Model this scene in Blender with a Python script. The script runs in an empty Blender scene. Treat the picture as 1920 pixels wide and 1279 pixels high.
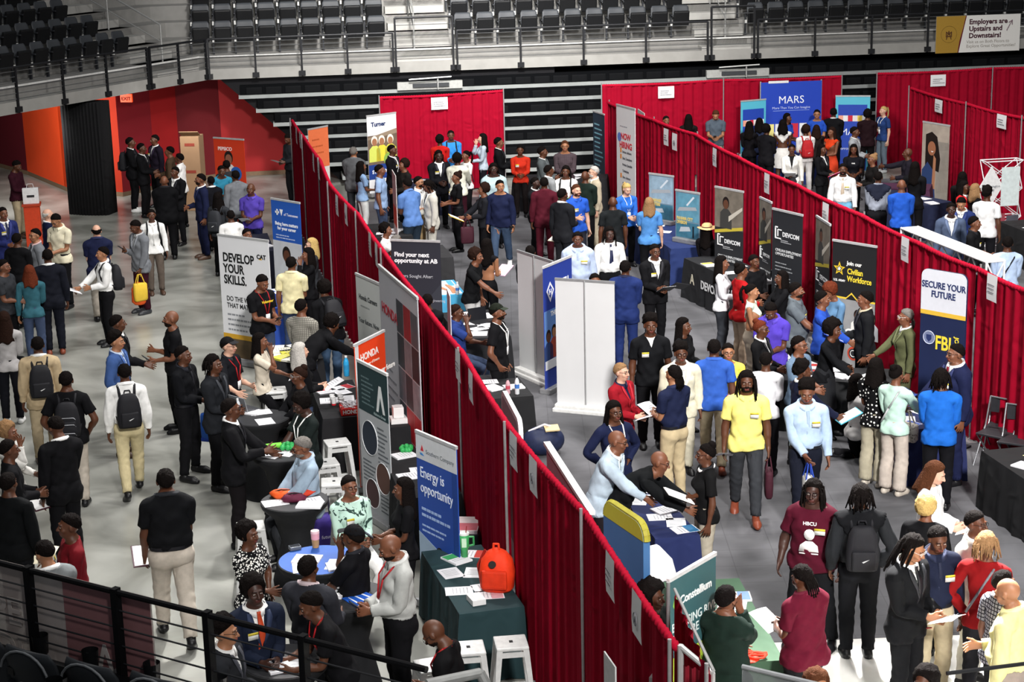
import bpy, bmesh, math, random
import numpy as np
from mathutils import Vector, Matrix, Euler, noise as mnoise
SC = bpy.context.scene
COL = SC.collection
# ---------------------------------------------------------------- camera
FPX, TH, ROLL, CAMH = 3400.0, math.radians(14.66), math.radians(1.4), 7.85
cd = bpy.data.cameras.new('camera'); cam = bpy.data.objects.new('camera', cd); COL.objects.link(cam)
cd.sensor_width = 36.0; cd.lens = FPX / 1920 * 36.0; cd.clip_end = 300
cam.location = (0, 0, CAMH)
_dn = Vector((0, math.cos(TH), -math.sin(TH))); _up = Vector((0, math.sin(TH), math.cos(TH))); _rt = Vector((1, 0, 0))
_c, _s = math.cos(ROLL), math.sin(ROLL)
_r2 = _rt * _c - _up * _s; _u2 = _up * _c + _rt * _s
cam.matrix_world = Matrix(((_r2.x, _u2.x, -_dn.x, 0), (_r2.y, _u2.y, -_dn.y, 0), (_r2.z, _u2.z, -_dn.z, CAMH), (0, 0, 0, 1)))
SC.camera = cam
def ray(px, py):
    a, b = px - 960.0, py - 639.5
    u, v = (a * _c - b * _s) / FPX, (a * _s + b * _c) / FPX
    return Vector((u, math.cos(TH) - v * math.sin(TH), -math.sin(TH) - v * math.cos(TH)))
def U(px, py, z=0.0):            # the point at height z that the photo shows at this pixel
    d = ray(px, py); t = (z - CAMH) / d.z
    return Vector((0, 0, CAMH)) + d * t
def W(px, py, A, B):             # the same on the upright plane through A and B
    d = ray(px, py); n = Vector((-(B[1] - A[1]), B[0] - A[0]))
    t = (n.x * A[0] + n.y * A[1]) / (n.x * d.x + n.y * d.y)
    return Vector((0, 0, CAMH)) + d * t
# ---------------------------------------------------------------- light
SC.view_settings.view_transform = 'Standard'; SC.view_settings.look = 'None'
SC.view_settings.gamma = 1; SC.view_settings.use_curve_mapping = False
SC.view_settings.exposure = 0.30
w = bpy.data.worlds.new('hall_air'); SC.world = w; w.use_nodes = True
w.node_tree.nodes['Background'].inputs[0].default_value = (.85, .92, 1, 1)
w.node_tree.nodes['Background'].inputs[1].default_value = .11
def lamp(x, y, z, power, size, aim=None, col=(1, .97, .94), spread=150):
    l = bpy.data.lights.new('arena_lamp', 'AREA'); l.energy = power; l.size = size; l.color = col; l.spread = math.radians(spread)
    o = bpy.data.objects.new('arena_lamp', l); COL.objects.link(o); o.location = (x, y, z)
    if aim: o.rotation_euler = (Vector(aim) - Vector((x, y, z))).to_track_quat('-Z', 'Y').to_euler()
for (x, y, p) in [(5, 12, 210), (5, 23, 780), (5.5, 33, 980), (-.5, 28, 680), (0, 36, 520), (-4.5, 16, 320), (-7.5, 27, 230), (8, 41, 260)]:
    lamp(x, y, 15.5, p, 1.6)
lamp(4.6, 27, 15, 420, .7, (3.9, 13.4, 0), spread=18); lamp(-2.5, 28, 15, 110, .7, (-3.9, 16, 0), spread=28)
lamp(6, -9, 19, 1250, 2.5, (4, 30, 1), spread=44)
lamp(0, 30, 17, 950, 2, (-1.0, 52.5, 4), spread=45)
lamp(-11.5, 42.5, 2.65, 210, 1.2, (-12.5, 47.5, 1.2)); lamp(-7.5, 42.5, 2.65, 22, 1.2, (-7.5, 46.5, 1.5))
SC.cycles.use_denoising = True
SC.cycles.max_bounces = 5; SC.cycles.diffuse_bounces = 2; SC.cycles.glossy_bounces = 2; SC.cycles.transparent_max_bounces = 6
# ---------------------------------------------------------------- materials
def lin(c):
    c = c.lstrip('#'); c = c if len(c) == 6 else ''.join(q + q for q in c); v = [int(c[i:i + 2], 16) / 255 for i in (0, 2, 4)]
    return tuple((x / 12.92 if x <= .04045 else ((x + .055) / 1.055) ** 2.4) for x in v)
MC = {}
def mat(hexc, rough=.75, kind='', metal=0.0, scale=18.0, amt=.22, alpha=1.0, spec=.3):
    key = (hexc, rough, kind, metal, scale, amt, alpha, spec)
    if key in MC: return MC[key]
    m = bpy.data.materials.new('surface_' + hexc.strip('#') + '_' + kind); m.use_nodes = True; MC[key] = m
    nt = m.node_tree; N = nt.nodes; L = nt.links; b = N['Principled BSDF']
    b.inputs['Roughness'].default_value = rough; b.inputs['Metallic'].default_value = metal
    b.inputs['Specular IOR Level'].default_value = spec
    if alpha < 1: b.inputs['Alpha'].default_value = alpha
    c = lin(hexc)
    tc = N.new('ShaderNodeTexCoord'); nz = N.new('ShaderNodeTexNoise'); nz.inputs['Scale'].default_value = scale; nz.inputs['Detail'].default_value = 4
    L.new(tc.outputs['Object'], nz.inputs['Vector'])
    mx = N.new('ShaderNodeMix'); mx.data_type = 'RGBA'
    A, B = mx.inputs['A'], mx.inputs['B']
    A.default_value = (*[x * (1 - amt) for x in c], 1); B.default_value = (*[min(1, x * (1 + amt)) for x in c], 1)
    fac = nz.outputs['Fac']
    if kind == 'cloth':
        bp = N.new('ShaderNodeBump'); bp.inputs['Strength'].default_value = .75; bp.inputs['Distance'].default_value = .035
        n2 = N.new('ShaderNodeTexNoise'); n2.noise_type = 'RIDGED_MULTIFRACTAL'; n2.inputs['Scale'].default_value = 3.2; n2.inputs['Detail'].default_value = 2; n2.inputs['Distortion'].default_value = .9
        L.new(tc.outputs['Object'], n2.inputs['Vector']); L.new(n2.outputs['Fac'], bp.inputs['Height']); L.new(bp.outputs[0], b.inputs['Normal'])
    if kind == 'hair':
        bp = N.new('ShaderNodeBump'); bp.inputs['Strength'].default_value = 1; bp.inputs['Distance'].default_value = .012
        n2 = N.new('ShaderNodeTexNoise'); n2.inputs['Scale'].default_value = 75; n2.inputs['Detail'].default_value = 3
        L.new(tc.outputs['Object'], n2.inputs['Vector']); L.new(n2.outputs['Fac'], bp.inputs['Height']); L.new(bp.outputs[0], b.inputs['Normal'])
    if kind in ('dots', 'plaid', 'floral', 'print', 'snake', 'grid'):
        A.default_value = (*c, 1)
        if kind == 'dots' or kind == 'print':
            v = N.new('ShaderNodeTexVoronoi'); v.inputs['Scale'].default_value = 20 if kind == 'dots' else 42
            v.inputs['Randomness'].default_value = .45 if kind == 'dots' else .9
            L.new(tc.outputs['Object'], v.inputs['Vector'])
            t = N.new('ShaderNodeMath'); t.operation = 'LESS_THAN'; t.inputs[1].default_value = .27 if kind == 'dots' else .42
            L.new(v.outputs['Distance'], t.inputs[0]); fac = t.outputs[0]; B.default_value = (.75, .74, .70, 1)
        elif kind == 'floral' or kind == 'snake':
            nz.inputs['Scale'].default_value = 9 if kind == 'floral' else 26; nz.inputs['Detail'].default_value = 2; nz.inputs['Distortion'].default_value = 1.5
            t = N.new('ShaderNodeMath'); t.operation = 'GREATER_THAN'; t.inputs[1].default_value = .58
            L.new(nz.outputs['Fac'], t.inputs[0]); fac = t.outputs[0]; B.default_value = (.03, .06, .05, 1) if kind == 'floral' else (.2, .17, .15, 1)
        else:
            outs = []
            for ax in ('X', 'Z', 'Y'):
                wv = N.new('ShaderNodeTexWave'); wv.bands_direction = ax; wv.inputs['Scale'].default_value = 12 if kind == 'plaid' else 9
                L.new(tc.outputs['Object'], wv.inputs['Vector']); outs.append(wv.outputs['Fac'])
            t = N.new('ShaderNodeMath'); t.operation = 'MAXIMUM'; L.new(outs[0], t.inputs[0]); L.new(outs[1], t.inputs[1])
            t2 = N.new('ShaderNodeMath'); t2.operation = 'GREATER_THAN'; t2.inputs[1].default_value = .8; L.new(t.outputs[0], t2.inputs[0]); fac = t2.outputs[0]
            B.default_value = (*[x * .35 for x in c], 1) if kind == 'plaid' else (.02, .02, .03, 1)
    if kind == 'crowd_floor': pass
    L.new(fac, mx.inputs['Factor']); L.new(mx.outputs['Result'], b.inputs['Base Color'])
    return m
def glow(hexc, s=2.0):
    m = bpy.data.materials.new('lit_' + hexc.strip('#')); m.use_nodes = True; b = m.node_tree.nodes['Principled BSDF']
    c = (*lin(hexc), 1); b.inputs['Base Color'].default_value = c; b.inputs['Emission Color'].default_value = c; b.inputs['Emission Strength'].default_value = s
    return m
# ---------------------------------------------------------------- object helpers
def link(name, data, parent=None):
    o = bpy.data.objects.new(name, data); COL.objects.link(o)
    if parent is not None: o.parent = parent
    return o
def tag(o, label=None, cat=None, group=None, kind=None):
    if label: o['label'] = label
    if cat: o['category'] = cat
    if group: o['group'] = group
    if kind: o['kind'] = kind
    return o
def thing(name, label, cat, loc=(0, 0, 0), rz=0.0, group=None):
    o = link(name, None); o.location = loc; o.rotation_euler = (0, 0, rz); o.empty_display_size = .2
    return tag(o, label, cat, group)
class MB:
    "collects simple solids, then links them as one mesh object"
    def __init__(s): s.bm = bmesh.new()
    def box(s, c, d, rz=0.0, rx=0.0, ry=0.0, bev=0.0):
        r = bmesh.ops.create_cube(s.bm, size=1.0)
        vs = r['verts']
        bmesh.ops.transform(s.bm, verts=vs, matrix=Matrix.Translation(c) @ Euler((rx, ry, rz)).to_matrix().to_4x4() @ Matrix.Diagonal((*d, 1)))
        if bev:
            es = list({e for v in vs for e in v.link_edges}); bmesh.ops.bevel(s.bm, geom=es, offset=bev, segments=2, affect='EDGES', profile=.6)
        return s
    def cone(s, c, r1, r2, h, n=20, caps=True, m=None):
        M = Matrix.Translation(c) if m is None else m
        bmesh.ops.create_cone(s.bm, cap_ends=caps, segments=n, radius1=r1, radius2=r2, depth=h, matrix=M); return s
    def ball(s, c, r, sub=2, d=(1, 1, 1)):
        bmesh.ops.create_icosphere(s.bm, subdivisions=sub, radius=r, matrix=Matrix.Translation(c) @ Matrix.Diagonal((*d, 1))); return s
    def bar(s, a, b, r, n=8, r2=None):
        a, b = Vector(a), Vector(b); d = b - a
        if d.length < 1e-6: return s
        M = Matrix.Translation((a + b) / 2) @ d.to_track_quat('Z', 'Y').to_matrix().to_4x4()
        bmesh.ops.create_cone(s.bm, cap_ends=True, segments=n, radius1=r, radius2=r if r2 is None else r2, depth=d.length, matrix=M); return s
    def tube(s, pts, r, n=8, cyc=False, r2=None):
        for i in range(len(pts) - (0 if cyc else 1)): s.bar(pts[i], pts[(i + 1) % len(pts)], r, n)
        for p in pts[(0 if cyc else 1):(None if cyc else -1)]: s.ball(p, r * 1.0, 1)
        return s
    def poly(s, pts, th=(0, 0, 0)):
        "a slab: an outline pushed along th"
        a = [s.bm.verts.new(p) for p in pts]; t = Vector(th)
        s.bm.faces.new(a)
        if t.length:
            b = [s.bm.verts.new(Vector(p) + t) for p in pts]; s.bm.faces.new(b[::-1]); n = len(a)
            for i in range(n): s.bm.faces.new((a[(i + 1) % n], a[i], b[i], b[(i + 1) % n]))
        return s
    def loft(s, rings, caps=True):
        R = [[s.bm.verts.new(p) for p in r] for r in rings]; n = len(R[0])
        for a, b in zip(R, R[1:]):
            for i in range(n): s.bm.faces.new((a[i], a[(i + 1) % n], b[(i + 1) % n], b[i]))
        if caps:
            s.bm.faces.new(R[0][::-1]); s.bm.faces.new(R[-1])
        return s
    def grid(s, f, nu, nv):
        V = [[s.bm.verts.new(f(i / nu, j / nv)) for i in range(nu + 1)] for j in range(nv + 1)]
        for j in range(nv):
            for i in range(nu): s.bm.faces.new((V[j][i], V[j][i + 1], V[j + 1][i + 1], V[j + 1][i]))
        return s
    def mesh(s, name, m, smooth=False):
        bmesh.ops.recalc_face_normals(s.bm, faces=s.bm.faces)
        me = bpy.data.meshes.new(name); s.bm.to_mesh(me); s.bm.free()
        if m is not None: me.materials.append(m)
        if smooth: me.shade_smooth()
        return me
    def build(s, name, m, parent=None, smooth=False, loc=None, rz=0.0):
        o = link(name, s.mesh(name, m, smooth), parent)
        if loc is not None: o.location = loc
        o.rotation_euler = (0, 0, rz)
        return o
def text(name, s, m, parent, loc, rot, size, bold=0.0, align='LEFT', sx=1.0, space=1.0):
    c = bpy.data.curves.new(name, 'FONT'); c.body = s; c.size = size; c.align_x = align; c.offset = bold; c.extrude = .0015; c.resolution_u = 3; c.space_line = space
    c.materials.append(m); o = link(name, c, parent); o.location = loc; o.rotation_euler = rot; o.scale = (sx, 1, 1); TEXTS.append(o)
    return o
TEXTS = []
def copy_tree(o, parent=None):
    c = o.copy(); COL.objects.link(c); c.parent = parent
    for ch in o.children: copy_tree(ch, c)
    return c
R_ = math.radians
# ---------------------------------------------------------------- the hall
def struct(name, mb, m, smooth=False):
    return tag(mb.build(name, m, None, smooth), kind='structure')
def v2(p): return Vector((p[0], p[1]))
def floor_mat(hexa, hexb, rough, sc, tiles=False, hexc=None):
    m = bpy.data.materials.new('floor_' + hexa[1:]); m.use_nodes = True; nt = m.node_tree; N = nt.nodes; L = nt.links; b = N['Principled BSDF']
    tc = N.new('ShaderNodeTexCoord'); n1 = N.new('ShaderNodeTexNoise'); n1.inputs['Scale'].default_value = sc; n1.inputs['Detail'].default_value = 6; n1.inputs['Distortion'].default_value = .8
    L.new(tc.outputs['Object'], n1.inputs['Vector'])
    r = N.new('ShaderNodeValToRGB'); r.color_ramp.elements[0].position = .36; r.color_ramp.elements[1].position = .64
    r.color_ramp.elements[0].color = (*lin(hexa), 1); r.color_ramp.elements[1].color = (*lin(hexb), 1); L.new(n1.outputs['Fac'], r.inputs['Fac']); out = r.outputs['Color']
    if tiles:
        br = N.new('ShaderNodeTexBrick'); br.offset = 0; br.inputs['Scale'].default_value = 1; br.inputs['Brick Width'].default_value = .5; br.inputs['Row Height'].default_value = .5; br.inputs['Mortar Size'].default_value = .006
        br.inputs['Color1'].default_value = br.inputs['Color2'].default_value = (1, 1, 1, 1); br.inputs['Mortar'].default_value = (.75, .75, .75, 1); L.new(tc.outputs['Object'], br.inputs['Vector'])
        mx = N.new('ShaderNodeMix'); mx.data_type = 'RGBA'; mx.blend_type = 'MULTIPLY'; mx.inputs['Factor'].default_value = 1; L.new(out, mx.inputs['A']); L.new(br.outputs['Color'], mx.inputs['B']); out = mx.outputs['Result']
    L.new(out, b.inputs['Base Color']); b.inputs['Roughness'].default_value = rough
    return m
struct('floor', MB().box((0, 34, -.05), (70, 70, .1)), floor_mat('#74756f', '#a0a19b', .28, .8))
# grey protective tiles laid right of the long drape, their near edge and the white sheet beyond it
e0, e1 = U(1420, 1206), U(1960, 1180)
tl = [(-5.6, 43.5), (-3.2, 32.3), (-.55, 20.0), (.75, 14.4), (1.2, e0.y), (e0.x, e0.y), (e1.x + 3, e1.y), (16, 30), (16, 46)]
m_ = MB(); m_.poly([(x, y, .002) for x, y in tl], (0, 0, .008)); struct('floor_tiles', m_, floor_mat('#404043', '#606064', .85, .7, True))
m_ = MB(); m_.poly([(1.6, 8, .002), (9, 8, .002), (9, e1.y - .03, .002), (e1.x, e1.y - .03, .002), (e0.x, e0.y - .03, .002), (1.3, e0.y - .03, .002)], (0, 0, .006)); struct('floor_sheet', m_, mat('#ecebe6', .5, amt=.04))
# bowl front edge: a long straight side and an angled corner on the left
PL, PC, PR = (U(-260, 264, 2.75), U(390, 150, 2.75), U(2150, 82, 2.75))
n1 = Vector((-(PC - PL).y, (PC - PL).x, 0)).normalized(); n2 = Vector((-(PR - PC).y, (PR - PC).x, 0)).normalized()
mit = (n1 + n2).normalized(); mit /= mit.dot(n2)
def bowl(side, t, d, z):          # a point t metres along a side's front edge, d metres back
    if side == 0: a, b, n = PC, PL, n1
    else: a, b, n = PC, PR, n2
    u = (b - a).normalized(); u.z = 0; p = a + u * t + n * d; p.z = z; return p
LEN = [(PL - PC).length, (PR - PC).length]
conc = mat('#8c8b87', .8, scale=3, amt=.2); conc2 = mat('#7b7a77', .85, scale=4, amt=.22)
def slab(name, d0, d1, z0, z1, m):
    mb = MB()
    for side in (0, 1):
        def P(t, d, z):
            if t == 0: q = PC + mit * d; q.z = z; return q
            return bowl(side, t, d, z)
        L = LEN[side]; mb.loft([[P(0, d0, z0), P(0, d1, z0), P(0, d1, z1), P(0, d0, z1)], [bowl(side, L, d0, z0), bowl(side, L, d1, z0), bowl(side, L, d1, z1), bowl(side, L, d0, z1)]])
    return struct(name, mb, m)
slab('floor_slab_edge', 0, .5, 2.75, 3.02, conc)
ROWS = [(.5 + .85 * k, 3.30 + .38 * k) for k in range(11)]
for k, (d, z) in enumerate(ROWS): slab('floor_terrace', d, d + .86, z - .5, z, conc2)
slab('trim_seat_rail', .46, .52, 3.27, 3.31, mat('#d5d5d2', .5))
tag(MB().box((0, 62, 10), (80, .4, 20)).build('wall_far', mat('#0c0c0e')), kind='structure')
tag(MB().box((-30, 34, 10), (.4, 70, 20)).build('wall_left', mat('#0c0c0e')), kind='structure')
tag(MB().box((30, 34, 10), (.4, 70, 20)).build('wall_right', mat('#0c0c0e')), kind='structure')
# coloured wall under the left corner
RW = [(-18, 55.5), (-13.1, 49.2), (-11.4, 46.4), (-9.75, 45.4), (-9.1, 46.4), (-8.6, 47.3), (-7.6, 48.1), (-4.5, 48.6)]
for i, c in enumerate(('#5c0f1c', '#e2481a', '#b03018', '#7c1620', '#a01c1e', '#5e0f16', '#8e1618')):
    a, b = RW[i], RW[i + 1]; mb = MB(); mb.loft([[(a[0], a[1], .1), (a[0] - .1, a[1] + .15, .1), (a[0] - .1, a[1] + .15, 3.0), (a[0], a[1], 3.0)], [(b[0], b[1], .1), (b[0] - .1, b[1] + .15, .1), (b[0] - .1, b[1] + .15, 3.0), (b[0], b[1], 3.0)]])
    struct('wall_left_panel', mb, mat(c, .7, scale=1.2, amt=.12))
    mb = MB(); mb.loft([[(a[0], a[1] - .02, .0), (a[0], a[1] + .1, .0), (a[0], a[1] + .1, .11), (a[0], a[1] - .02, .11)], [(b[0], b[1] - .02, .0), (b[0], b[1] + .1, .0), (b[0], b[1] + .1, .11), (b[0], b[1] - .02, .11)]])
    struct('baseboard_left', mb, mat('#6f5a46', .7))
# retracted bleachers below the straight side
t = thing('bleacher_stand', 'dark retracted bleachers with pale deck edges under the far seats', 'bleachers')
u2 = (PR - PC).normalized(); f2 = -n2
def bl(x, d, z): q = PC + u2 * x + n2 * d; q.z = z; return q
NZ = [2.32, 1.97, 1.62, 1.28, .94, .60, .26]
for k, z in enumerate(NZ):
    x0 = .75 + .42 * k; d = -.02 - .16 * k
    mb = MB(); mb.loft([[bl(x, d, z - .09), bl(x, d + .9, z - .09), bl(x, d + .9, z), bl(x, d, z)] for x in (x0, LEN[1])]); mb.build('deck_edge', mat('#858988', .6, scale=3), t)
    mb = MB(); mb.loft([[bl(x, d + .06, z), bl(x, d + .9, z), bl(x, d + .9, z + .26), bl(x, d + .08, z + .26)] for x in (x0 + .05, LEN[1])]); mb.build('riser', mat('#08090b', .9, spec=.05), t)
    mb = MB()
    for i in range(52):
        q = bl(x0 + .4 + i * .5, d + .07, z + .1)
        if i % 13 != 12 and q.x < 16: mb.box(q, (.42, .07, .19), rz=math.atan2(u2.y, u2.x), bev=.03)
    tag(mb.build('folded_seating', mat('#0d0e10', .8, scale=8, spec=.08), t), kind='stuff')
mb = MB(); mb.loft([[bl(.3, d, 2.74), bl(3.25, d, 0), bl(9, d, 0), bl(9, d, 2.74)] for d in (.12, .3)]); mb.build('end_skirt', mat('#101013', .95), t)
for px in (805, 1382):
    q0 = W(px, 145, PC.xy, PR.xy); x = (q0 - PC).dot(u2); s = thing('bleacher_steps', f"pale steps in the bleachers {'behind the lone red back drape' if px < 1000 else 'above the wide red back drape'}", 'steps')
    for k, z in enumerate((2.5, 2.1)): mb = MB(); mb.loft([[bl(x + a, -.10, z - .2), bl(x + a, .2, z - .2), bl(x + a, .2, z), bl(x + a, -.10, z)] for a in (-.85, .85)]); mb.build('step', mat('#9a9b98', .7), s)
    mb = MB(); mb.loft([[bl(x + a, -.14, 2.36), bl(x + a, -.05, 2.36), bl(x + a, -.05, 2.46), bl(x + a, -.14, 2.46)] for a in (-.45, .5)]); mb.build('step_tread', mat('#333538', .6), s)
    mb = MB(); mb.bar(bl(x - .55, -.22, 2.58), bl(x + .55, -.22, 2.62), .02); mb.bar(bl(x + .2, -.2, 2.6), bl(x + .2, -.2, 2.3), .02); mb.build('hand_rail', mat('#c5c6c4', .4, metal=.6), s)
# seats of the bowl
def make_seat():
    t = thing('arena_seat', 'black arena seat', 'seat')
    mb = MB(); rings = []
    for z, w, y, th in ((.34, .40, .02, .05), (.5, .45, .0, .06), (.68, .46, -.03, .06), (.80, .44, -.06, .05), (.86, .36, -.075, .03)):
        rings.append([(w / 2 * math.copysign(abs(math.cos(a)) ** .6, math.cos(a)), y + .03 * (abs(math.cos(a))) + th / 2 * math.sin(a), z) for a in [i * 6.2832 / 14 for i in range(14)]])
    mb.loft(rings).build('backrest', mat('#303337', .55, scale=6, amt=.1), t, True)
    MB().box((0, .10, .52), (.43, .09, .40), rx=R_(-12), bev=.04).build('seat_pan', mat('#0d0e10', .5), t)
    MB().box((.26, .06, .60), (.045, .26, .035), bev=.012).box((.26, -.02, .30), (.04, .07, .6)).build('armrest', mat('#24262a', .5), t)
    MB().box((.26, .02, .36), (.05, .08, .10)).build('bracket', mat('#b5b6b4', .5), t)
    return t
seat0 = make_seat(); nseat = 0
def in_view(p):
    d = p - Vector((0, 0, CAMH)); z = d.dot(_dn); x = d.dot(_r2) / z * FPX + 960; y = 639.5 - d.dot(_u2) / z * FPX
    return -30 < x < 1950 and -45 < y < 1300
RN = ['front', 'second', 'third', 'fourth', 'fifth', 'sixth', 'seventh', 'eighth', 'ninth', 'tenth', 'eleventh']
def t_of(px, py, z): q = U(px, py, z); return (q - PC).dot(u2)
tA = (t_of(352, 126, 3.3), t_of(745, 112, 3.3)); tB = (t_of(866, 100, 3.3), t_of(1326, 80, 3.3)); tC = (t_of(1428, 76, 3.3), t_of(2050, 55, 3.3))
blocks = [('upper left corner block', 0, 1.95, 16, 0), ('block left of the middle stairs', 1, tA[0], tA[1], 1), ('centre block between the stairs', 1, tB[0], tB[1], 1), ('unlit block at the upper right', 1, tC[0], tC[1], 1)]
for nm, side, a, b, _ in blocks:
    for k, (d, z) in enumerate(ROWS):
        n_ = int((b - a) / .545)
        for i in range(n_):
            tt = a + .27 + i * (b - a) / n_ + (.0 if side else .12 * k)
            if side and 'left of' in nm: tt += 0
            p = bowl(side, tt, d + .42, z); pm = p + Vector((0, 0, .7))
            if not in_view(pm): continue
            nseat += 1
            o = seat0 if nseat == 1 else copy_tree(seat0)
            nn = n1 if side == 0 else n2; o.location = p; o.rotation_euler = (0, 0, math.atan2(-nn.y, -nn.x) - math.pi / 2)
            io = n_ - 1 - i if 'left of' in nm else i; wh = {'upper': 'the corner stairs', 'block': 'the middle stairs', 'centr': 'the middle stairs', 'unlit': 'the right stairs'}[nm[:5]]; od = (RN + ['twelfth', 'thirteenth', 'fourteenth', 'fifteenth', 'sixteenth', 'seventeenth', 'eighteenth', 'nineteenth', 'twentieth'])[io] if io else 'nearest'
            bn = {'upper': 'corner block', 'block': 'left middle block', 'centr': 'centre block', 'unlit': 'dark right block'}[nm[:5]]
            tag(o, f"black seat {od} {'' if io == 0 else 'from '}{wh}, {RN[k]} row of the {bn}", 'seat', f'{RN[k]} row seats, {bn}')
print('seats', nseat)
# stairs between the seat blocks
def stairs(name, label, side, a, b, rails):
    t = thing(name, label, 'stairs'); mb = MB(); st = mat('#9b9a96', .8, scale=5, amt=.18)
    for k, (d, z) in enumerate(ROWS[:9]):
        for j in (0, 1):
            dd = d - .43 + .43 * j; zz = z - .19 + .19 * j
            m2 = MB(); m2.loft([[bowl(side, x, dd, zz - .3), bowl(side, x, dd + .5, zz - .3), bowl(side, x, dd + .5, zz), bowl(side, x, dd, zz)] for x in (a, b)]); m2.build('step', st, t)
    for x in rails:
        ra = mat('#a9aaa8', .4, metal=.5); m2 = MB(); P = [bowl(side, x, .6 + .85 * k, 3.30 + .38 * k) for k in range(0, 6)]
        for q in P[::2]: m2.bar(q, q + Vector((0, 0, .92)), .022)
        m2.build('rail_post', ra, t); m2 = MB(); m2.tube([q + Vector((0, 0, .92)) for q in P], .024); m2.tube([q + Vector((0, 0, .5)) for q in P], .015); m2.build('hand_rail', ra, t)
    return t
stairs('stairs', 'pale concrete stairs between the corner block and its neighbour', 0, .25, 1.85, (1.0,)); 
stairs('stairs', 'pale concrete stairs left of the centre seat block', 1, tA[1] + .06, tB[0] - .06, ((tA[1] + tB[0]) / 2 - .2,))
stairs('stairs', 'pale concrete stairs right of the centre seat block', 1, tB[1] + .06, tC[0] - .06, ((tB[1] + tC[0]) / 2 + .1,))
# guard rails
iron = mat('#1c1d20', .5, metal=.3); wire = mat('#6d6f70', .4, metal=.6)
def guard(label, pts, h=.78, posts=5, z0=3.0, n=6, low=True, name='guard_rail', cab=None):
    t = thing(name, label, 'railing'); a, b = Vector(pts[0]), Vector(pts[1]); up = Vector((0, 0, 1))
    for i in range(posts):
        q = a.lerp(b, i / (posts - 1)); ang = math.atan2((b - a).y, (b - a).x)
        MB().box(q + up * (h / 2 - .12), (.05, .05, h + .24), rz=ang).box(q + up * -.16, (.17, .10, .12), rz=ang).build('post', iron, t)
    MB().bar(a + up * h, b + up * h, .028).build('top_rail', iron, t)
    for k in range(n): MB().bar(a + up * (h * (k + .6) / (n + .3)), b + up * (h * (k + .6) / (n + .3)), .009, 5).build('cable', cab or wire, t)
    return t
def ge(side, x, z=3.0): return bowl(side, x, -.02, z)
guard('dark cable railing before the upper left corner seats', (ge(0, LEN[0]), ge(0, 2.3)), posts=7); guard('dark cable railing before the left corner stairs', (ge(0, 2.2), ge(0, .05)), posts=3)
guard('dark cable railing before the block left of the middle stairs', (ge(1, .05), ge(1, tA[1] + .05)), posts=5)
guard('tall railing across the foot of the middle stairs', (ge(1, tA[1] + .12), ge(1, tB[0] - .1)), h=1.15, posts=2, n=4)
guard('dark cable railing before the centre seat block', (ge(1, tB[0]), ge(1, tB[1] + .2)), posts=5)
guard('tall railing across the foot of the right stairs', (ge(1, tB[1] + .3), ge(1, tC[0])), h=1.15, posts=2, n=4)
guard('dark cable railing before the unlit right block', (ge(1, tC[0] + .1), ge(1, LEN[1])), posts=8)
# hanging banner on the far railing
def flat(name, label, cat, a, b, z0, z1, m, lean=0, group=None, th=.012):
    "an upright panel from a to b; children go in its frame: x along, z up, front is -y"
    a, b = Vector(a), Vector(b); t = thing(name, label, cat, (a.x, a.y, z0), math.atan2((b - a).y, (b - a).x), group); w_ = (b - a).xy.length; t['w'] = w_
    if m is not None: MB().box((w_ / 2, 0, (z1 - z0) / 2), (w_, th, z1 - z0)).build('panel', m, t)
    return t, w_
def txt(t, s, x, z, size, col, bold=.0, al='LEFT', sx=1.0, y=-.009, name='lettering', space=1.0):
    return text(name, s, mat(col, .6, amt=.02), t, (x, y, z), (math.pi / 2, 0, 0), size, bold, al, sx, space)
def rect(t, x0, z0, x1, z1, col, y=-.0075, name='printed_panel', kind='', amt=.1, scale=18.0):
    return MB().box(((x0 + x1) / 2, y, (z0 + z1) / 2), (x1 - x0, .003, z1 - z0)).build(name, mat(col, .6, kind, amt=amt, scale=scale), t)
def pol(t, pts, col, y=-.0095, name='printed_shape'):
    return MB().poly([(x, y, z) for x, z in pts], (0, .002, 0)).build(name, mat(col, .6, amt=.06), t)
def disc(t, x, z, r, col, y=-.0095, n=24, rz=1.0, name='printed_disc'): return pol(t, [(x + r * math.cos(i * 6.2832 / n), z + r * rz * math.sin(i * 6.2832 / n)) for i in range(n)], col, y, name)
def ring(t, x, z, r, col, y=-.011, wd=.006, rz=1.0):
    return MB().tube([(x + r * math.cos(i * .2618), y, z + r * rz * math.sin(i * .2618)) for i in range(24)], wd, 5, True).build('printed_ring', mat(col, .6), t)
def lines(t, x, z, w_, n, step, col, h=.012, y=-.0085, ind=0.0, seed=1):
    r = random.Random(seed); mb = MB()
    for i in range(n):
        k = w_ * r.uniform(.55, 1); x1 = x
        while x1 < x + k:
            q = r.uniform(.03, .09) * w_ / .6; mb.box((x1 + q / 2, y, z - i * step), (q, .002, h)); x1 += q + .014 * w_ / .6
    return mb.build('small_print', mat(col, .6), t)
def figure(t, x, z, s, shirt, skin='#6f4530', hair='#1a1210', y=-.0105):
    pol(t, [(x - .16 * s, z), (x + .16 * s, z), (x + .15 * s, z + .28 * s), (x + .06 * s, z + .36 * s), (x - .06 * s, z + .36 * s), (x - .15 * s, z + .28 * s)], shirt, y)
    disc(t, x, z + .47 * s, .088 * s, hair, y, rz=1.25); disc(t, x, z + .44 * s, .068 * s, skin, y - .002, rz=1.25)
A0, B0 = ge(1, 0), ge(1, 5)
a, b = W(1752, 100, A0.xy, B0.xy), W(1909, 93, A0.xy, B0.xy); off = -n2 * .06
t, w_ = flat('hanging_banner', 'white and gold banner about employers upstairs and downstairs on the railing', 'banner', a + off, b + off, a.z, a.z + .98, mat('#d9d8d4', .5, amt=.04))
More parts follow.
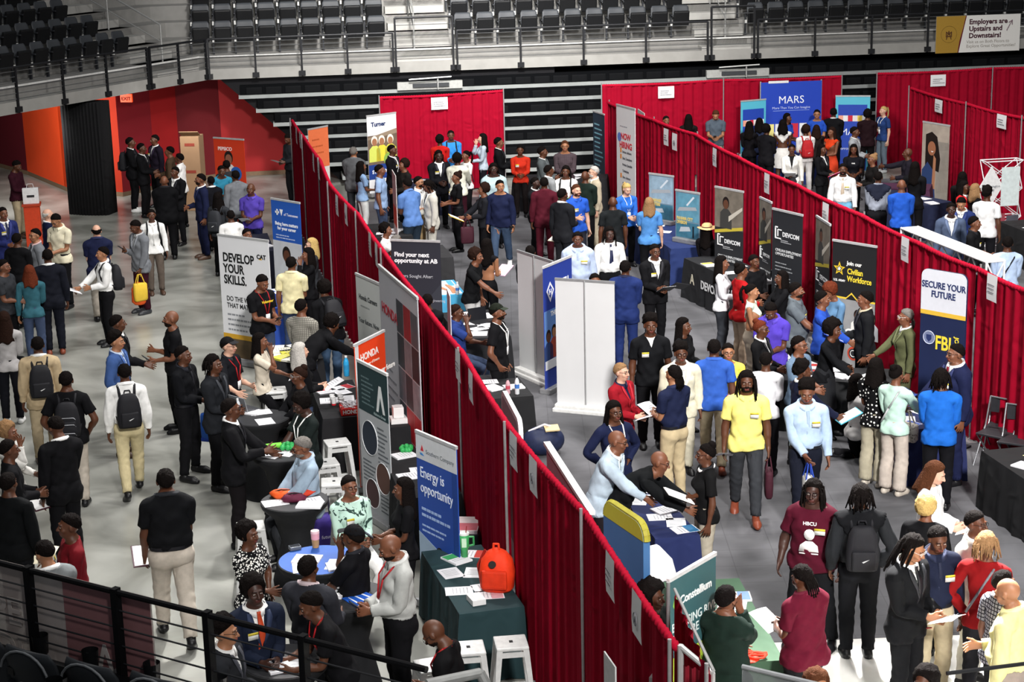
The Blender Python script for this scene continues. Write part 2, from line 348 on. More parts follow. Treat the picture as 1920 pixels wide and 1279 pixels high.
pol(t, [(0, 0), (.62, 0), (.66, .3), (.75, .65), (.82, .98), (0, .98)], '#9c7a2c'); pol(t, [(.62, 0), (.645, 0), (.775, .65), (.845, .98), (.82, .98), (.75, .65), (.66, .3)], '#5a1024', -.0105)
ring(t, .36, .5, .22, '#7d6224'); txt(t, 'A', .36, .36, .34, '#4a2a14', .0, 'CENTER', .7, -.012, 'crest_letter'); txt(t, 'M', .36, .42, .22, '#4a2a14', 0, 'CENTER', 1.2, -.012, 'crest_letter')
txt(t, 'Employers are\nUpstairs and\nDownstairs!', .92, .75, .185, '#3c1626', .006, name='headline'); txt(t, 'Visit us on Both Floors to\nExplore Great Opportunities!', .86, .24, .115, '#8c8780', .0, name='subtitle')
MB().tube([(1.98, -.01, .55), (2.06, -.01, .7), (2.13, -.01, .82)], .012).tube([(2.03, -.01, .76), (2.13, -.01, .82), (2.13, -.01, .7)], .012).build('arrow', mat('#7d6a72'), t)
# exit sign and the black drape column
q = U(237, 184, 2.5); t = thing('exit_sign', 'lit orange exit sign under the left seating deck', 'sign', q, R_(-12))
MB().box((0, 0, 0), (.30, .06, .20)).build('sign_face', glow('#e8431a', 1.3), t); MB().bar((0, 0, .1), (0, 0, .25), .012).build('hanger', iron, t); text('lettering', 'EXIT', mat('#3a0d05'), t, (0, -.032, -.05), (math.pi / 2, 0, 0), .12, .003, 'CENTER')
ca, cb = U(130, 402), U(203, 404); t = thing('black_drape_column', 'black floor-length drape before the orange wall', 'drape', ca, math.atan2((cb - ca).y, (cb - ca).x)); L = (cb - ca).length
mb = MB(); n = 60; mb.loft([[(L * i / n, .03 * math.sin(i * 1.3) - .07 * math.sin(i / n * 3.14), z) for i in range(n + 1)] + [(L * i / n, .5, z) for i in range(n, -1, -1)] for z in (.0, 1.4, 2.70)]).build('drape', mat('#111113', .95, 'cloth'), t, True)
MB().bar((0, .2, 2.69), (L, .2, 2.69), .02).build('crossbar', iron, t)
# the near stand: railing, cloth banner tied behind its cables, seats
na, nb = U(0, 1056, 3.72), U(800, 1256, 3.72); dnr = (nb - na).normalized(); na2 = na - dnr * 1.0
gb = thing('guard_rail', 'black cable railing along the near stand at the lower left', 'railing'); up = Vector((0, 0, 1))
blk = mat('#121214', .7, spec=.1)
for px, py in ((50, 1070), (212, 1112), (383, 1156), (565, 1200)):
    s_ = (U(px, py, 3.72) - na).dot(dnr); q = na + dnr * s_; MB().box(q - up * .5, (.042, .05, 1.05), rz=math.atan2(dnr.y, dnr.x)).build('post', blk, gb)
MB().bar(na2, nb, .019).build('top_rail', blk, gb)
for k in range(1, 8): MB().bar(na2 - up * .115 * k, nb - up * .115 * k, .006, 5).build('cable', mat('#2a2b2e', .5), gb)
back = Vector((-dnr.y, dnr.x, 0)) * .07
sE = (U(263, 1124, 3.72) - na).dot(dnr)
t, w_ = flat('railing_banner', 'grey and maroon cloth banner tied behind the near railing', 'banner', na2 + back, na + dnr * sE + back, na.z - .95, na.z - .02, mat('#b5aaa6', .8, alpha=.72, amt=.1))
rect(t, w_ - .72, .0, w_ - .0, .92, '#94686a', -.009); txt(t, 'A', w_ - .40, .26, .42, '#d0c8c4', .0, 'CENTER', .8, -.014); txt(t, 'M', w_ - .40, .2, .33, '#d0c8c4', .0, 'CENTER', 1.3, -.014)
txt(t, 'PE\nDE', .82, .52, .26, '#c9beb8', .004, y=-.014)
tag(MB().box((na + nb) / 2 * 1.0 - Vector((0, .9, 1.35)) , (9, 1.9, .3), rz=math.atan2(dnr.y, dnr.x)).build('floor_near_deck', conc2), kind='structure')
for i, (px, py) in enumerate(((-30, 1185), (62, 1213), (176, 1237), (300, 1263), (-10, 1268), (90, 1285))):
    q = U(px, py, 3.34); o = copy_tree(seat0); o.location = (q.x, q.y, 3.34 - .86 + (0 if i < 4 else .0)); o.rotation_euler = (0, 0, math.atan2(dnr.y, dnr.x))
    tag(o, f"black arena seat at the near railing, {['leftmost', 'second from the left', 'third from the left', 'rightmost'][i]} of its row" if i < 4 else f"black arena seat cut by the bottom left edge, {['left', 'right'][i - 4]} of two", 'seat', 'near stand seats' if i < 4 else 'nearest stand seats')
    MB().cone((.27, .20, .76), .045, .052, .12, 20, False).cone((.27, .20, .72), .045, .045, .01, 20).box((.27, .08, .68), (.05, .28, .05)).build('cup_holder', mat('#17181a', .4), o); MB().tube([(.2 * math.cos(a), -.09, .70 + .16 * math.sin(a)) for a in [k * .3 for k in range(11)]], .008, 6).build('back_edge', mat('#7c7f82', .4), o)
# ---------------------------------------------------------------- people: one body surface, skinned to poses
def smin(a, b, k):
    h = np.maximum(k - np.abs(a - b), 0) / k
    return np.minimum(a, b) - h * h * k * .25
def make_raw():
    st = .0065
    lo = np.array([-.80, -.20, -.013]); n = np.array([247, 66, 277])
    ax = [lo[i] + st * np.arange(n[i]) for i in range(3)]
    F = np.full(n, .3, np.float32)
    def win(a, b, pad):
        s = []
        for i in range(3):
            i0 = max(0, int((min(a[i], b[i]) - pad - lo[i]) / st)); i1 = min(n[i], int((max(a[i], b[i]) + pad - lo[i]) / st) + 2); s.append(slice(i0, i1))
        return tuple(s), ax[0][s[0]][:, None, None], ax[1][s[1]][None, :, None], ax[2][s[2]][None, None, :]
    def add(d, s, k):
        F[s] = smin(F[s], d, k) if k > 0 else np.minimum(F[s], d)
    def cone(a, b, ra, rb, k=.03, sy=1.0, sub=False):
        a = np.array(a, float); b = np.array(b, float)
        s, X, Y, Z = win(a, b, max(ra, rb) + .07)
        ba = b - a; ba2 = ba * np.array([1, 1 / sy, 1]); L2 = ba2 @ ba2 + 1e-12
        px, py, pz = X - a[0], (Y - a[1]) / sy, Z - a[2]
        t = np.clip((px * ba2[0] + py * ba2[1] + pz * ba2[2]) / L2, 0, 1)
        d = np.sqrt((px - t * ba2[0]) ** 2 + (py - t * ba2[1]) ** 2 + (pz - t * ba2[2]) ** 2) - (ra + t * (rb - ra))
        if sub: F[s] = -smin(-F[s], d, k)
        else: add(d * (sy if sy < 1 else 1), s, k)
    def ell(c, r, k=.03):
        c = np.array(c, float); r = np.array(r, float)
        s, X, Y, Z = win(c - r, c + r, .06)
        q = np.sqrt(((X - c[0]) / r[0]) ** 2 + ((Y - c[1]) / r[1]) ** 2 + ((Z - c[2]) / r[2]) ** 2) + 1e-9
        q2 = np.sqrt(((X - c[0]) / r[0] ** 2) ** 2 + ((Y - c[1]) / r[1] ** 2) ** 2 + ((Z - c[2]) / r[2] ** 2) ** 2) + 1e-9
        add(q * (q - 1) / q2, s, k)
    ell((0, -.005, .93), (.165, .11, .13)); ell((0, 0, 1.08), (.142, .10, .15)); ell((0, 0, 1.27), (.165, .112, .19))
    cone((-.13, -.012, 1.40), (.13, -.012, 1.40), .062, .062, .04)
    for s in (-1, 1):
        ell((s * .072, -.05, .90), (.088, .08, .09)); ell((s * .075, .058, 1.295), (.08, .045, .065))
        cone((s * .13, -.02, 1.415), (0, -.02, 1.50), .042, .05, .04)
        cone((s * .092, 0, .90), (s * .10, .008, .48), .092, .057); cone((s * .10, 0, .48), (s * .105, -.02, .085), .056, .036)
        cone((s * .102, -.018, .40), (s * .103, -.024, .30), .05, .048)
        cone((s * .105, -.05, .04), (s * .115, .11, .033), .036, .04, .02); cone((s * .115, .11, .03), (s * .118, .165, .022), .038, .026, .02)
        S = np.array((s * .19, -.008, 1.398)); d = np.array((s * .69, 0, -.724)); d /= np.linalg.norm(d); E = S + .285 * d
        d2 = np.array((s * .66, .12, -.74)); d2 /= np.linalg.norm(d2); Wr = E + .25 * d2
        cone(S, E, .054, .042, .035); cone(E, Wr, .042, .027, .02); cone(E + .03 * d2, E + .10 * d2, .043, .04, .02)
        f = np.array((0, 1., 0)); f -= (f @ d2) * d2; f /= np.linalg.norm(f)
        for o, ln, fan, rr in ((.033, .070, .16, .0090), (.011, .080, .04, .0094), (-.011, .074, -.07, .0090), (-.031, .058, -.18, .0082)):
            K = Wr + .088 * d2 + o * f
            cone(Wr + .012 * d2 + o * .45 * f, K, .019, .0125, .014)
            fd = d2 + fan * f; fd /= np.linalg.norm(fd)
            cone(K, K + fd * ln * .55, rr + .001, rr, .004); cone(K + fd * ln * .55, K + fd * ln, rr, rr - .0018, .004)
        T = Wr + .03 * d2 + .022 * f; T2 = Wr + .066 * d2 + .060 * f; td = .85 * d2 + .45 * f; td /= np.linalg.norm(td)
        cone(T, T2, .016, .0115, .012); cone(T2, T2 + td * .045, .011, .0088, .004)
    cone((0, -.018, 1.43), (0, .004, 1.56), .062, .054, .03)
    ell((0, -.012, 1.655), (.076, .096, .095), .02); ell((0, .028, 1.605), (.060, .068, .085), .02); ell((0, .058, 1.553), (.034, .032, .026), .025)
    cone((-.034, .086, 1.660), (.034, .086, 1.660), .011, .011, .012)
    for s in (-1, 1):
        cone((s * .040, .068, 1.605), (s * .036, .074, 1.60), .022, .02, .015)
        cone((s * .031, .116, 1.640), (s * .033, .116, 1.640), .019, .019, .010, sub=True)
        ell((s * .031, .0805, 1.640), (.0145, .0145, .0145), .002); ell((s * .079, -.004, 1.630), (.012, .024, .033), .006)
    cone((0, .094, 1.648), (0, .118, 1.608), .008, .0125, .01); cone((-.013, .103, 1.604), (.013, .103, 1.604), .008, .008, .006)
    cone((-.02, .093, 1.581), (.02, .093, 1.581), .0085, .0085, .005); cone((-.016, .093, 1.569), (.016, .093, 1.569), .0085, .0085, .004)
    F[:, :, :3] = np.maximum(F[:, :, :3], (-.0 - ax[2][:3])[None, None, :] + .002)
    # surface nets
    ins = F < 0
    c8 = [ins[i:n[0] - 1 + i, j:n[1] - 1 + j, k:n[2] - 1 + k] for i in (0, 1) for j in (0, 1) for k in (0, 1)]
    cnt = sum(c.astype(np.int8) for c in c8); act = (cnt > 0) & (cnt < 8)
    I, J, K = np.nonzero(act); vid = np.full(act.shape, -1, np.int32); vid[I, J, K] = np.arange(len(I))
    val = {(i, j, k): F[I + i, J + j, K + k] for i in (0, 1) for j in (0, 1) for k in (0, 1)}
    acc = np.zeros((len(I), 3)); num = np.zeros(len(I))
    for a in val:
        for x in range(3):
            if a[x] == 0:
                b = list(a); b[x] = 1; b = tuple(b)
                fa, fb = val[a], val[b]; cr = (fa < 0) != (fb < 0)
                t = np.where(cr, fa / np.where(cr, fa - fb, 1), 0)
                p = np.array(a, float)[None, :].repeat(len(I), 0); p[:, x] += t
                acc += p * cr[:, None]; num += cr
    V = lo + st * (np.stack([I, J, K], 1) + acc / num[:, None])
    Q = []
    for x in range(3):
        y, z = [(1, 2), (2, 0), (0, 1)][x]
        sl0 = [slice(1, n[i] - 1) for i in range(3)]; sl1 = list(sl0); sl1[x] = slice(2, n[x])
        a = ins[tuple(sl0)]; b = ins[tuple(sl1)]
        g = np.stack(np.nonzero(a != b), 1) + 1; flip = b[tuple((g - 1).T)]
        def at(dy, dz):
            q = g.copy(); q[:, y] += dy; q[:, z] += dz; return vid[tuple(q.T)]
        q = np.stack([at(-1, -1), at(0, -1), at(0, 0), at(-1, 0)], 1)
        q[flip] = q[flip][:, ::-1]; Q.append(q)
    Q = np.concatenate(Q); Q = Q[(Q >= 0).all(1)]
    return V, Q
def np_mesh(name, V, Fc, mats=(), fm=None, smooth=True):
    me = bpy.data.meshes.new(name); k = Fc.shape[1]
    me.vertices.add(len(V)); me.vertices.foreach_set('co', np.ascontiguousarray(V, np.float32).ravel())
    me.loops.add(Fc.size); me.loops.foreach_set('vertex_index', np.ascontiguousarray(Fc, np.int32).ravel())
    me.polygons.add(len(Fc)); me.polygons.foreach_set('loop_start', np.arange(0, Fc.size, k, dtype=np.int32))
    for m in mats: me.materials.append(m)
    if fm is not None: me.polygons.foreach_set('material_index', np.ascontiguousarray(fm, np.int32))
    me.update(calc_edges=True)
    if smooth: me.shade_smooth()
    return me
# bones: name, parent, segments [(a, b, radius)]
_d = np.array((.69, 0, -.724)); _d /= np.linalg.norm(_d); _d2 = np.array((.66, .12, -.74)); _d2 /= np.linalg.norm(_d2)
_S = np.array((.19, -.008, 1.398)); _E = _S + .285 * _d; _Wr = _E + .25 * _d2
_f = np.array((0, 1., 0)); _f -= (_f @ _d2) * _d2; _f /= np.linalg.norm(_f); _K = _Wr + .088 * _d2
BONES = [('pelvis', -1, [((0, 0, .93), (0, 0, 1.02), .14), ((-.09, -.02, .92), (.09, -.02, .92), .10)]),
         ('spine', 0, [((0, 0, 1.04), (0, 0, 1.18), .13)]),
         ('chest', 1, [((0, 0, 1.2), (0, -.01, 1.42), .14), ((-.12, -.01, 1.40), (.12, -.01, 1.40), .07)]),
         ('neck', 2, [((0, -.01, 1.47), (0, .004, 1.54), .055)]),
         ('head', 3, [((0, .01, 1.60), (0, -.01, 1.68), .085)])]
for s, t in ((1, '_r'), (-1, '_l')):
    b = len(BONES); m = np.array((s, 1, 1))
    BONES += [('arm' + t, 2, [(_S * m, _E * m, .048)]), ('fore' + t, b, [(_E * m, _Wr * m, .034)]),
              ('hand' + t, b + 1, [(_Wr * m + .02 * _d2 * m, _K * m, .02), (_Wr * m + .03 * _d2 * m + .02 * _f, _Wr * m + .066 * _d2 * m + .06 * _f, .013)]),
              ('fing' + t, b + 2, [((_K + .01 * _d2 + o * _f) * m, (_K + .04 * _d2 + o * 1.1 * _f) * m, .009) for o in (.033, .011, -.011, -.031)]),
              ('tip' + t, b + 3, [((_K + .046 * _d2 + o * 1.15 * _f) * m, (_K + .08 * _d2 + o * 1.25 * _f) * m, .009) for o in (.033, .011, -.011, -.031)]),
              ('thigh' + t, 0, [((s * .094, 0, .86), (s * .10, .008, .48), .07)]), ('shin' + t, b + 5, [((s * .10, .004, .48), (s * .105, -.022, .09), .05)]),
              ('foot' + t, b + 6, [((s * .105, -.04, .04), (s * .118, .16, .03), .035)])]
BI = {b[0]: i for i, b in enumerate(BONES)}; NB = len(BONES)
JOINT = {'pelvis': (0, 0, .95), 'spine': (0, 0, 1.04), 'chest': (0, 0, 1.2), 'neck': (0, -.01, 1.46), 'head': (0, .0, 1.56)}
for s, t in ((1, '_r'), (-1, '_l')):
    m = np.array((s, 1, 1))
    JOINT.update({'arm' + t: _S * m, 'fore' + t: _E * m, 'hand' + t: _Wr * m, 'fing' + t: _K * m, 'tip' + t: (_K + .043 * _d2) * m,
                  'thigh' + t: (s * .092, 0, .90), 'shin' + t: (s * .10, .008, .48), 'foot' + t: (s * .105, -.022, .085)})
JOINT = {k: np.array(v, float) for k, v in JOINT.items()}
CHILD = {i: [j for j in range(NB) if BONES[j][1] == i] for i in range(NB)}
def segd(V, a, b):
    a = np.array(a, float); b = np.array(b, float); ba = b - a
    t = np.clip((V - a) @ ba / (ba @ ba), 0, 1); c = a + t[:, None] * ba
    return np.linalg.norm(V - c, axis=1), c
def skin_weights(V):
    D = np.stack([np.min([segd(V, *sg[:2])[0] - sg[2] for sg in b[2]], 0) for b in BONES], 1)
    for t, sg in (('_r', 1), ('_l', -1)):     # legs keep to their own side
        for nm in ('thigh', 'shin', 'foot'): D[:, BI[nm + t]] += np.where(V[:, 0] * sg < -.004, .3, 0)
    near = D.argmin(1); ok = np.zeros_like(D, bool)
    for i in range(NB):
        r = near == i
        for j in [i, BONES[i][1]] + CHILD[i]:
            if j >= 0: ok[r, j] = True
    Wt = np.where(ok, np.exp(-(D - D.min(1)[:, None]) / .016), 0); Wt /= Wt.sum(1)[:, None]
    return Wt, near
class Tmpl: pass
def vnormals(V, T):
    n = np.cross(V[T[:, 1]] - V[T[:, 0]], V[T[:, 2]] - V[T[:, 0]]); N = np.zeros_like(V)
    for i in range(3):
        for a in range(3): N[:, a] += np.bincount(T[:, i], n[:, a], len(V))
    return N / (np.linalg.norm(N, axis=1)[:, None] + 1e-12)
def make_template(raw, ratio):
    V, Q = raw
    me = np_mesh('raw', V, Q); o = link('raw', me); md = o.modifiers.new('d', 'DECIMATE'); md.ratio = ratio
    dg = bpy.context.evaluated_depsgraph_get(); ev = o.evaluated_get(dg); m2 = bpy.data.meshes.new_from_object(ev)
    bpy.data.objects.remove(o); bm = bmesh.new(); bm.from_mesh(m2)
    def cut(co, no, cond):
        g = [f for f in bm.faces if cond(f.calc_center_median())]
        es = {e for f in g for e in f.edges}; vs = {v for f in g for v in f.verts}
        bmesh.ops.bisect_plane(bm, geom=g + list(es) + list(vs), dist=1e-5, plane_co=co, plane_no=no)
    tor = lambda c: abs(c.x) < .19
    cut((0, 0, 1.478), (0, .35, 1), lambda c: abs(c.x) < .12 and 1.38 < c.z < 1.56)
    cut((0, 0, 1.505), (0, .35, 1), lambda c: abs(c.x) < .12 and 1.4 < c.z < 1.58)
    for z in (1.02, .86, .79): cut((0, 0, z), (0, 0, 1), lambda c: abs(c.x) < .22 and abs(c.z - z) < .06)
    cut((0, 0, .095), (0, 0, 1), lambda c: c.z < .16)
    for s in (-1, 1):
        m = np.array((s, 1, 1)); dd = Vector(_d * m); d3 = Vector(_d2 * m)
        cut(Vector(_S * m) + dd * .19, dd, lambda c: c.x * s > .2 and c.z > 1.1)
        cut(Vector(_S * m) + dd * .02, dd, lambda c: c.x * s > .1 and c.z > 1.25)
        cut(Vector(_Wr * m) - d3 * .012, d3, lambda c: c.x * s > .45)
        cut((0, 0, 1.16), (1, 0, -s * .068 / .32), lambda c: abs(c.x) < .13 and c.y > .02 and 1.1 < c.z < 1.5)
        cut((0, 0, 1.36), (1, 0, -s * .05 / .12), lambda c: abs(c.x) < .13 and c.y > .02 and 1.34 < c.z < 1.5)
    cut((0, 0, 1.66), (0, -.75, 1), lambda c: c.z > 1.5)
    cut((0, 0, 1.592), (0, -.25, 1), lambda c: c.z > 1.5)
    bmesh.ops.triangulate(bm, faces=bm.faces); bm.normal_update()
    bm.verts.index_update()
    T = Tmpl(); T.V = np.array([v.co for v in bm.verts]); T.F = np.array([[v.index for v in f.verts] for f in bm.faces]); bm.free()
    T.W, T.near = skin_weights(T.V); T.N = vnormals(T.V, T.F)
    T.C = T.V[T.F].mean(1); _, T.fn = skin_weights(T.C)
    T.shape = shape_vecs(T.V, T.W)
    C, fn = T.C, T.fn; x, y, z = C.T; ax = np.abs(x)
    B = lambda *nm: np.isin(fn, [BI[q] for q in nm])
    arm = B('arm_r', 'arm_l'); fore = B('fore_r', 'fore_l'); hand = B('hand_r', 'hand_l', 'fing_r', 'fing_l', 'tip_r', 'tip_l')
    ta = np.where(x > 0, (C - _S) @ _d, (C - _S * np.array((-1, 1, 1))) @ (_d * np.array((-1, 1, 1))))
    tf = np.where(x > 0, (C - _Wr) @ _d2, (C - _Wr * np.array((-1, 1, 1))) @ (_d2 * np.array((-1, 1, 1))))
    neckp = z + .35 * y; limb = (arm & (ax > .2)) | fore | hand
    torso = (B('chest', 'spine', 'pelvis', 'neck') | (arm & ~limb) | (B('thigh_r', 'thigh_l') & (z > .75))) & (neckp < 1.478)
    hi = (neckp < 1.505) & (neckp > 1.3) & (z > 1.44) & (ax < .11)
    legs = B('thigh_r', 'thigh_l', 'shin_r', 'shin_l', 'foot_r', 'foot_l', 'pelvis')
    G = {}; G['hi'] = hi & (neckp > 1.474)
    G['ss'] = (torso & (z > .86)) | (limb & arm & (ta < .19)); G['ssc'] = G['ss'] | hi
    G['sl'] = torso & (z > .86) & ~(limb) & (ta < .02)
    G['ls'] = (torso & (z > .86)) | (limb & (tf < -.012)); G['lsc'] = G['ls'] | hi
    V1 = (ax < (z - 1.16) * .068 / .32) & (y > .02) & (z > 1.16)
    G['jk'] = ((torso & (z > .79)) | (limb & (tf < -.012))) & ~V1
    G['vest'] = (torso & (z > 1.0) & (ta < .02) & ~limb) & ~V1
    G['opn'] = G['ssc'] & ~((ax < (z - 1.36) * .05 / .12) & (y > .02) & (z > 1.36))
    G['front'] = (torso | hi) & (z > 1.0) & (y > -.2) & (ax < .13)
    G['tr'] = legs & (z < 1.02) & (z > .095) & ~torso | (torso & (z < 1.02))
    G['shr'] = (z < .095) & (x > 0); G['shl'] = (z < .095) & (x < 0)
    headf = B('head', 'neck') & (z > 1.5)
    G['scalp'] = headf & (z - 1.66 - .75 * y > 0)
    G['beard'] = headf & (z - .45 * y < 1.560) & (y > .012) & (neckp > 1.555) & (z > 1.535) & ~((ax < .024) & (np.abs(z - 1.575) < .013) & (y > .07))
    G['capc'] = headf & (z > 1.685 + .1 * y)
    T.G = G
    fm = np.zeros(len(C), int)
    fm[(ax < .026) & (y > .088) & (np.abs(z - 1.575) < .014)] = 1
    T.fm = fm; T.gar = {}
    return T
def shape_vecs(V, Wt):
    out = []
    for i, b in enumerate(BONES):
        _, c = segd(V, *b[2][0][:2]); out.append((V - c) * Wt[:, i:i + 1])
    return np.stack(out, 1)
RAWT = make_raw()
TH_, TL_ = make_template(RAWT, .155), make_template(RAWT, .055)
def grow(T, mask, off, rim=.25, smooth=3, key=None):
    "a garment shell over part of the body, its open rims turned in to the body"
    if key and key in T.gar: return T.gar[key]
    F = T.F[mask]; ids, inv = np.unique(F, return_inverse=True); F = inv.reshape(-1, 3)
    V = T.V[ids]; N = T.N[ids].copy()
    e = np.concatenate([F[:, [0, 1]], F[:, [1, 2]], F[:, [2, 0]]]); es = np.sort(e, 1)
    u, ix, cn = np.unique(es, axis=0, return_index=True, return_counts=True); be = e[ix[cn == 1]]; bv = np.unique(be)
    o = off(V) if callable(off) else np.full(len(V), off)
    P = V + N * o[:, None]
    isb = np.zeros(len(V), bool); isb[bv] = True
    for _ in range(smooth):
        S = np.zeros_like(P); n = np.zeros(len(P))
        for a, b in ((0, 1), (1, 0)):
            for k in range(3): S[:, k] += np.bincount(u[:, a], P[u[:, b], k], len(P))
            n += np.bincount(u[:, a], minlength=len(P))
        L = S / n[:, None]; P2 = P * .5 + L * .5
        dn = ((P2 - V) * N).sum(1); lowd = dn < o * .6
        P2[lowd] += (N * (o * .6 - dn)[:, None])[lowd]
        P = np.where(isb[:, None], P, P2)
    mp = np.full(len(V), -1); mp[bv] = len(V) + np.arange(len(bv))
    allv = np.concatenate([P, V[bv] + N[bv] * .001]); q = np.stack([be[:, 1], be[:, 0], mp[be[:, 0]], mp[be[:, 1]]], 1)
    Ft = np.concatenate([F, q[:, [0, 1, 2]], q[:, [0, 2, 3]]])
    g = Tmpl(); g.V = allv; g.F = Ft; src = np.concatenate([ids, ids[bv]]); g.W = T.W[src]; g.shape = shape_vecs(allv, g.W)
    if key: T.gar[key] = g
    return g
def sstep(x, a, b):
    t = np.clip((x - a) / (b - a), 0, 1); return t * t * (3 - 2 * t)
def garment(T, kind, male=True):
    key = kind + ('m' if male else 'f')
    if key not in T.gar:
        g = garment0(T, kind)
        if kind[:2] in ('ss', 'ls', 'jk', 'op', 've') :
            h = Tmpl(); h.F, h.W = g.F, g.W; V = g.V.copy(); x, y, z = V.T; tor = (np.abs(x) < .21) & (z < 1.36)
            if male:
                k = np.exp(-((z - 1.07) / .11) ** 2) * tor; V[:, 0] *= 1 + .19 * k; V[:, 1] *= 1 + .16 * k
            r = (np.sin(z * 55 + x * 26 + 3 * np.sin(y * 22)) * .5 + np.sin(z * 33 - x * 40 + y * 30 + 1.3)) * .0042      # folds
            lim = np.abs(x) > .2; r = np.where(lim, np.sin((np.abs(x) + z * .55) * 70 + y * 40) * .0045, r * (1 + .9 * np.exp(-((z - 1.0) / .1) ** 2)))
            N = vnormals(V, g.F); V += N * (r * .8 + .0042)[:, None]; h.V = V; h.shape = shape_vecs(V, g.W); g = h
        elif kind in ('tr', 'wide', 'slim'):
            h = Tmpl(); h.F, h.W = g.F, g.W; V = g.V.copy(); x, y, z = V.T; N = vnormals(V, g.F)
            r = np.sin(z * 62 + y * 25 + 2 * np.sin(x * 30)) * .0022 * (z < .84) * (1 + .8 * np.exp(-((z - .48) / .09) ** 2) + (.0 if kind == 'wide' else 1.6) * np.exp(-((z - .13) / .06) ** 2)); V += N * r[:, None]; h.V = V; h.shape = shape_vecs(V, g.W); g = h
        T.gar[key] = g
    return T.gar[key]
def garment0(T, kind):
    G = T.G
    if kind in ('ss', 'ssc', 'ls', 'lsc', 'sl', 'opn'):
        return grow(T, G[kind], lambda V: .014 + .012 * (1 - sstep(V[:, 2], .86, 1.06)) * (np.abs(V[:, 0]) < .22) + .008 * (np.abs(V[:, 0]) > .28), smooth=9)
    if kind in ('sst', 'ssct', 'lst', 'lsct', 'slt', 'opnt'):   # tucked in
        return grow(T, G[kind[:-1]] & ~((T.C[:, 2] < 1.0) & (np.abs(T.C[:, 0]) < .22)), lambda V: .012 + .010 * np.exp(-((V[:, 2] - 1.08) / .05) ** 2) * (np.abs(V[:, 0]) < .2) + .008 * (np.abs(V[:, 0]) > .28), smooth=7)
    if kind == 'jk': return grow(T, G['jk'], lambda V: .022 + .010 * (1 - sstep(V[:, 2], .8, 1.05)) * (np.abs(V[:, 0]) < .22) + .008 * (np.abs(V[:, 2] - 1.40) < .05), smooth=10)
    if kind == 'vest': return grow(T, G['vest'], .027, smooth=7)
    if kind == 'front': return grow(T, G['front'], .006, smooth=6)
    if kind == 'tr': return grow(T, G['tr'], lambda V: .013 + .010 * (1 - sstep(V[:, 2], .1, .8)), smooth=9)
    if kind == 'wide': return grow(T, G['tr'], lambda V: .012 + .045 * (1 - sstep(V[:, 2], .1, .75)), smooth=9)
    if kind == 'slim': return grow(T, G['tr'], .006, smooth=4)
    if kind == 'shr' or kind == 'shl': return grow(T, G[kind], lambda V: .008 + .004 * (V[:, 2] < .03), smooth=1)
    if kind == 'collar': return grow(T, T.G['hi'], lambda V: .017 + .006 * (V[:, 1] > .02), smooth=1)
    if kind == 'beard': return grow(T, G['beard'], .0035, smooth=1)
    if kind == 'capc': return grow(T, G['capc'], .016, smooth=2)
def nz3(P, f, seed=0.0):
    return np.array([mnoise.noise((p[0] * f + seed, p[1] * f, p[2] * f)) for p in P])
def _tubes(items, n=5):
    "tapered tubes: items of (points, r0, r1)"
    Vs, Fs, b = [], [], 0
    for pts, r0, r1 in items:
        pts = np.array(pts); m = len(pts)
        for i, p in enumerate(pts):
            t = pts[min(i + 1, m - 1)] - pts[max(i - 1, 0)]; t = t / (np.linalg.norm(t) + 1e-9)
            u = np.cross(t, (0.3, 1, .1)); u /= np.linalg.norm(u) + 1e-9; v = np.cross(t, u); r = r0 + (r1 - r0) * i / (m - 1)
            for k in range(n): Vs.append(p + r * (math.cos(k * 2 * math.pi / n) * u + math.sin(k * 2 * math.pi / n) * v))
        for i in range(m - 1):
            for k in range(n):
                a, c = b + i * n + k, b + i * n + (k + 1) % n; Fs += [(a, c, a + n), (c, c + n, a + n)]
        e = b + (m - 1) * n
        for k in range(1, n - 1): Fs.append((e, e + k, e + k + 1))
        b += m * n
    return np.array(Vs), np.array(Fs)
HAIRC = {}
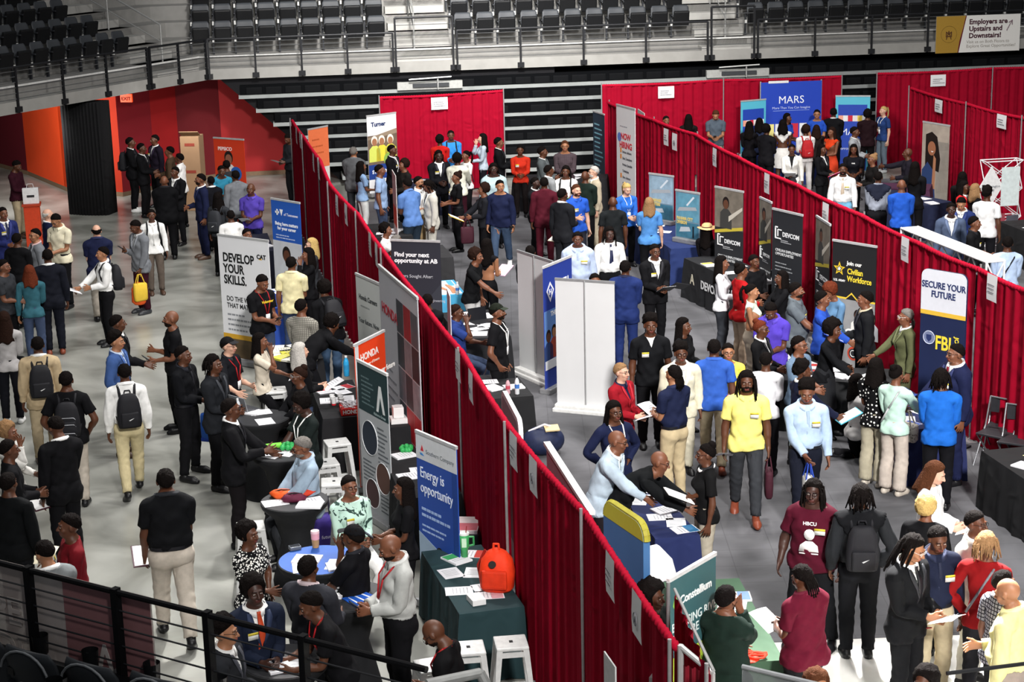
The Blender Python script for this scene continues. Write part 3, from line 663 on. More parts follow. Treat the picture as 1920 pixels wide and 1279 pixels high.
def hair_mesh(T, style):
    key = (id(T), style)
    if key in HAIRC: return HAIRC[key]
    rnd = random.Random(hash(style) % 1000 if False else len(style) * 7 + ord(style[0]))
    lo = T is TL_; G = T.G['scalp']
    def rimf(V): return sstep(V[:, 2] - 1.66 - .75 * V[:, 1], -.005, .03)
    def shell(base, amp, freq, top=0.0):
        def off(V): return .003 + rimf(V) * (base + amp * nz3(V, freq) + top * sstep(V[:, 2], 1.68, 1.75))
        g = grow(T, G, off, smooth=0); return g.V, g.F
    parts = []
    s0 = style[0]
    if s0 == 's': parts.append(shell(.009, .009, 55))
    elif s0 == 'h': parts.append(shell(.020, .034, 40, .034))
    elif s0 in 'af':
        big = .062 if s0 == 'a' else .036
        bm = bmesh.new(); bmesh.ops.create_icosphere(bm, subdivisions=3 if lo else 4, radius=1)
        V = np.array([v.co for v in bm.verts]); F = np.array([[v.index for v in f.verts] for f in bm.faces]); bm.free()
        r = 1 + .10 * nz3(V, 4) + .11 * nz3(V, 11)
        P = V * r[:, None] * np.array((.076 + big, .09 + big * .9, .088 + big)) + np.array((0, -.03, 1.675))
        fy = .088 + .10 * np.clip(P[:, 2] - 1.73, -.1, .1)     # keep the face free
        face = (P[:, 1] > fy - .0) & (P[:, 2] < 1.735)
        P[:, 1] = np.where((P[:, 2] < 1.735) & (P[:, 1] > .03), np.minimum(P[:, 1], .03 + .6 * np.clip(P[:, 2] - 1.66, 0, .1)), P[:, 1])
        P[:, 2] = np.maximum(P[:, 2], 1.575)
        parts.append((P, F))
    elif s0 in 'lw':
        parts.append(shell(.018, .006, 40, .006))
        L = {'l': 1.30, 'w': 1.40}[s0]; wave = .010 if s0 == 'w' else .005
        na, nr = (14, 7) if lo else (24, 12); A = math.radians(112); Vs = []
        for layer in (0, 1):
            for j in range(nr + 1):
                z = 1.70 + (L - 1.70) * j / nr
                for i in range(na + 1):
                    a = -A + 2 * A * i / na; k = j / nr
                    rx = .088 + .05 * sstep(np.array(z), 1.62, 1.42) if False else .090 + .045 * min(1, k * 1.6)
                    ry = .108 + .035 * k
                    g = (1 - layer * .26) * (1 + wave * 10 * (.5 * math.sin(7 * a + 9 * z) + .5 * mnoise.noise((a * 3, z * 9, 2))) * k)
                    Vs.append((rx * math.sin(a) * g, -.012 - ry * math.cos(a) * g * (1 if abs(a) < 1.5 else 1.0), z - (.02 * math.sin(5 * a) * k)))
        Fs = []; m = (na + 1) * (nr + 1); id_ = lambda l, j, i: l * m + j * (na + 1) + i
        def qd(a, b, c, d): Fs.extend([(a, b, c), (a, c, d)])
        for j in range(nr):
            for i in range(na):
                qd(id_(0, j, i), id_(0, j + 1, i), id_(0, j + 1, i + 1), id_(0, j, i + 1)); qd(id_(1, j, i), id_(1, j, i + 1), id_(1, j + 1, i + 1), id_(1, j + 1, i))
            for i in (0, na): qd(id_(0, j, i), id_(1, j, i), id_(1, j + 1, i), id_(0, j + 1, i))
        for i in range(na): qd(id_(0, nr, i), id_(1, nr, i), id_(1, nr, i + 1), id_(0, nr, i + 1))
        parts.append((np.array(Vs), np.array(Fs)))
    elif s0 in 'kj':           # locs, long or short
        parts.append(shell(.014, .012, 50, .008))
        L0 = .30 if s0 == 'k' else .13; it = []
        for i in range(22 if lo else 40):
            a = math.radians(rnd.uniform(-125, 125)); z = rnd.uniform(1.63, 1.735); k = math.sqrt(max(.05, 1 - ((z - 1.655) / .1) ** 2))
            p = np.array((.085 * math.sin(a) * k, -.012 - .103 * math.cos(a) * k, z)); o = np.array((math.sin(a), -math.cos(a), 0)); L = L0 * rnd.uniform(.75, 1.1)
            q = p + o * .02; it.append([[p, q + (0, 0, -.01), q + o * .014 + np.array((0, 0, -L * .45)), q + o * rnd.uniform(.0, .03) + np.array((rnd.uniform(-.015, .015), 0, -L))], .011, .007])
        parts.append(_tubes(it, 5))
    elif s0 == 'r':            # cornrows with short plaits behind
        parts.append(shell(.010, .012, 70))
        parts.append(_tubes([[[(x, -.09, 1.62), (x * 1.1, -.115, 1.56), (x * 1.2, -.11, 1.44 + abs(x))], .013, .007] for x in (-.05, -.03, -.01, .01, .03, .05)], 5))
    elif s0 == 'p':
        parts.append(shell(.008, .003, 50)); parts.append(_tubes([[[(0, -.09, 1.70), (0, -.14, 1.71), (0, -.175, 1.64), (0, -.165, 1.54), (0, -.14, 1.44)], .024, .018], [[(.0, -.1, 1.69), (.01, -.15, 1.68), (.015, -.19, 1.60), (0, -.18, 1.48)], .03, .012]], 7))
    elif s0 == 'u':
        parts.append(shell(.010, .004, 50)); bm = bmesh.new(); bmesh.ops.create_icosphere(bm, subdivisions=2, radius=.05)
        V = np.array([v.co for v in bm.verts]); F = np.array([[v.index for v in f.verts] for f in bm.faces]); bm.free()
        V = V * (1 + .25 * nz3(V, 40))[:, None]; parts.append((V + np.array((0, -.075, 1.74)), F))
    elif s0 == 'n':            # fringe of hair round a bald top
        g = grow(T, G & (T.C[:, 2] < 1.675) & (T.C[:, 1] < .03), .007, smooth=0); parts.append((g.V, g.F))
    Vs, Fs, b = [], [], 0
    for V, F in parts: Vs.append(V); Fs.append(F + b); b += len(V)
    HAIRC[key] = (np.concatenate(Vs), np.concatenate(Fs)); return HAIRC[key]
# ---- posing
def rot(axis, a):
    return np.array(Matrix.Rotation(a, 3, axis))
def align(a, b):
    return np.array(Vector(a).rotation_difference(Vector(b)).to_matrix())
def ik(a, t, l1, l2, pole):
    d = t - a; L = np.linalg.norm(d); L2 = min(max(L, abs(l1 - l2) + .02), l1 + l2 - .004); u = d / (L + 1e-9)
    x = (l1 * l1 - l2 * l2 + L2 * L2) / (2 * L2); h = math.sqrt(max(0, l1 * l1 - x * x))
    p = pole - (pole @ u) * u; p = p / (np.linalg.norm(p) + 1e-9)
    return a + u * x + p * h, a + u * L2
ARMS = {'d': (.25, .03, .87), 'D': (.30, .10, .92), 'h': (.07, .27, 1.08), 'p': (.05, .26, 1.20), 'k': (.205, .06, .93), 'g': (.20, .36, 1.18), 'x': (-.10, .19, 1.17), 'i': (.175, .03, 1.0),
        'r': (.14, .47, 1.0), 'R': (.13, .56, .93), 'c': (.045, .165, 1.475), 't': (.12, .33, 1.06), 'w': (.11, .14, 1.30), 'B': (.03, -.16, .98), 'o': (.42, .33, 1.12), 'f': (.04, .24, .98), 'F': (.10, .55, 1.32), 'l': (.10, .30, .74)}
def pose(legs='S', L='d', R='d', lean=0.0, yaw=0.0, pitch=0.0, twist=0.0, tilt=0.0, curl=.45, lz=0.0, side=0.0, seat=None):
    X = [None] * NB
    def setb(nm, Rg, pos=None):
        i = BI[nm]; p = BONES[i][1]; j = JOINT[nm]
        if pos is None: pos = X[p][0] @ j + X[p][1]
        X[i] = (Rg, pos - Rg @ j)
    la = R_(lean); pz, py = 0.0, -math.sin(la) * .28
    sit = legs in 'TB'
    if sit:
        zs = seat if seat is not None else {'T': .46, 'B': .74}[legs]; pz = zs + .095 - .90; py = 0
    if legs == 'Q': pz = -.48
    Rp = rot('X', -la * (.35 if not sit else .2)) @ rot('Y', R_(side))
    setb('pelvis', Rp, JOINT['pelvis'] + np.array((0, py, pz)))
    Rs = rot('X', -la * .7) @ rot('Y', R_(side)) @ rot('Z', R_(twist) * .5); setb('spine', Rs)
    Rc = rot('X', -la) @ rot('Y', R_(side)) @ rot('Z', R_(twist)); setb('chest', Rc)
    Rn = Rc @ rot('X', la * .4) @ rot('Z', R_(yaw) * .4) @ rot('X', -R_(pitch) * .4); setb('neck', Rn)
    Rh = Rc @ rot('X', la * .55) @ rot('Z', R_(yaw)) @ rot('X', -R_(pitch)) @ rot('Y', R_(tilt)); setb('head', Rh)
    for s, t, A in ((1, '_r', R), (-1, '_l', L)):
        m = np.array((s, 1, 1.)); tg = np.array(ARMS[A] if isinstance(A, str) else A, float) * m
        if isinstance(A, str):
            if sit: tg = tg + np.array((0, 0, pz)) if A != 't' else np.array((.12 * s, .36, lz or (1.0 + pz * .95)))
            elif lean and A in 'cpwxig': tg = Rc @ (tg - JOINT['pelvis']) + JOINT['pelvis'] + np.array((0, py, pz))
            elif legs == 'Q': tg = tg + np.array((0, 0, pz))
        a = X[BI['chest']][0] @ JOINT['arm' + t] + X[BI['chest']][1]
        pole = np.array((s * .35, -.75, -.55)) if A not in ('i', 'k') else np.array((s * 1.0, -.55, -.1))
        if A == 'c': pole = np.array((s * .35, .1, -1.0))
        e, w = ik(a, tg, .285, .25, pole)
        ua = align(_d * m, e - a); setb('arm' + t, ua, a)
        fo = align(_d2 * m, w - e); k = abs((w - e)[2]) / .25
        want = np.array((-s * .35, .15, 1.0)) * (1 - k) + np.array((0, 1.0, 0)) * k
        ax = (w - e) / np.linalg.norm(w - e); cur = fo @ _f; want = want - (want @ ax) * ax; cur = cur - (cur @ ax) * ax
        an = math.atan2(np.cross(cur, want) @ ax, cur @ want)
        fo = np.array(Matrix.Rotation(an * .5, 3, Vector(ax))) @ fo; ha = np.array(Matrix.Rotation(an * .5, 3, Vector(ax))) @ fo
        setb('fore' + t, fo, e); setb('hand' + t, ha, w)
        fax = Vector(ha @ _f); c = curl * s
        f1 = np.array(Matrix.Rotation(c * 1.0, 3, fax)) @ ha; setb('fing' + t, f1); f2 = np.array(Matrix.Rotation(c * 2.1, 3, fax)) @ ha; setb('tip' + t, f2)
        # legs
        hp = X[0][0] @ JOINT['thigh' + t] + X[0][1]; an0 = JOINT['foot' + t].copy(); pole = np.array((s * .12, 1.0, .0)); fr = np.eye(3)
        if legs == 'W': an0 = an0 + (np.array((0, .26, .0)) if s > 0 else np.array((0, -.27, .055))); fr = rot('X', -.55) if s < 0 else np.eye(3)
        if legs == 'V': an0 = an0 + (np.array((0, .26, .0)) if s < 0 else np.array((0, -.27, .055))); fr = rot('X', -.55) if s > 0 else np.eye(3)
        if legs == 'A': an0 = an0 + np.array((s * .10, .03 * s, 0))
        if legs == 'T': an0 = np.array((s * .12, .40, max(.085, .085)))
        if legs == 'B': an0 = np.array((s * .13, .32, .30))
        if legs == 'Q': an0 = an0 + (np.array((0, .15, 0)) if s > 0 else np.array((0, -.28, .05)))
        kn, an1 = ik(hp, an0, .42, .396, pole)
        setb('thigh' + t, align(JOINT['shin' + t] - JOINT['thigh' + t], kn - hp), hp)
        setb('shin' + t, align(JOINT['foot' + t] - JOINT['shin' + t], an1 - kn), kn); setb('foot' + t, fr, an1)
    return X
def lbs(V, Wt, X):
    out = np.zeros_like(V)
    for i in range(NB):
        w = Wt[:, i]; r = w > 1e-3
        if r.any(): out[r] += w[r, None] * (V[r] @ X[i][0].T + X[i][1])
    return out
def shaped(g, wd, fem, belly):
    k = np.ones(NB)
    for i, b in enumerate(BONES):
        nm = b[0].split('_')[0]
        k[i] = {'pelvis': wd, 'spine': wd * (.94 if fem else 1), 'chest': wd * (.95 if fem else 1)}.get(nm, 1 + .55 * (wd - 1) if nm in ('arm', 'thigh', 'shin', 'fore', 'neck') else 1)
        if fem and nm in ('arm', 'fore', 'hand'): k[i] *= .88
        if fem and nm == 'thigh': k[i] *= 1.04
    V = g.V + np.einsum('nbk,b->nk', g.shape, k - 1)
    if belly or fem:
        x, y, z = g.V.T; fr = sstep(y, -.02, .06) * (np.abs(x) < .19)
        if belly: V[:, 1] += belly * fr * np.exp(-((z - 1.08) / .12) ** 2) * np.exp(-(x / .14) ** 2)
        if fem: V[:, 1] += .045 * fr * (np.exp(-((x - .07) ** 2 + (z - 1.27) ** 2) / .0042) + np.exp(-((x + .07) ** 2 + (z - 1.27) ** 2) / .0042))
    return V
# ---- dressing and placing one person
PAL = dict(black='#15151a', navy='#1b2140', royal='#1f3f9e', blue='#2a5db8', ltblue='#9fb4d6', paleblue='#b9c8de', white='#e6e6e4', cream='#d9d2b8', khaki='#a8987c', stone='#b5aca0', tan='#b39f7f',
           grey='#6d7075', ltgrey='#a7a9aa', dkgrey='#35373c', char='#26282d', maroon='#5a1424', red='#a3141c', orange='#d8511f', yellow='#e9dd86', purple='#4a3a96', teal='#2f5a66', green='#1d3a33',
           mint='#b4d2c4', olive='#5e5a3c', denim='#3f5570', jean='#39455e', brown='#4a3528', ltden='#8d9fb0', slate='#59636e', dkmaroon='#3a1220', sky='#5f8fc8', polo='#2f62b5', rust='#7a3a26', grn='#3f8a55', gold='#d8b53a')
SKIN = dict(a='#3a221a', b='#54311f', c='#6f4530', d='#9a6a4c', e='#c79b84')
LIPS = dict(a='#4a231f', b='#642f28', c='#7f4238', d='#a35f52', e='#b97a6c')
HCOL = dict(k='#100c0b', b='#241611', n='#4a2c1c', y='#b89c62', w='#b4b0aa', g='#6b6763', r='#5c2a1a', l='#8a6a4a')
HTOP = dict(a=.055, f=.035, h=.04, k=.022, j=.02, l=.02, w=.02, s=.012, r=.015, p=.01, u=.03, n=0, b=0)
def acc(T, key, fn):
    if key not in T.gar:
        V, F = fn(T); d = np.array([((T.V[TORSO[id(T)]] - p) ** 2).sum(1).argmin() for p in V]); g = Tmpl(); g.V, g.F, g.ix = V, F, TORSO[id(T)][d]; T.gar[key] = g
    return T.gar[key]
def mbnp(mb):
    bmesh.ops.triangulate(mb.bm, faces=mb.bm.faces); mb.bm.verts.index_update()
    V = np.array([v.co for v in mb.bm.verts]); F = np.array([[v.index for v in f.verts] for f in mb.bm.faces]); mb.bm.free(); return V, F
TORSO = {id(T): np.nonzero(np.isin(T.near, [0, 1, 2, 3, 4]))[0] for T in (TH_, TL_)}
def yf(T, x, z):
    V = T.V; r = (np.abs(V[:, 2] - z) < .03) & (np.abs(V[:, 0] - x) < .03) & (V[:, 1] > 0); return float(V[r, 1].max()) if r.any() else .1
def shade(c, k): return '#' + ''.join('%02x' % min(255, int(int(c[i:i + 2], 16) * k + (6 if k > 1 else 0))) for i in (1, 3, 5))
def dark(c):
    m = max(int(c[i:i + 2], 16) for i in (1, 3, 5)); return shade(c, .62 + .38 * min(1, max(0, (m - 30) / 50))) if m < 80 else c
def _eyes():
    mb = MB(); 
    for s in (-1, 1): mb.ball((s * .031, .0915, 1.6395), 1, 2, (.0112, .006, .0056))
    V, F = mbnp(mb); mb = MB()
    for s in (-1, 1): mb.ball((s * .0305, .0955, 1.6395), 1, 1, (.0048, .0034, .0050))
    V2, F2 = mbnp(mb); mb = MB()
    for s in (-1, 1): mb.tube([(s * .013, .0985, 1.659), (s * .03, .0975, 1.664), (s * .05, .085, 1.658)], .0034, 5)
    V3, F3 = mbnp(mb)
    return dict(eyes=(np.concatenate([V, V2]), np.concatenate([F, F2 + len(V)]), np.concatenate([np.zeros(len(F)), np.ones(len(F2))])), eyebrows=(V3, F3, np.zeros(len(F3))))
EYES = _eyes()
def a_lapel(T):
    mb = MB()
    for s in (-1, 1):
        P = [(.005, 1.165), (.03, 1.28), (.058, 1.40), (.075, 1.465)]; Wd = [.012, .04, .058, .03]
        mb.loft([[(s * x, yf(T, s * x, z) + .027, z), (s * (x + w), yf(T, s * min(.11, x + w), z) + .029, z + .01), (s * (x + w), yf(T, s * min(.11, x + w), z) + .035, z + .01), (s * x, yf(T, s * x, z) + .034, z)] for (x, z), w in zip(P, Wd)])
    return mbnp(mb)
def a_collar(gap):
    def f(T):
        V = T.V[TORSO[id(T)]]; q = V[:, 2] + .35 * V[:, 1]; V = V[(q > 1.465) & (q < 1.52) & (np.abs(V[:, 0]) < .11)]; A = np.arctan2(V[:, 0], V[:, 1] + .012); R = np.hypot(V[:, 0], V[:, 1] + .012); n = 28; rings = []
        for i in range(n + 1):
            a = gap + (6.2832 - 2 * gap) * i / n; d = np.abs((A - a + math.pi) % (2 * math.pi) - math.pi); r = np.percentile(R[d < .4], 60) if (d < .4).any() else .065; fr = max(0, math.cos(a))
            P = lambda k, zz: (k * math.sin(a), k * math.cos(a) - .012, zz - .35 * (k * math.cos(a) - .012))
            rings.append([P(r + .012, 1.515), P(r + .026 + .012 * fr, 1.474 - .022 * fr ** 6), P(r + .020 + .010 * fr, 1.470 - .022 * fr ** 6), P(r + .006, 1.505)])
        return mbnp(MB().loft(rings))
    return f
def a_pic(T):
    mb = MB(); y = yf(T, 0, 1.2) + .034; d = lambda x, z, r, k: mb.poly([(x + r * math.cos(i * .524), y, z + r * k * math.sin(i * .524)) for i in range(12)], (0, .004, 0))
    d(0, 1.25, .045, 1.25); mb.poly([(-.085, y, 1.08), (.085, y, 1.08), (.075, y, 1.15), (.03, y, 1.185), (-.03, y, 1.185), (-.075, y, 1.15)], (0, .004, 0)); mb.box((0, y, 1.06), (.16, .006, .012)); return mbnp(mb)
def a_plk(T):
    return mbnp(MB().loft([[(sx * .016, yf(T, 0, z) + .014 + dy + .008 * math.exp(-((z - 1.08) / .06) ** 2), z) for sx, dy in ((-1, 0), (1, 0), (1, .004), (-1, .004))] for z in (1.43, 1.36, 1.26, 1.16, 1.08, 1.03)]))
def a_tie(T, o=.022):
    mb = MB(); zs = [1.475, 1.45, 1.36, 1.26, 1.16, 1.07, 1.02]; ws = [.018, .016, .024, .03, .036, .042, .004]
    mb.loft([[(sx * w, (yf(T, 0, z) if z < 1.44 else .058) + o + dy, z) for sx, dy in ((-1, 0), (1, 0), (1, .008), (-1, .008))] for z, w in zip(zs, ws)]); return mbnp(mb)
def a_lan(T):
    mb = MB(); y0 = yf(T, 0, 1.17) + .03
    for s in (-1, 1):
        P = [(s * .045, -.085, 1.50), (s * .088, -.02, 1.50), (s * .085, .055, 1.46), (s * .06, yf(T, s * .06, 1.36) + .026, 1.36), (s * .01, y0, 1.16)]
        for a, b in zip(P, P[1:]): mb.bar(a, b, .008, 5)
    return mbnp(mb)
def a_card(T):
    mb = MB().box((0, yf(T, 0, 1.1) + .035, 1.10), (.08, .006, .11)); return mbnp(mb)
def a_badge(s):
    return lambda T: mbnp(MB().box((s * .085, yf(T, s * .085, 1.29) + .034, 1.285), (.092, .006, .062)))
def a_bandb(s):
    return lambda T: mbnp(MB().box((s * .085, yf(T, s * .085, 1.29) + .036, 1.307), (.092, .006, .022)))
def a_glass(T):
    mb = MB()
    for s in (-1, 1):
        mb.tube([(s * .031 + .021 * math.cos(i * math.pi / 4), .104, 1.640 + .018 * math.sin(i * math.pi / 4)) for i in range(8)], .0019, 5, True)
        mb.bar((s * .052, .103, 1.645), (s * .082, .0, 1.645), .0018, 5)
    mb.bar((-.011, .106, 1.642), (.011, .106, 1.642), .0018, 5); return mbnp(mb)
def a_brim(T):
    return mbnp(MB().grid(lambda u, v: ((u - .5) * .15, .075 + v * .085 - .12 * (u - .5) ** 2 * (v + .5), 1.712 - .25 * v * .085 - .9 * (u - .5) ** 2 * .05), 6, 3))
def a_hat(T):
    mb = MB(); n = 28
    rr = [(.19, 1.695), (.185, 1.70), (.10, 1.708), (.095, 1.76), (.06, 1.785), (.005, 1.788)]
    mb.loft([[(r * math.cos(i * 6.2832 / n), -.01 + r * 1.1 * math.sin(i * 6.2832 / n), z + (.015 * math.sin(2 * i * 6.2832 / n) if r > .15 else 0)) for i in range(n)] for r, z in rr]); return mbnp(mb)
def a_hband(T):
    mb = MB(); n = 24; mb.loft([[(r * math.cos(i * 6.2832 / n), -.01 + r * 1.1 * math.sin(i * 6.2832 / n), z) for i in range(n)] for r, z in ((.102, 1.708), (.1, 1.728))], False); return mbnp(mb)
def a_belt(T):
    n = 28; V = T.V[TORSO[id(T)]]; V = V[np.abs(V[:, 2] - 1.005) < .025]; A = np.arctan2(V[:, 1], V[:, 0]); R = np.hypot(V[:, 0], V[:, 1]); mb = MB(); rs = []
    for i in range(n):
        a = -math.pi + i * 6.2832 / n; d = np.abs((A - a + math.pi) % (2 * math.pi) - math.pi); rs.append((a, R[d < .25].max() + .024))
    mb.loft([[(r * math.cos(a), r * math.sin(a), z) for a, r in rs] for z in (.985, 1.02)], False); return mbnp(mb)
def a_scarf(T):
    mb = MB(); mb.tube([(.075 * math.cos(i * .524) , -.01 + .085 * math.sin(i * .524), 1.475 - .03 * math.sin(i * .524)) for i in range(12)], .024, 8, True); return mbnp(mb)
def a_strap(T):
    mb = MB(); P = [(-.14, -.13, 1.0), (-.03, -.135, 1.2), (.10, -.10, 1.42), (.125, -.02, 1.475), (.09, .07, 1.42), (-.02, .145, 1.2), (-.16, .10, 1.0)]
    for a, b in zip(P, P[1:]): mb.bar(a, b, .013, 6)
    return mbnp(mb)
def a_skirt(zb, fl):
    def f(T):
        mb = MB(); n = 26; R = []
        for k in range(9):
            z = 1.06 + (zb - 1.06) * k / 8; t = k / 8; rx = .15 + .045 * min(1, t * 3) + fl * t; ry = .115 + .03 * min(1, t * 3) + fl * t
            R.append([((rx + .008 * t * math.sin(i * 5)) * math.cos(i * 6.2832 / n), -.005 + (ry + .008 * t * math.sin(i * 5)) * math.sin(i * 6.2832 / n), z) for i in range(n)])
        mb.loft(R, False); return mbnp(mb)
    return f
def pack(color, label, X, sc, root_loc, rz, stripe=False, low=0.0):
    c = PAL.get(color, color); t = thing('backpack', label, 'backpack'); Rc, tc = X[BI['chest']]
    def put(name, mb, m, par, sm=True):
        V, F = mbnp(mb); V = (V - np.array((0, 0, low))) @ Rc.T + tc; return link(name, np_mesh(name, V * sc, F, [m], smooth=sm), par)
    t.location = root_loc; t.rotation_euler = (0, 0, rz); m = mat(c, kind='cloth')
    mb = MB(); rings = []
    for z, w, d in ((.98, .10, .05), (.985, .14, .075), (1.05, .155, .095), (1.2, .15, .09), (1.33, .13, .075), (1.40, .095, .05), (1.415, .05, .03)):
        rings.append([(w * math.copysign(abs(math.cos(a)) ** .6, math.cos(a)), -.205 + d * math.copysign(abs(math.sin(a)) ** .6, math.sin(a)), z) for a in [i * 6.2832 / 20 for i in range(20)]])
    put('bag_body', mb.loft(rings), m, t)
    put('front_pocket', MB().box((0, -.30, 1.10), (.22, .05, .19), bev=.02), m, t, False)
    for s in (-1, 1):
        b2 = MB(); P = [(s * .09, -.13, 1.36), (s * .105, -.06, 1.485), (s * .11, .03, 1.475), (s * .115, .115, 1.36), (s * .13, .09, 1.2), (s * .145, -.05, 1.10), (s * .13, -.15, 1.05)]
        for a, b in zip(P, P[1:]): b2.bar(a, b, .019, 6)
        put('shoulder_strap', b2, m, t)
    put('carry_loop', MB().tube([(-.04, -.15, 1.41), (-.03, -.15, 1.445), (.03, -.15, 1.445), (.04, -.15, 1.41)], .008, 6), m, t)
    if stripe:
        for z in (1.16, 1.24, 1.05): put('zip_piping', MB().tube([(-.11, -.305 + .02 * (z > 1.2), z - .03), (-.09, -.327 + .025 * (z > 1.2), z), (.09, -.327 + .025 * (z > 1.2), z), (.11, -.305 + .02 * (z > 1.2), z - .03)], .004, 5), mat('#b8bac0'), t)
    else:
        put('swoosh_mark', MB().poly([(-.02, -.327, 1.10), (-.005, -.327, 1.09), (.05, -.327, 1.125), (0.0, -.327, 1.108)], (0, -.002, 0)), mat('#d0d0d0'), t, False)
    return t
def held(kind, color, who, loc, rot, sc=1.0, lab=None):
    c = PAL.get(color, color); nm = {'pp': 'paper_sheet', 'fo': 'folder', 'ph': 'phone', 'bag': 'drawstring_bag', 'tote': 'tote_bag', 'pu': 'handbag', 'pos': 'poster_board', 'bk': 'binder', 'clip': 'clipboard'}[kind]
    cn = color if color in PAL else 'white'
    t = thing(nm, lab or f"{ {'ltblue':'light blue','ltgrey':'light grey','dkmaroon':'dark maroon','char':'black'}.get(cn, cn)} {nm.replace('_', ' ')} held by the {who}", nm.replace('_', ' '))
    M = Matrix.Translation(loc) @ Euler(rot).to_matrix().to_4x4(); t.matrix_world = M
    if kind in ('pp', 'pos'):
        w_, h_ = (.22, .29) if kind == 'pp' else (.42, .30)
        MB().grid(lambda u, v: ((u - .5) * w_, (v - .5) * h_, .012 * math.sin(u * 3.1) - .01 * v * v), 6, 4).build('sheet', mat(c if color != 'white' else '#e8e8ec', amt=.04), t, True)
        lm = MB()
        for k in range(5): lm.box((-.01 + .012 * (k % 2), .08 * h_ / .29 - .035 * k, .0145), (.15 * w_ / .22, .006, .0006))
        lm.build('printed_text', mat('#8d8f96'), t)
    elif kind in ('fo', 'clip', 'bk'):
        MB().box((0, 0, 0), (.25, .32, .012), bev=.004).build('cover', mat(c, .5), t)
        MB().box((.004, .0, .009), (.225, .29, .004)).build('page', mat('#e4e4e4', amt=.04), t)
        if kind == 'bk': MB().box((-.24, 0, .03), (.24, .32, .012), ry=-.25).build('cover_flap', mat(c, .5), t)
    elif kind == 'ph':
        MB().box((0, 0, 0), (.075, .15, .01), bev=.004).build('phone_case', mat('#17181c', .3), t); MB().box((0, 0, .006), (.066, .138, .002)).build('phone_screen', mat('#3d4654', .15), t)
    else:
        w_, h_, d_ = {'bag': (.27, .34, .10), 'tote': (.32, .38, .12), 'pu': (.30, .24, .13)}[kind]
        rings = []
        for z, k, e in ((0, .95, .8), (-.03, 1, 1.0), (-h_ * .5, 1.02, 1.1), (-h_ + .03, 1, 1), (-h_, .85, .7)):
            rings.append([(w_ / 2 * k * math.copysign(abs(math.cos(a)) ** .5, math.cos(a)), d_ / 2 * e * math.copysign(abs(math.sin(a)) ** .5, math.sin(a)), z - .16) for a in [i * 6.2832 / 16 for i in range(16)]])
        body = MB().loft(rings).build('bag_body', mat(c, kind='snake' if kind == 'pu' else 'cloth', scale=9), t, True)
        for s in (-1, 1): MB().tube([(-w_ * .28, s * d_ * .4, -.17), (-w_ * .1, s * .015, 0), (w_ * .1, s * .015, 0), (w_ * .28, s * d_ * .4, -.17)], .009, 6).build('handle', mat(c if kind != 'tote' else '#1f3f9e', kind='cloth'), t)
        if kind == 'tote': MB().box((0, 0, -.16 - h_ + .03), (w_ * .98, d_ * 1.02, .06), bev=.02).build('blue_base', mat('#1f3f9e'), t)
        if color == 'gold': text('lettering', 'CAT', mat('#151515'), t, (-.10, -.065, -.38), (math.pi / 2, 0, 0), .11, .004); 
    return t
NP_ = 0
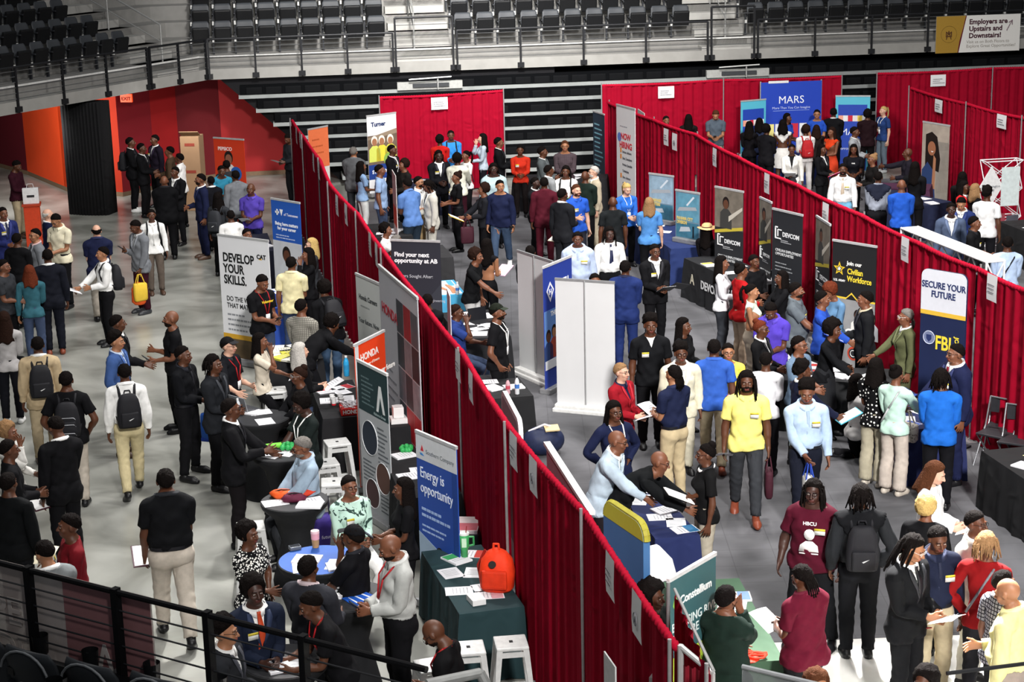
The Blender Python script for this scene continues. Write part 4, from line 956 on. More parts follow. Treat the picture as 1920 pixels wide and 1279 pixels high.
def person(row):
    global NP_
    a = [q.strip() for q in row.split('|')]; x, y, h, f = [float(q) for q in a[0].split()]
    kw, wd, bel, fem, dz = {}, 1.0, 0.0, False, 0.0
    pt = a[1].split(); kw['legs'] = pt[0]
    for s, q in zip(('L', 'R'), pt[1:3]): kw[s] = q if q[0] != '(' else tuple(float(v) for v in q.strip('()').split(','))
    for q in pt[3:]:
        if q == 'F': fem = True
        elif q[:3] == 'bel': bel = float(q[3:])
        elif q[0] == 'w': wd = float(q[1:])
        else:
            for k in ('lean', 'yaw', 'pitch', 'twist', 'tilt', 'curl', 'lz', 'side', 'seat', 'dz'):
                if q.startswith(k):
                    if k == 'dz': dz = float(q[2:])
                    else: kw[k] = float(q[len(k):])
                    break
    if fem: wd *= .93
    sk, hr = a[2].split(); top = a[3].split(); bot = a[4].split(); ex = a[5].split(); who, ctx = a[6], a[7] if len(a) > 7 else ''
    T = TH_ if y > 395 else TL_
    X = pose(**kw); sc = h / 1.75; Vs = shaped(T, wd, fem, bel); V = lbs(Vs, T.W, X)
    hs = hr[0] if hr[0] not in 'c' else 'b'; hd = np.isin(T.near, [4]); i = np.argmax(np.where(hd, V[:, 2], -9)); tp = V[i] * sc; tp[2] += HTOP.get(hs, 0) * sc
    az = math.atan2(*U(x, y, 1.0).xy) ; rz = R_(f + 180) - az
    gp = U(x, y, tp[2] + dz); cr, sr = math.cos(rz), math.sin(rz)
    loc = Vector((gp.x - (tp[0] * cr - tp[1] * sr), gp.y - (tp[0] * sr + tp[1] * cr), dz))
    root = thing('person', 'person in ' + who + (' ' + ctx if ctx else ''), 'person', loc, rz, 'people at the fair'); NP_ += 1
    who = 'person in ' + who
    skm = [mat(SKIN[sk], .5, amt=.1, spec=.4), mat(LIPS[sk], .5)]
    body = link('body', np_mesh('body', V * sc, T.F, skm, T.fm), root)
    def wear(name, kind, color, pat='cloth', rough=.85):
        g = garment(T, kind, not fem); return link(name, np_mesh(name, lbs(shaped(g, wd, fem, bel), g.W, X) * sc, g.F, [mat(dark(PAL.get(color, color)), rough, pat, spec=.12 if name != 'shoe' else .4)]), root)
    dV = Vs - T.V
    def attach(name, key, fn, m, par=root, smooth=False):
        g = acc(T, key, fn); return link(name, np_mesh(name, lbs(g.V + dV[g.ix], T.W[g.ix], X) * sc, g.F, [m], smooth=smooth), par)
    def headfix(name, V_, F_, m, smooth=True):
        R, t = X[BI['head']]; return link(name, np_mesh(name, (V_ @ R.T + t) * sc, F_, [m], smooth=smooth), root)
    for nm, mm in (('eyes', [mat('#b9b2aa', .3), mat('#160d0a', .3)]), ('eyebrows', [mat('#140e0c' if hr[-1] not in 'wyg' else '#5a4a3c', .8)])):
        if y < 300: break
        EV, EF, EM = EYES[nm]; R, t = X[BI['head']]; link(nm, np_mesh(nm, (EV @ R.T + t) * sc, EF, mm, EM), root)
    kind, tc = top[0].split(':')[0], top[0].split(':')[1:]
    pats = {q.split('=')[0]: q.split('=')[1] for q in top[1:] if '=' in q}; pat = pats.get('pat', 'cloth')
    if kind in ('jk', 'vest'):
        if kind == 'vest': wear('shirt', 'lsct', tc[1], 'cloth')
        else: wear('shirt', 'front', tc[1], 'cloth')
        jo = wear('jacket' if kind == 'jk' else 'waistcoat', kind, tc[0], pat)
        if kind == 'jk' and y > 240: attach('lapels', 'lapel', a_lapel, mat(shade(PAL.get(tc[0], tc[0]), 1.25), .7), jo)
        if kind == 'jk' and y > 300: attach('collar', 'colj', a_collar(0.12), mat(PAL.get(tc[1], tc[1]), .8), smooth=True)
        if len(tc) > 2: attach('tie', 'tie', a_tie, mat(PAL.get(tc[2], tc[2]), .5, 'cloth'), smooth=False)
    elif kind == 'open': wear('undershirt', 'front', tc[1]); wear('shirt', 'opn', tc[0], pat)
    elif kind == 'none': pass
    else:
        if kind.rstrip('t').endswith('c') and y > 300: attach('collar', 'colp', a_collar(.3), mat(shade(PAL.get(tc[0], tc[0]), 1.08), .85), smooth=True)
        if kind[:3] == 'lsc' and y > 300: attach('placket', 'plk', a_plk, mat(shade(PAL.get(tc[0], tc[0]), .9), .8))
        wear({'ss': 'shirt', 'ls': 'shirt', 'sl': 'sleeveless_top'}.get(kind[:2], 'shirt'), kind, tc[0], pat)
        if len(tc) > 1: attach('tie', 'tie2', lambda T: a_tie(T, .014), mat(PAL.get(tc[1], tc[1]), .5, 'cloth'))
    bk, bc = bot[0].split(':')
    if bk in ('sk', 'dr'):
        zb = .55 if bk == 'sk' else .42
        attach('skirt', bk, a_skirt(zb, .03), mat(PAL.get(bc, bc), .85, pats.get('bpat', 'cloth')), smooth=True)
    else: wear('trousers', bk, bc)
    sh = bot[1] if len(bot) > 1 else 'black'
    if sh != '-': wear('shoe', 'shr', sh, '', .45); wear('shoe', 'shl', sh, '', .45)
    if hs != 'b':
        Vh, Fh = hair_mesh(T, hs); headfix('hair', Vh, Fh, mat(HCOL[hr[1] if len(hr) > 1 else 'k'], .85, 'hair', scale=60, amt=.4, spec=.06))
    if hr[0] == 'c':
        Vh, Fh = hair_mesh(T, 's'); headfix('hair', Vh, Fh, mat('#14100e', .9, spec=.06)); hc = hr.split(':')[1]
        hat = wear('cap', 'capc', hc); attach('cap_brim', 'brim', a_brim, mat(PAL.get(hc, hc), .8), hat)
    for e in ex:
        p = e.split(':'); k = p[0]; ar = lambda i, d: p[i] if len(p) > i else d
        hand = lambda sd: Vector((X[BI['hand_' + sd.lower()]][0] @ (_K * np.array((1 if sd == 'R' else -1, 1, 1))) + X[BI['hand_' + sd.lower()]][1]) * sc)
        wp = lambda v: Matrix.Translation(loc) @ Matrix.Rotation(rz, 4, 'Z') @ Vector(v)
        if k in ('n', 'N'):
            s = 1 if k == 'n' else -1; b = attach('name_badge', 'bdg' + k, a_badge(s), mat('#e4e4e0', .5)); attach('badge_band', 'bnd' + k, a_bandb(s), mat('#c9b53a', .5), b)
        elif k == 'y': l_ = attach('lanyard', 'lan', a_lan, mat(PAL.get(ar(1, 'white'), ar(1, 'white')), .6)); attach('pass_card', 'card', a_card, mat('#e6e6e6', .4), l_)
        elif k == 'g': attach('glasses', 'gls', a_glass, mat(PAL.get(ar(1, 'black'), '#15151a'), .3))
        elif k == 'b': wear('beard', 'beard', {'k': '#251913'}.get(ar(1, 'k'), HCOL[ar(1, 'k')]), '', .9)
        elif k == 'e': attach('belt', 'belt', a_belt, mat(PAL.get(ar(1, 'black'), '#15151a'), .5))
        elif k == 'hat': h_ = attach('sun_hat', 'hat', a_hat, mat('#c2a070', .8, scale=60), smooth=True); attach('hat_band', 'hbd', a_hband, mat('#4a3528'), h_)
        elif k == 'st': attach('shoulder_strap', 'strap', a_strap, mat(PAL.get(ar(1, 'black'), '#15151a'), .6))
        elif k == 'sc': attach('scarf', 'scarf', a_scarf, mat(PAL.get(ar(1, 'white'), '#fff'), .9, 'cloth'), smooth=True)
        elif k == 'bp': pack(ar(1, 'black'), f"{ar(1, 'black')} backpack worn by the {who}", X, sc, loc, rz, stripe=ar(2, '') == 's')
        elif k == 'pic': attach('shirt_portrait', 'pic', a_pic, mat(PAL.get(ar(1, 'white'), '#d8d4d2'), .8))
        elif k == 'txt':
            R, t = X[BI['chest']]; zt = float(ar(4, '1.3')); pp_ = R @ np.array((0, yf(T, 0, zt) + .034 + bel * .4, zt)) + t
            M = Matrix([list(r) for r in R]).to_euler(); o = text('shirt_print', p[1].replace('_', ' ').replace('/', '\n'), mat(PAL.get(p[2], p[2])), root, pp_ * sc, (0, 0, 0), float(p[3]) * sc, .0015, 'CENTER')
            o.rotation_euler = (Matrix([list(r) for r in R]).to_4x4() @ Matrix.Rotation(math.pi, 4, 'Z') @ Matrix.Rotation(math.pi / 2, 4, 'X')).to_euler()
        elif k in ('pp', 'fo', 'ph', 'bag', 'tote', 'pu', 'pos', 'bk', 'clip'):
            col, sd = ar(1, 'white'), ar(2, 'R'); q = hand(sd) if sd != 'M' else (hand('L') + hand('R')) / 2
            if k in ('bag', 'tote', 'pu'): held(k, col, who, wp(q + Vector((0, .02, -.02))), (0, 0, rz + (math.pi / 2 if k != 'pu' else 0)), 1)
            elif k == 'ph': held(k, col, who, wp(q + Vector((-.02 if sd == 'R' else .02, .04, .05))), (R_(40), 0, rz), 1)
            else:
                tl = R_(float(ar(3, '25'))); held(k, col, who, wp(q + Vector((0, .09, .035))), (tl, 0, rz), 1)
    return root
# ---------------------------------------------------------------- pipe and drape
POLE = mat('#b9b9b8', .35, metal=.4)
POLE2 = mat('#8f8d8e', .4, metal=.3)
def bay(a, b, label, color='#8c0822', h=2.44, last=False, z0=.03, group='red drape bays', py=-.05, hd=True):
    a, b = Vector((a[0], a[1], 0)), Vector((b[0], b[1], 0)); L = (b - a).length; t = thing('drape_bay', label, 'drape', a, math.atan2((b - a).y, (b - a).x), group)
    r = random.Random(int(L * 997 + a.x * 71 + a.y * 13)); ph = [r.uniform(0, 6) for _ in range(4)]; n = int(L * 44)
    def off(x, k): return (.026 * math.sin(x * 23 + ph[0] + 1.2 * math.sin(x * 5 + ph[1])) + .013 * math.sin(x * 47 + ph[2])) * k + .02 * math.sin(x * 2.1 + ph[3]) * k
    sag = lambda x: .025 * math.sin(math.pi * x / L)
    def f(u, v): x = u * L; z = z0 + (h - .03 - z0) * v - sag(x) * v; k = .55 + .45 * (1 - v); return (x, off(x, k) - .005, z)
    m = mat(color, .85, 'cloth', scale=5, amt=.12, spec=.06); MB().grid(f, n, 7).build('drape', m, t, True)
    rr = [[(L * i / n, .03 * math.cos(a_) * (1 + .25 * math.sin(i * 1.7 + ph[0])) , h - .01 - sag(L * i / n) + .036 * math.sin(a_) * (1 + .25 * math.sin(i * 2.3))) for a_ in [j * .7854 for j in range(8)]] for i in range(n + 1)]
    if not hd: MB().bar((0, 0, h), (L, 0, h), .013).build('crossbar', POLE, t)
    else: MB().loft(rr).build('gathered_header', mat('#a30f2a', .85, 'cloth', scale=5, amt=.15, spec=.06), t, True)
    for x in ([0, L] if last else [0]): MB().bar((x, py, 0), (x, py, h + .06), .015, 10).box((x, py, .006), (.26, .26, .012)).build('upright', POLE2, t)
    return t
def run(pix, labels, **k):
    P = [U(*p, 2.44) if len(p) == 2 else p for p in pix]
    for i in range(len(P) - 1): bay(P[i], P[i + 1], labels[i], last=i == len(P) - 2, **k)
    return P
ordn = ['farthest', 'second farthest', 'third', 'fourth', 'fifth', 'sixth', 'seventh', 'eighth', 'ninth', 'tenth']
LR = run([(548, 226), (570, 257), (601, 301), (619, 346), (672, 402), (720, 472), (789, 562), (867, 660), (955, 800), (1100, 965), (1268, 1212)], [f'red drape bay, {o} of the long left run' for o in ordn])
RRN = run([(1140, 192), (1224, 224), (1305, 252), (1385, 295), (1495, 347), (1617, 404), (1722, 455), (1835, 504), (1945, 552), (2060, 606)], [f'red drape bay, {o} of the long right run' for o in ordn[:9]], py=.03)
run([(710, 183), (943, 170)], ['lone red back drape behind the construction booth'])
run([(1127, 160), (1356, 150), (1578, 143)], ['red back drape left of the blue backdrop', 'red back drape behind the blue backdrop'])
run([(1643, 138), (1860, 128), (2080, 118)], ['red back drape at the upper right', 'red back drape running out at the upper right corner'])
run([(1708, 165), (1815, 195), (1920, 221), (2035, 252)], ['dark red side drape behind the portrait banner', 'dark red side drape behind the lattice tower', 'dark red side drape cut by the right edge'])
# side arm frame at the end of the left run
a, b = U(1276, 1212, 2.44), U(1336, 1262, 2.3); t = thing('drape_end_bay', 'white drape crossbar and post at the near end of the left run', 'frame')
MB().bar(a, b, .022).build('crossbar', POLE, t); MB().bar((a.x, a.y, 0), (a.x, a.y, 2.45), .024).build('upright', POLE, t); MB().bar((b.x, b.y, 0), (b.x, b.y, 2.3), .02).build('upright', POLE, t)
MB().grid(lambda u, v: (a.x + (b.x - a.x) * u, a.y + (b.y - a.y) * u + .02 * math.sin(u * 30), .1 + v * (2.3 - .1)), 30, 3).build('drape', mat('#7a1022', .8, 'cloth'), t, True)
run([(1265, 1105), (1338, 1258)], ['short red side drape in front of the constellium banner'], hd=False)
# ---- paper signs pinned to the drapes
def sign(px, py, A, B, label, w_=.28, h=.36, logo=False, side=1):
    A, B = Vector((A.x, A.y)), Vector((B.x, B.y)); d = (B - A).normalized(); n = Vector((-d.y, d.x)); n = n if n.dot(-Vector(U(px, py, 1.8).xy)) > 0 else -n
    q = W(px, py, A + n * .075, B + n * .075); an = math.atan2(d.y, d.x); fl = n.dot(Vector((d.y, -d.x))) > 0
    t = thing('paper_sign', label, 'sign', q, an if fl else an + math.pi, 'paper booth signs')
    MB().grid(lambda u, v: ((u - .5) * w_, -.012 * math.sin(v * 2.5) * (1 - v), (v - .5) * h), 3, 4).build('sheet', mat('#dededf', .7, amt=.04), t, True)
    if logo: ring(t, 0, -.02, .05, '#6a6a70', -.016, .004); txt(t, 'A', 0, -.06, .09, '#54545c', 0, 'CENTER', .8, -.016)
    else: lines(t, -w_ * .36, .04, w_ * .7, 3, .05, '#77777d', .014, -.016, seed=px)
    return t
def seg(P, q):   # the bay of run P that pixel column q falls in, by projected x
    return P
def onrun(P, pixx, xs): 
    for i in range(len(xs) - 1):
        if xs[i] <= pixx <= xs[i + 1]: return P[i], P[i + 1]
    return P[-2], P[-1]
LX = [548, 570, 601, 619, 672, 720, 789, 867, 955, 1100, 1268]; RX = [1140, 1224, 1305, 1385, 1495, 1617, 1722, 1835, 1945, 2060]
for i, (x, y, lg) in enumerate(((556, 254, 0), (563, 262, 0), (588, 305, 0), (598, 319, 0), (632, 385, 0), (649, 402, 1), (694, 458, 0), (706, 478, 1), (859, 686, 0), (883, 725, 1), (963, 846, 0), (1000, 893, 1), (1144, 1081, 0), (1194, 1156, 1))):
    A_, B_ = onrun(LR, x, LX); sign(x, y, A_, B_, f"white paper sign {'with a round logo ' if lg else ''}on the left run, {'first second third fourth fifth sixth seventh eighth ninth tenth eleventh twelfth thirteenth nearest'.split()[i]} from the far end", logo=lg)
for i, (x, y, lg) in enumerate(((1249, 257, 0), (1265, 266, 1), (1340, 295, 0), (1438, 344, 0), (1548, 401, 0), (1697, 468, 0), (1860, 540, 0))):
    A_, B_ = onrun(RRN, x, RX); sign(x, y, A_, B_, f"white paper sign {'with a round logo ' if lg else ''}on the right run, {'first second third fourth fifth sixth nearest'.split()[i]} from the far end", logo=lg)
for x, y, a, b, lb in ((824, 194, (710, 183), (943, 170), 'wide white sign at the top of the lone back drape'), (1249, 173, (1127, 160), (1356, 150), 'wide white sign on the drape left of the blue backdrop'), (1759, 151, (1643, 138), (1860, 128), 'wide white sign on the upper right back drape'), (1760, 199, (1708, 165), (1815, 195), 'white sign above the portrait banner'), (1878, 228, (1815, 195), (1920, 221), 'white sign above the lattice tower')):
    sign(x, y, U(*a, 2.44), U(*b, 2.44), lb, .42, .30)
# ---------------------------------------------------------------- upright banners
def banner(tl, tr, label, color, zt=2.0, h=1.995, th=.012, base=True, name='roll_up_banner', pole=True, edge='#b9babb'):
    a, b = U(*tl, zt), U(*tr, zt); 
    t, w_ = flat(name, label, 'banner', a, b, zt - h, zt, mat(color, .55, amt=.05, scale=3) if color else None, th=th)
    MB().box((w_ / 2, 0, h), (w_ + .01, .03, .035)).build('top_rail', mat(edge, .4, metal=.3), t)
    if base: MB().box((w_ / 2, .0, .045), (w_ + .02, .2, .09), bev=.02).build('base', mat('#8f9092', .4, metal=.4), t)
    if pole: MB().bar((w_ / 2, .03, .05), (w_ / 2, .03, h), .012).build('support_pole', POLE, t)
    return t, w_, h
t, w, h = banner((408, 440), (503, 452), 'white upright banner headed develop your skills', '#dcdde0', 2.15, 2.145)
txt(t, 'DEVELOP\nYOUR\nSKILLS.', .09, 1.72, .205, '#17181a', .006, sx=.8, space=.9, name='headline'); txt(t, 'DO THE WORK\nTHAT MATTERS.', .12, 1.06, .115, '#333436', .002, sx=.85, name='subtitle'); txt(t, 'CAT', .84, 1.83, .1, '#17181a', .004, name='logo'); pol(t, [(.885, 1.815), (.955, 1.815), (.92, 1.86)], '#d9a520')
lines(t, .12, .83, .6, 4, .085, '#8a8d92', .03); rect(t, 0, .42, w, .50, '#c99a2c'); rect(t, 0, .1, w, .42, '#5a4a34', amt=.6, scale=5); 
t, w, h = banner((508, 372), (562, 381), 'blue and white health insurance banner with a portrait', '#2356b0', 2.0)
rect(t, 0, .1, w, 1.22, '#c3c6cc', amt=.15, scale=4); txt(t, 'of Tennessee', .36, 1.71, .075, '#e8eaf0'); MB().box((.17, -.009, 1.76), (.11, .003, .04)).box((.17, -.009, 1.76), (.04, .003, .11)).build('cross_mark', mat('#eef0f4'), t); pol(t, [(.24, 1.82), (.34, 1.82), (.29, 1.70)], '#eef0f4')
txt(t, 'Being here matters\nfor your career', .42, 1.52, .085, '#e4e8f2', .003, 'CENTER', name='headline'); lines(t, .1, 1.33, .6, 2, .05, '#b9c6e4', .018)
figure(t, .38, .35, 1.35, '#c8ccd2', '#5a3626'); disc(t, .36, .55, .11, '#a02a1c', -.013); pol(t, [(.15, .1), (.6, .1), (.55, .4), (.2, .4)], '#1f5f9a', -.013)
t, w, h = banner((733, 450), (825, 453), 'dark banner headed find your next opportunity', '#2a2c35')
txt(t, 'Find your next\nopportunity at AB', .05, 1.73, .10, '#e6e7ea', .0035, name='headline'); txt(t, 'Majors Sought After:', .07, 1.38, .075, '#b9bcc2'); rect(t, .07, 1.31, .24, 1.322, '#3c6fd0'); txt(t, 'Finance\nSales\nData Science\nComputer Science & Engineering\nEconomics\nBusiness Administration', .07, 1.22, .062, '#a9acb4', space=1.25); pol(t, [(.5, .9), (.84, 1.3), (.84, .7), (.62, .6)], '#33363f')
t, w, h = banner((667, 513), (712, 533), 'pale banner headed honda careers against the drape', '#b6bab8', 2.0)
txt(t, 'Honda Careers', .10, 1.64, .105, '#3d4142', .002); lines(t, .16, 1.54, .5, 1, .05, '#8a8f8e', .02); txt(t, 'Your future. Now.', .06, 1.28, .1, '#4a4e4f', .001); rect(t, .0, .5, w, .95, '#8d8c88', amt=.3, scale=4); figure(t, .55, .45, 1.1, '#4a3a34', '#6a4634')
t, w, h = banner((710, 497), (783, 560), 'wide white photo wall headed honda beside the long left drape', '#b9bac0', 2.62, 2.61)
txt(t, 'HONDA', .12, 2.0, .2, '#a5182c', .004, sx=1.2, name='headline'); lines(t, .2, 1.25, .7, 4, .13, '#77797f', .03)
cols = ['#3a3d44', '#8c1420', '#54565c', '#2a3038', '#70737a', '#1f242c', '#5a5f68', '#32363e', '#8a8d94', '#41464e', '#a31a26', '#b21f2a', '#474c55', '#6a1626', '#2c3038']
k = 0
for j in range(5):
    for i in range(3):
        x0 = w * .46 + i * w * .178; z0 = 2.38 - (j + 1) * .46; rect(t, x0, z0, x0 + w * .168, z0 + .44, cols[k], amt=.5, scale=6, name='photo_tile'); k += 1
t, w, h = banner((664, 648), (720, 620), 'orange honda banner angled across the booth', '#e2431c', 2.0, edge='#d8d8d8')
rect(t, 0, 0.1, .09, h, '#d6d7d8'); txt(t, 'HONDA', .13, 1.745, .13, '#f0ece8', .003, name='headline'); txt(t, 'The Power of Dreams', .18, 1.655, .05, '#f0d0c0', .001); txt(t, 'Power your future', .30, 1.46, .1, '#f0ece8', .003)
t, w, h = banner((670, 675), (726, 703), 'grey banner with dark green head and round photos', '#a9adb0', 2.0, edge='#dcdedd')
rect(t, 0, 1.38, w, h - .02, '#22393c'); pol(t, [(.5, 1.46), (.56, 1.46), (.62, 1.66), (.68, 1.46), (.74, 1.46), (.65, 1.8), (.59, 1.8)], '#dfe3e2'); lines(t, .1, 1.82, .35, 7, .055, '#5f7476', .02); txt(t, 'Alabama Group', .42, 1.40, .052, '#8fa0a0')
for x, z, r, c in ((.28, 1.06, .22, '#2a3340'), (.62, .62, .2, '#5a4038'), (.3, .34, .19, '#4a3436')): disc(t, x, z, r, c); ring(t, x, z, r, '#d0d3d5')
lines(t, .5, 1.25, .28, 9, .055, '#5d6267', .018); lines(t, .06, .74, .36, 6, .05, '#5d6267', .018, seed=3); lines(t, .52, .38, .28, 5, .05, '#5d6267', .018, seed=4)
t, w, h = banner((780, 808), (856, 840), 'blue banner headed energy is opportunity', '#26489a', 2.0)
rect(t, 0, 1.70, w, h - .02, '#c5c8cb'); pol(t, [(.09, 1.80), (.15, 1.80), (.12, 1.87)], '#c02430', -.0105); pol(t, [(.07, 1.775), (.12, 1.775), (.16, 1.75), (.09, 1.75)], '#3a7fc0', -.0105); txt(t, 'Southern Company', .19, 1.785, .068, '#5a5f66'); txt(t, 'Energy is\nopportunity', .06, 1.50, .17, '#dfe6f4', sx=.76, name='headline'); lines(t, .07, 1.14, .6, 2, .07, '#9db4dc', .03); lines(t, .07, .95, .55, 2, .06, '#9db4dc', .02, seed=5)
pol(t, [(0, .1), (w * .88, .1), (w * .88, .62), (0, .86)], '#8fa3b8'); figure(t, .4, .28, .85, '#7a3a2a', '#6a4a3a', y=-.0115); figure(t, .25, .08, .75, '#b8c0c8', '#7a543c', y=-.0125); rect(t, w * .88, .1, w, 1.7, '#1f3f86', -.0085)
def backside(tl, tr, label, zt=2.0, h=1.995):
    t, w, h = banner(tl, tr, label, '#c9cacb', zt, h, pole=False, edge='#8f9193'); MB().bar((w * .5, -.02, .08), (w * .5, -.02, h), .011).build('support_pole', mat('#9a9b9c', .4, metal=.3), t)
    MB().box((w / 2, -.02, .03), (w + .06, .26, .06), bev=.015).box((w / 2, -.02, .085), (w + .02, .18, .06), bev=.02).build('stand_foot', mat('#cfcfcd', .4), t); return t
backside((970, 470), (1036, 491), 'plain white back of a banner left of the blue diamond banner'); backside((1041, 523), (1152, 530), 'large plain white back of a banner in the aisle centre')
t, w, h = banner((1018, 502), (1071, 480), 'blue and white banner with a diamond logo between white banner backs', '#2a3f96', 2.0, edge='#dcdcdc')
pol(t, [(.08, 1.6), (.2, 1.74), (.32, 1.6), (.2, 1.42)], '#e8e8ee'); pol(t, [(.12, 1.6), (.2, 1.69), (.28, 1.6), (.2, 1.48)], '#2a3f96', -.011); txt(t, 'H', .2, 1.54, .12, '#e8e8ee', .003, 'CENTER', y=-.013); txt(t, 'HASKELL', .36, 1.62, .13, '#eef0f4', .006, sx=.9, name='headline'); lines(t, .36, 1.54, .4, 1, .05, '#dfe2ee', .02)
rect(t, 0, .52, w, 1.3, '#5f86c4', amt=.2, scale=2); txt(t, 'THE FUTURE', .2, 1.2, .1, '#eef0f4', .004)
for i, (x, c) in enumerate(((.12, '#2a3f70'), (.3, '#9a4030'), (.5, '#3a2a40'), (.7, '#b06a3a'), (.85, '#26487a'))): figure(t, x, .48 + .05 * (i % 2), .9, c, '#9a6a4c' if i % 2 else '#5a3828')
rect(t, 0, .38, w, .52, '#d5d8de', -.014)
t, w, h = banner((1253, 1089), (1341, 1038), 'green and lime constellium banner at the near end of the drape', '#31585c', 2.0, edge='#e0e0e0')
pol(t, [(.06, 1.74), (.10, 1.84), (.14, 1.74), (.10, 1.68)], '#8cc04a'); txt(t, 'Constellium', .17, 1.72, .105, '#eef2f0', .003); txt(t, 'BRINGING RIVER\nRAPTURE SERIES', .04, 1.50, .115, '#dfe8e6', .001, sx=.9, name='headline', space=.95); rect(t, 0, 1.02, w, 1.26, '#a9c23a'); lines(t, .1, 1.19, .55, 2, .08, '#6f8a2c', .03); txt(t, "Let's Get Handy", .1, .72, .11, '#e4ecea', .001); pol(t, [(w * .35, .1), (w, .1), (w, .5)], '#2f6fae')
t, w, h = banner((577, 243), (614, 236), 'orange and white banner at the far end of the left run', '#d9d6d0', 2.0); rect(t, 0, 1.05, w, h - .02, '#e27448'); lines(t, .12, 1.72, .4, 3, .16, '#b4532c', .035); lines(t, .3, .9, .3, 5, .08, '#a9a49c', .02)
t, w, h = banner((687, 218), (742, 211), 'construction company banner with workers in helmets', '#dadbdd', 2.05); txt(t, 'Turner', .12, 1.72, .15, '#23345e', .006, name='headline'); rect(t, 0, .78, w, 1.5, '#6a5a4c', amt=.5, scale=4); pol(t, [(0, 1.45), (w, 1.62), (w, 1.5), (0, 1.4)], '#8a7a68')
for x, c in ((.2, '#c8d060'), (.42, '#d8c840'), (.68, '#c8c24a')): figure(t, x, .85, 1.1, c, '#9a6a4c', '#e4e0d0')
rect(t, 0, .42, w, .78, '#1f3a80'); txt(t, 'START YOUR', .1, .56, .12, '#e8eaf0', .004); disc(t, .62, .88, .16, '#7fa04a', -.013)
t, w, h = banner((1156, 196), (1191, 205), 'tall white now hiring banner at the head of the right run', '#d7d7d8', 2.75, 2.74); txt(t, 'NOW\nHIRING', w * .5, 2.02, .19, '#c02c3c', .006, 'CENTER', name='headline'); disc(t, .15, 2.05, .1, '#5a7ac0', -.0085); lines(t, w * .2, 2.3, w * .6, 1, .05, '#9a9aa0', .02)
for k in range(10): txt(t, ['Service Advisors', 'Sales Consultants', 'Product Specialist', 'Technicians', 'Parts Advisors', 'Body Shop', 'Detailers', 'Finance', 'Porters', 'Reception'][k], w * .32, 1.72 - k * .14, .075, '#55565c', .001, sx=.9)
for k in (0, 1, 4): pol(t, [(w * .2, 1.72 - k * .14), (w * .27, 1.72 - k * .14), (w * .27, 1.82 - k * .14), (w * .2, 1.82 - k * .14)], '#d8822c')
a = U(1196, 204, 2.45); t, w_ = flat('upright_banner', 'white banner seen edge-on beside the hiring banner', 'banner', (a.x, a.y, 0), (a.x + .09, a.y - .8, 0), .03, 2.45, mat('#d5d4d4', .6, amt=.05)); rect(t, .1, 1.6, .7, 2.2, '#b03a44'); MB().box((.4, 0, .04), (.85, .2, .08)).build('base', POLE, t)
t, w, h = banner((1112, 208), (1133, 215), 'dark blue list banner at the head of the right run', '#1d3040', 2.0); lines(t, .1, 1.7, .55, 12, .11, '#6fa0b0', .035); rect(t, .0, .1, w, .5, '#27404e', amt=.4)
def shipb(tl, tr, lab, head, c1):
    t, w, h = banner(tl, tr, lab, '#6f8494', 1.76, 1.0); rect(t, .02, .42, w - .02, .96, c1, amt=.5, scale=7); pol(t, [(.05, .6), (w - .06, .66), (w - .1, .72), (.1, .68)], '#9aa0a6'); pol(t, [(w * .5, .72), (w * .8, .9), (w * .74, .92), (w * .45, .74)], '#c5ced6')
    txt(t, head, w * .06, .44, .085, '#c8b46a', .004, sx=.75, space=.9, name='headline', y=-.013); rect(t, .02, .1, w - .02, .4, '#3a6a80', amt=.5, scale=9); pol(t, [(.1, .2), (.4, .24), (.36, .32), (.14, .3)], '#aeb6bc'); return t, w
t, w = shipb((1217, 325), (1263, 331), 'naval warfare centers banner with ships on the navy table', 'WARFARE\nCENTERS', '#8aa2b4'); t, w = shipb((1267, 356), (1312, 363), 'panama city division banner with ships on the navy table', 'PANAMA CITY\nDIVISION', '#5a8ea4'); pol(t, [(w * .72, .12), (w * .78, .12), (w * .78, .34), (w * .72, .34)], '#16222a', -.013)
def dev(tl, tr, lab, photo=True, zt=2.15):
    t, w, h = banner(tl, tr, lab, '#24262a', zt, zt - .005)
    if photo: rect(t, 0, 1.42, w, h - .02, '#6d665c', amt=.6, scale=6); figure(t, w * .4, 1.42, 1.0, '#3a3a38', '#5a3a2a'); pol(t, [(w * .5, 1.55), (w * .98, 1.8), (w * .98, 1.86), (w * .5, 1.65)], '#b9b4a8', -.012); pol(t, [(0, 1.36), (w, 1.5), (w, 1.44), (0, 1.3)], '#b8a83a')
    z = 1.1 if photo else 1.66
    MB().tube([(.19 * w, -.011, z + .19), (.12 * w, -.011, z + .19), (.12 * w, -.011, z), (.3 * w, -.011, z)], .012, 5).tube([(.32 * w, -.011, z + .15), (.2 * w, -.011, z + .15), (.2 * w, -.011, z + .04)], .010, 5).build('logo_bracket', mat('#d8d9da'), t)
    txt(t, 'DEVCOM', .35 * w, z + .05, .108 * w / .8, '#dcdddf', .003, name='logo'); lines(t, .3 * w, z - .02, .3, 2, .03, '#a4a6aa', .014)
    txt(t, 'CIVILIAN EMPLOYMENT\nOPPORTUNITIES', .12 * w, z - .22, .06 * w / .8 * 1.1, '#c4c6c8', .001); lines(t, .12 * w, z - .42, w * .6, 3, .06, '#8f9296', .018); lines(t, .12 * w, z - .66, w * .7, 5, .05, '#8f9296', .016, seed=8)
    return t
dev((1341, 350), (1394, 360), 'black devcom banner with a workshop photo, left of three'); dev((1425, 370), (1447, 380), 'narrow black devcom banner turned aside near the middle'); dev((1449, 391), (1505, 404), 'black devcom banner without a photo in the middle', False); dev((1531, 405), (1557, 422), 'narrow black devcom banner beside the army banner')
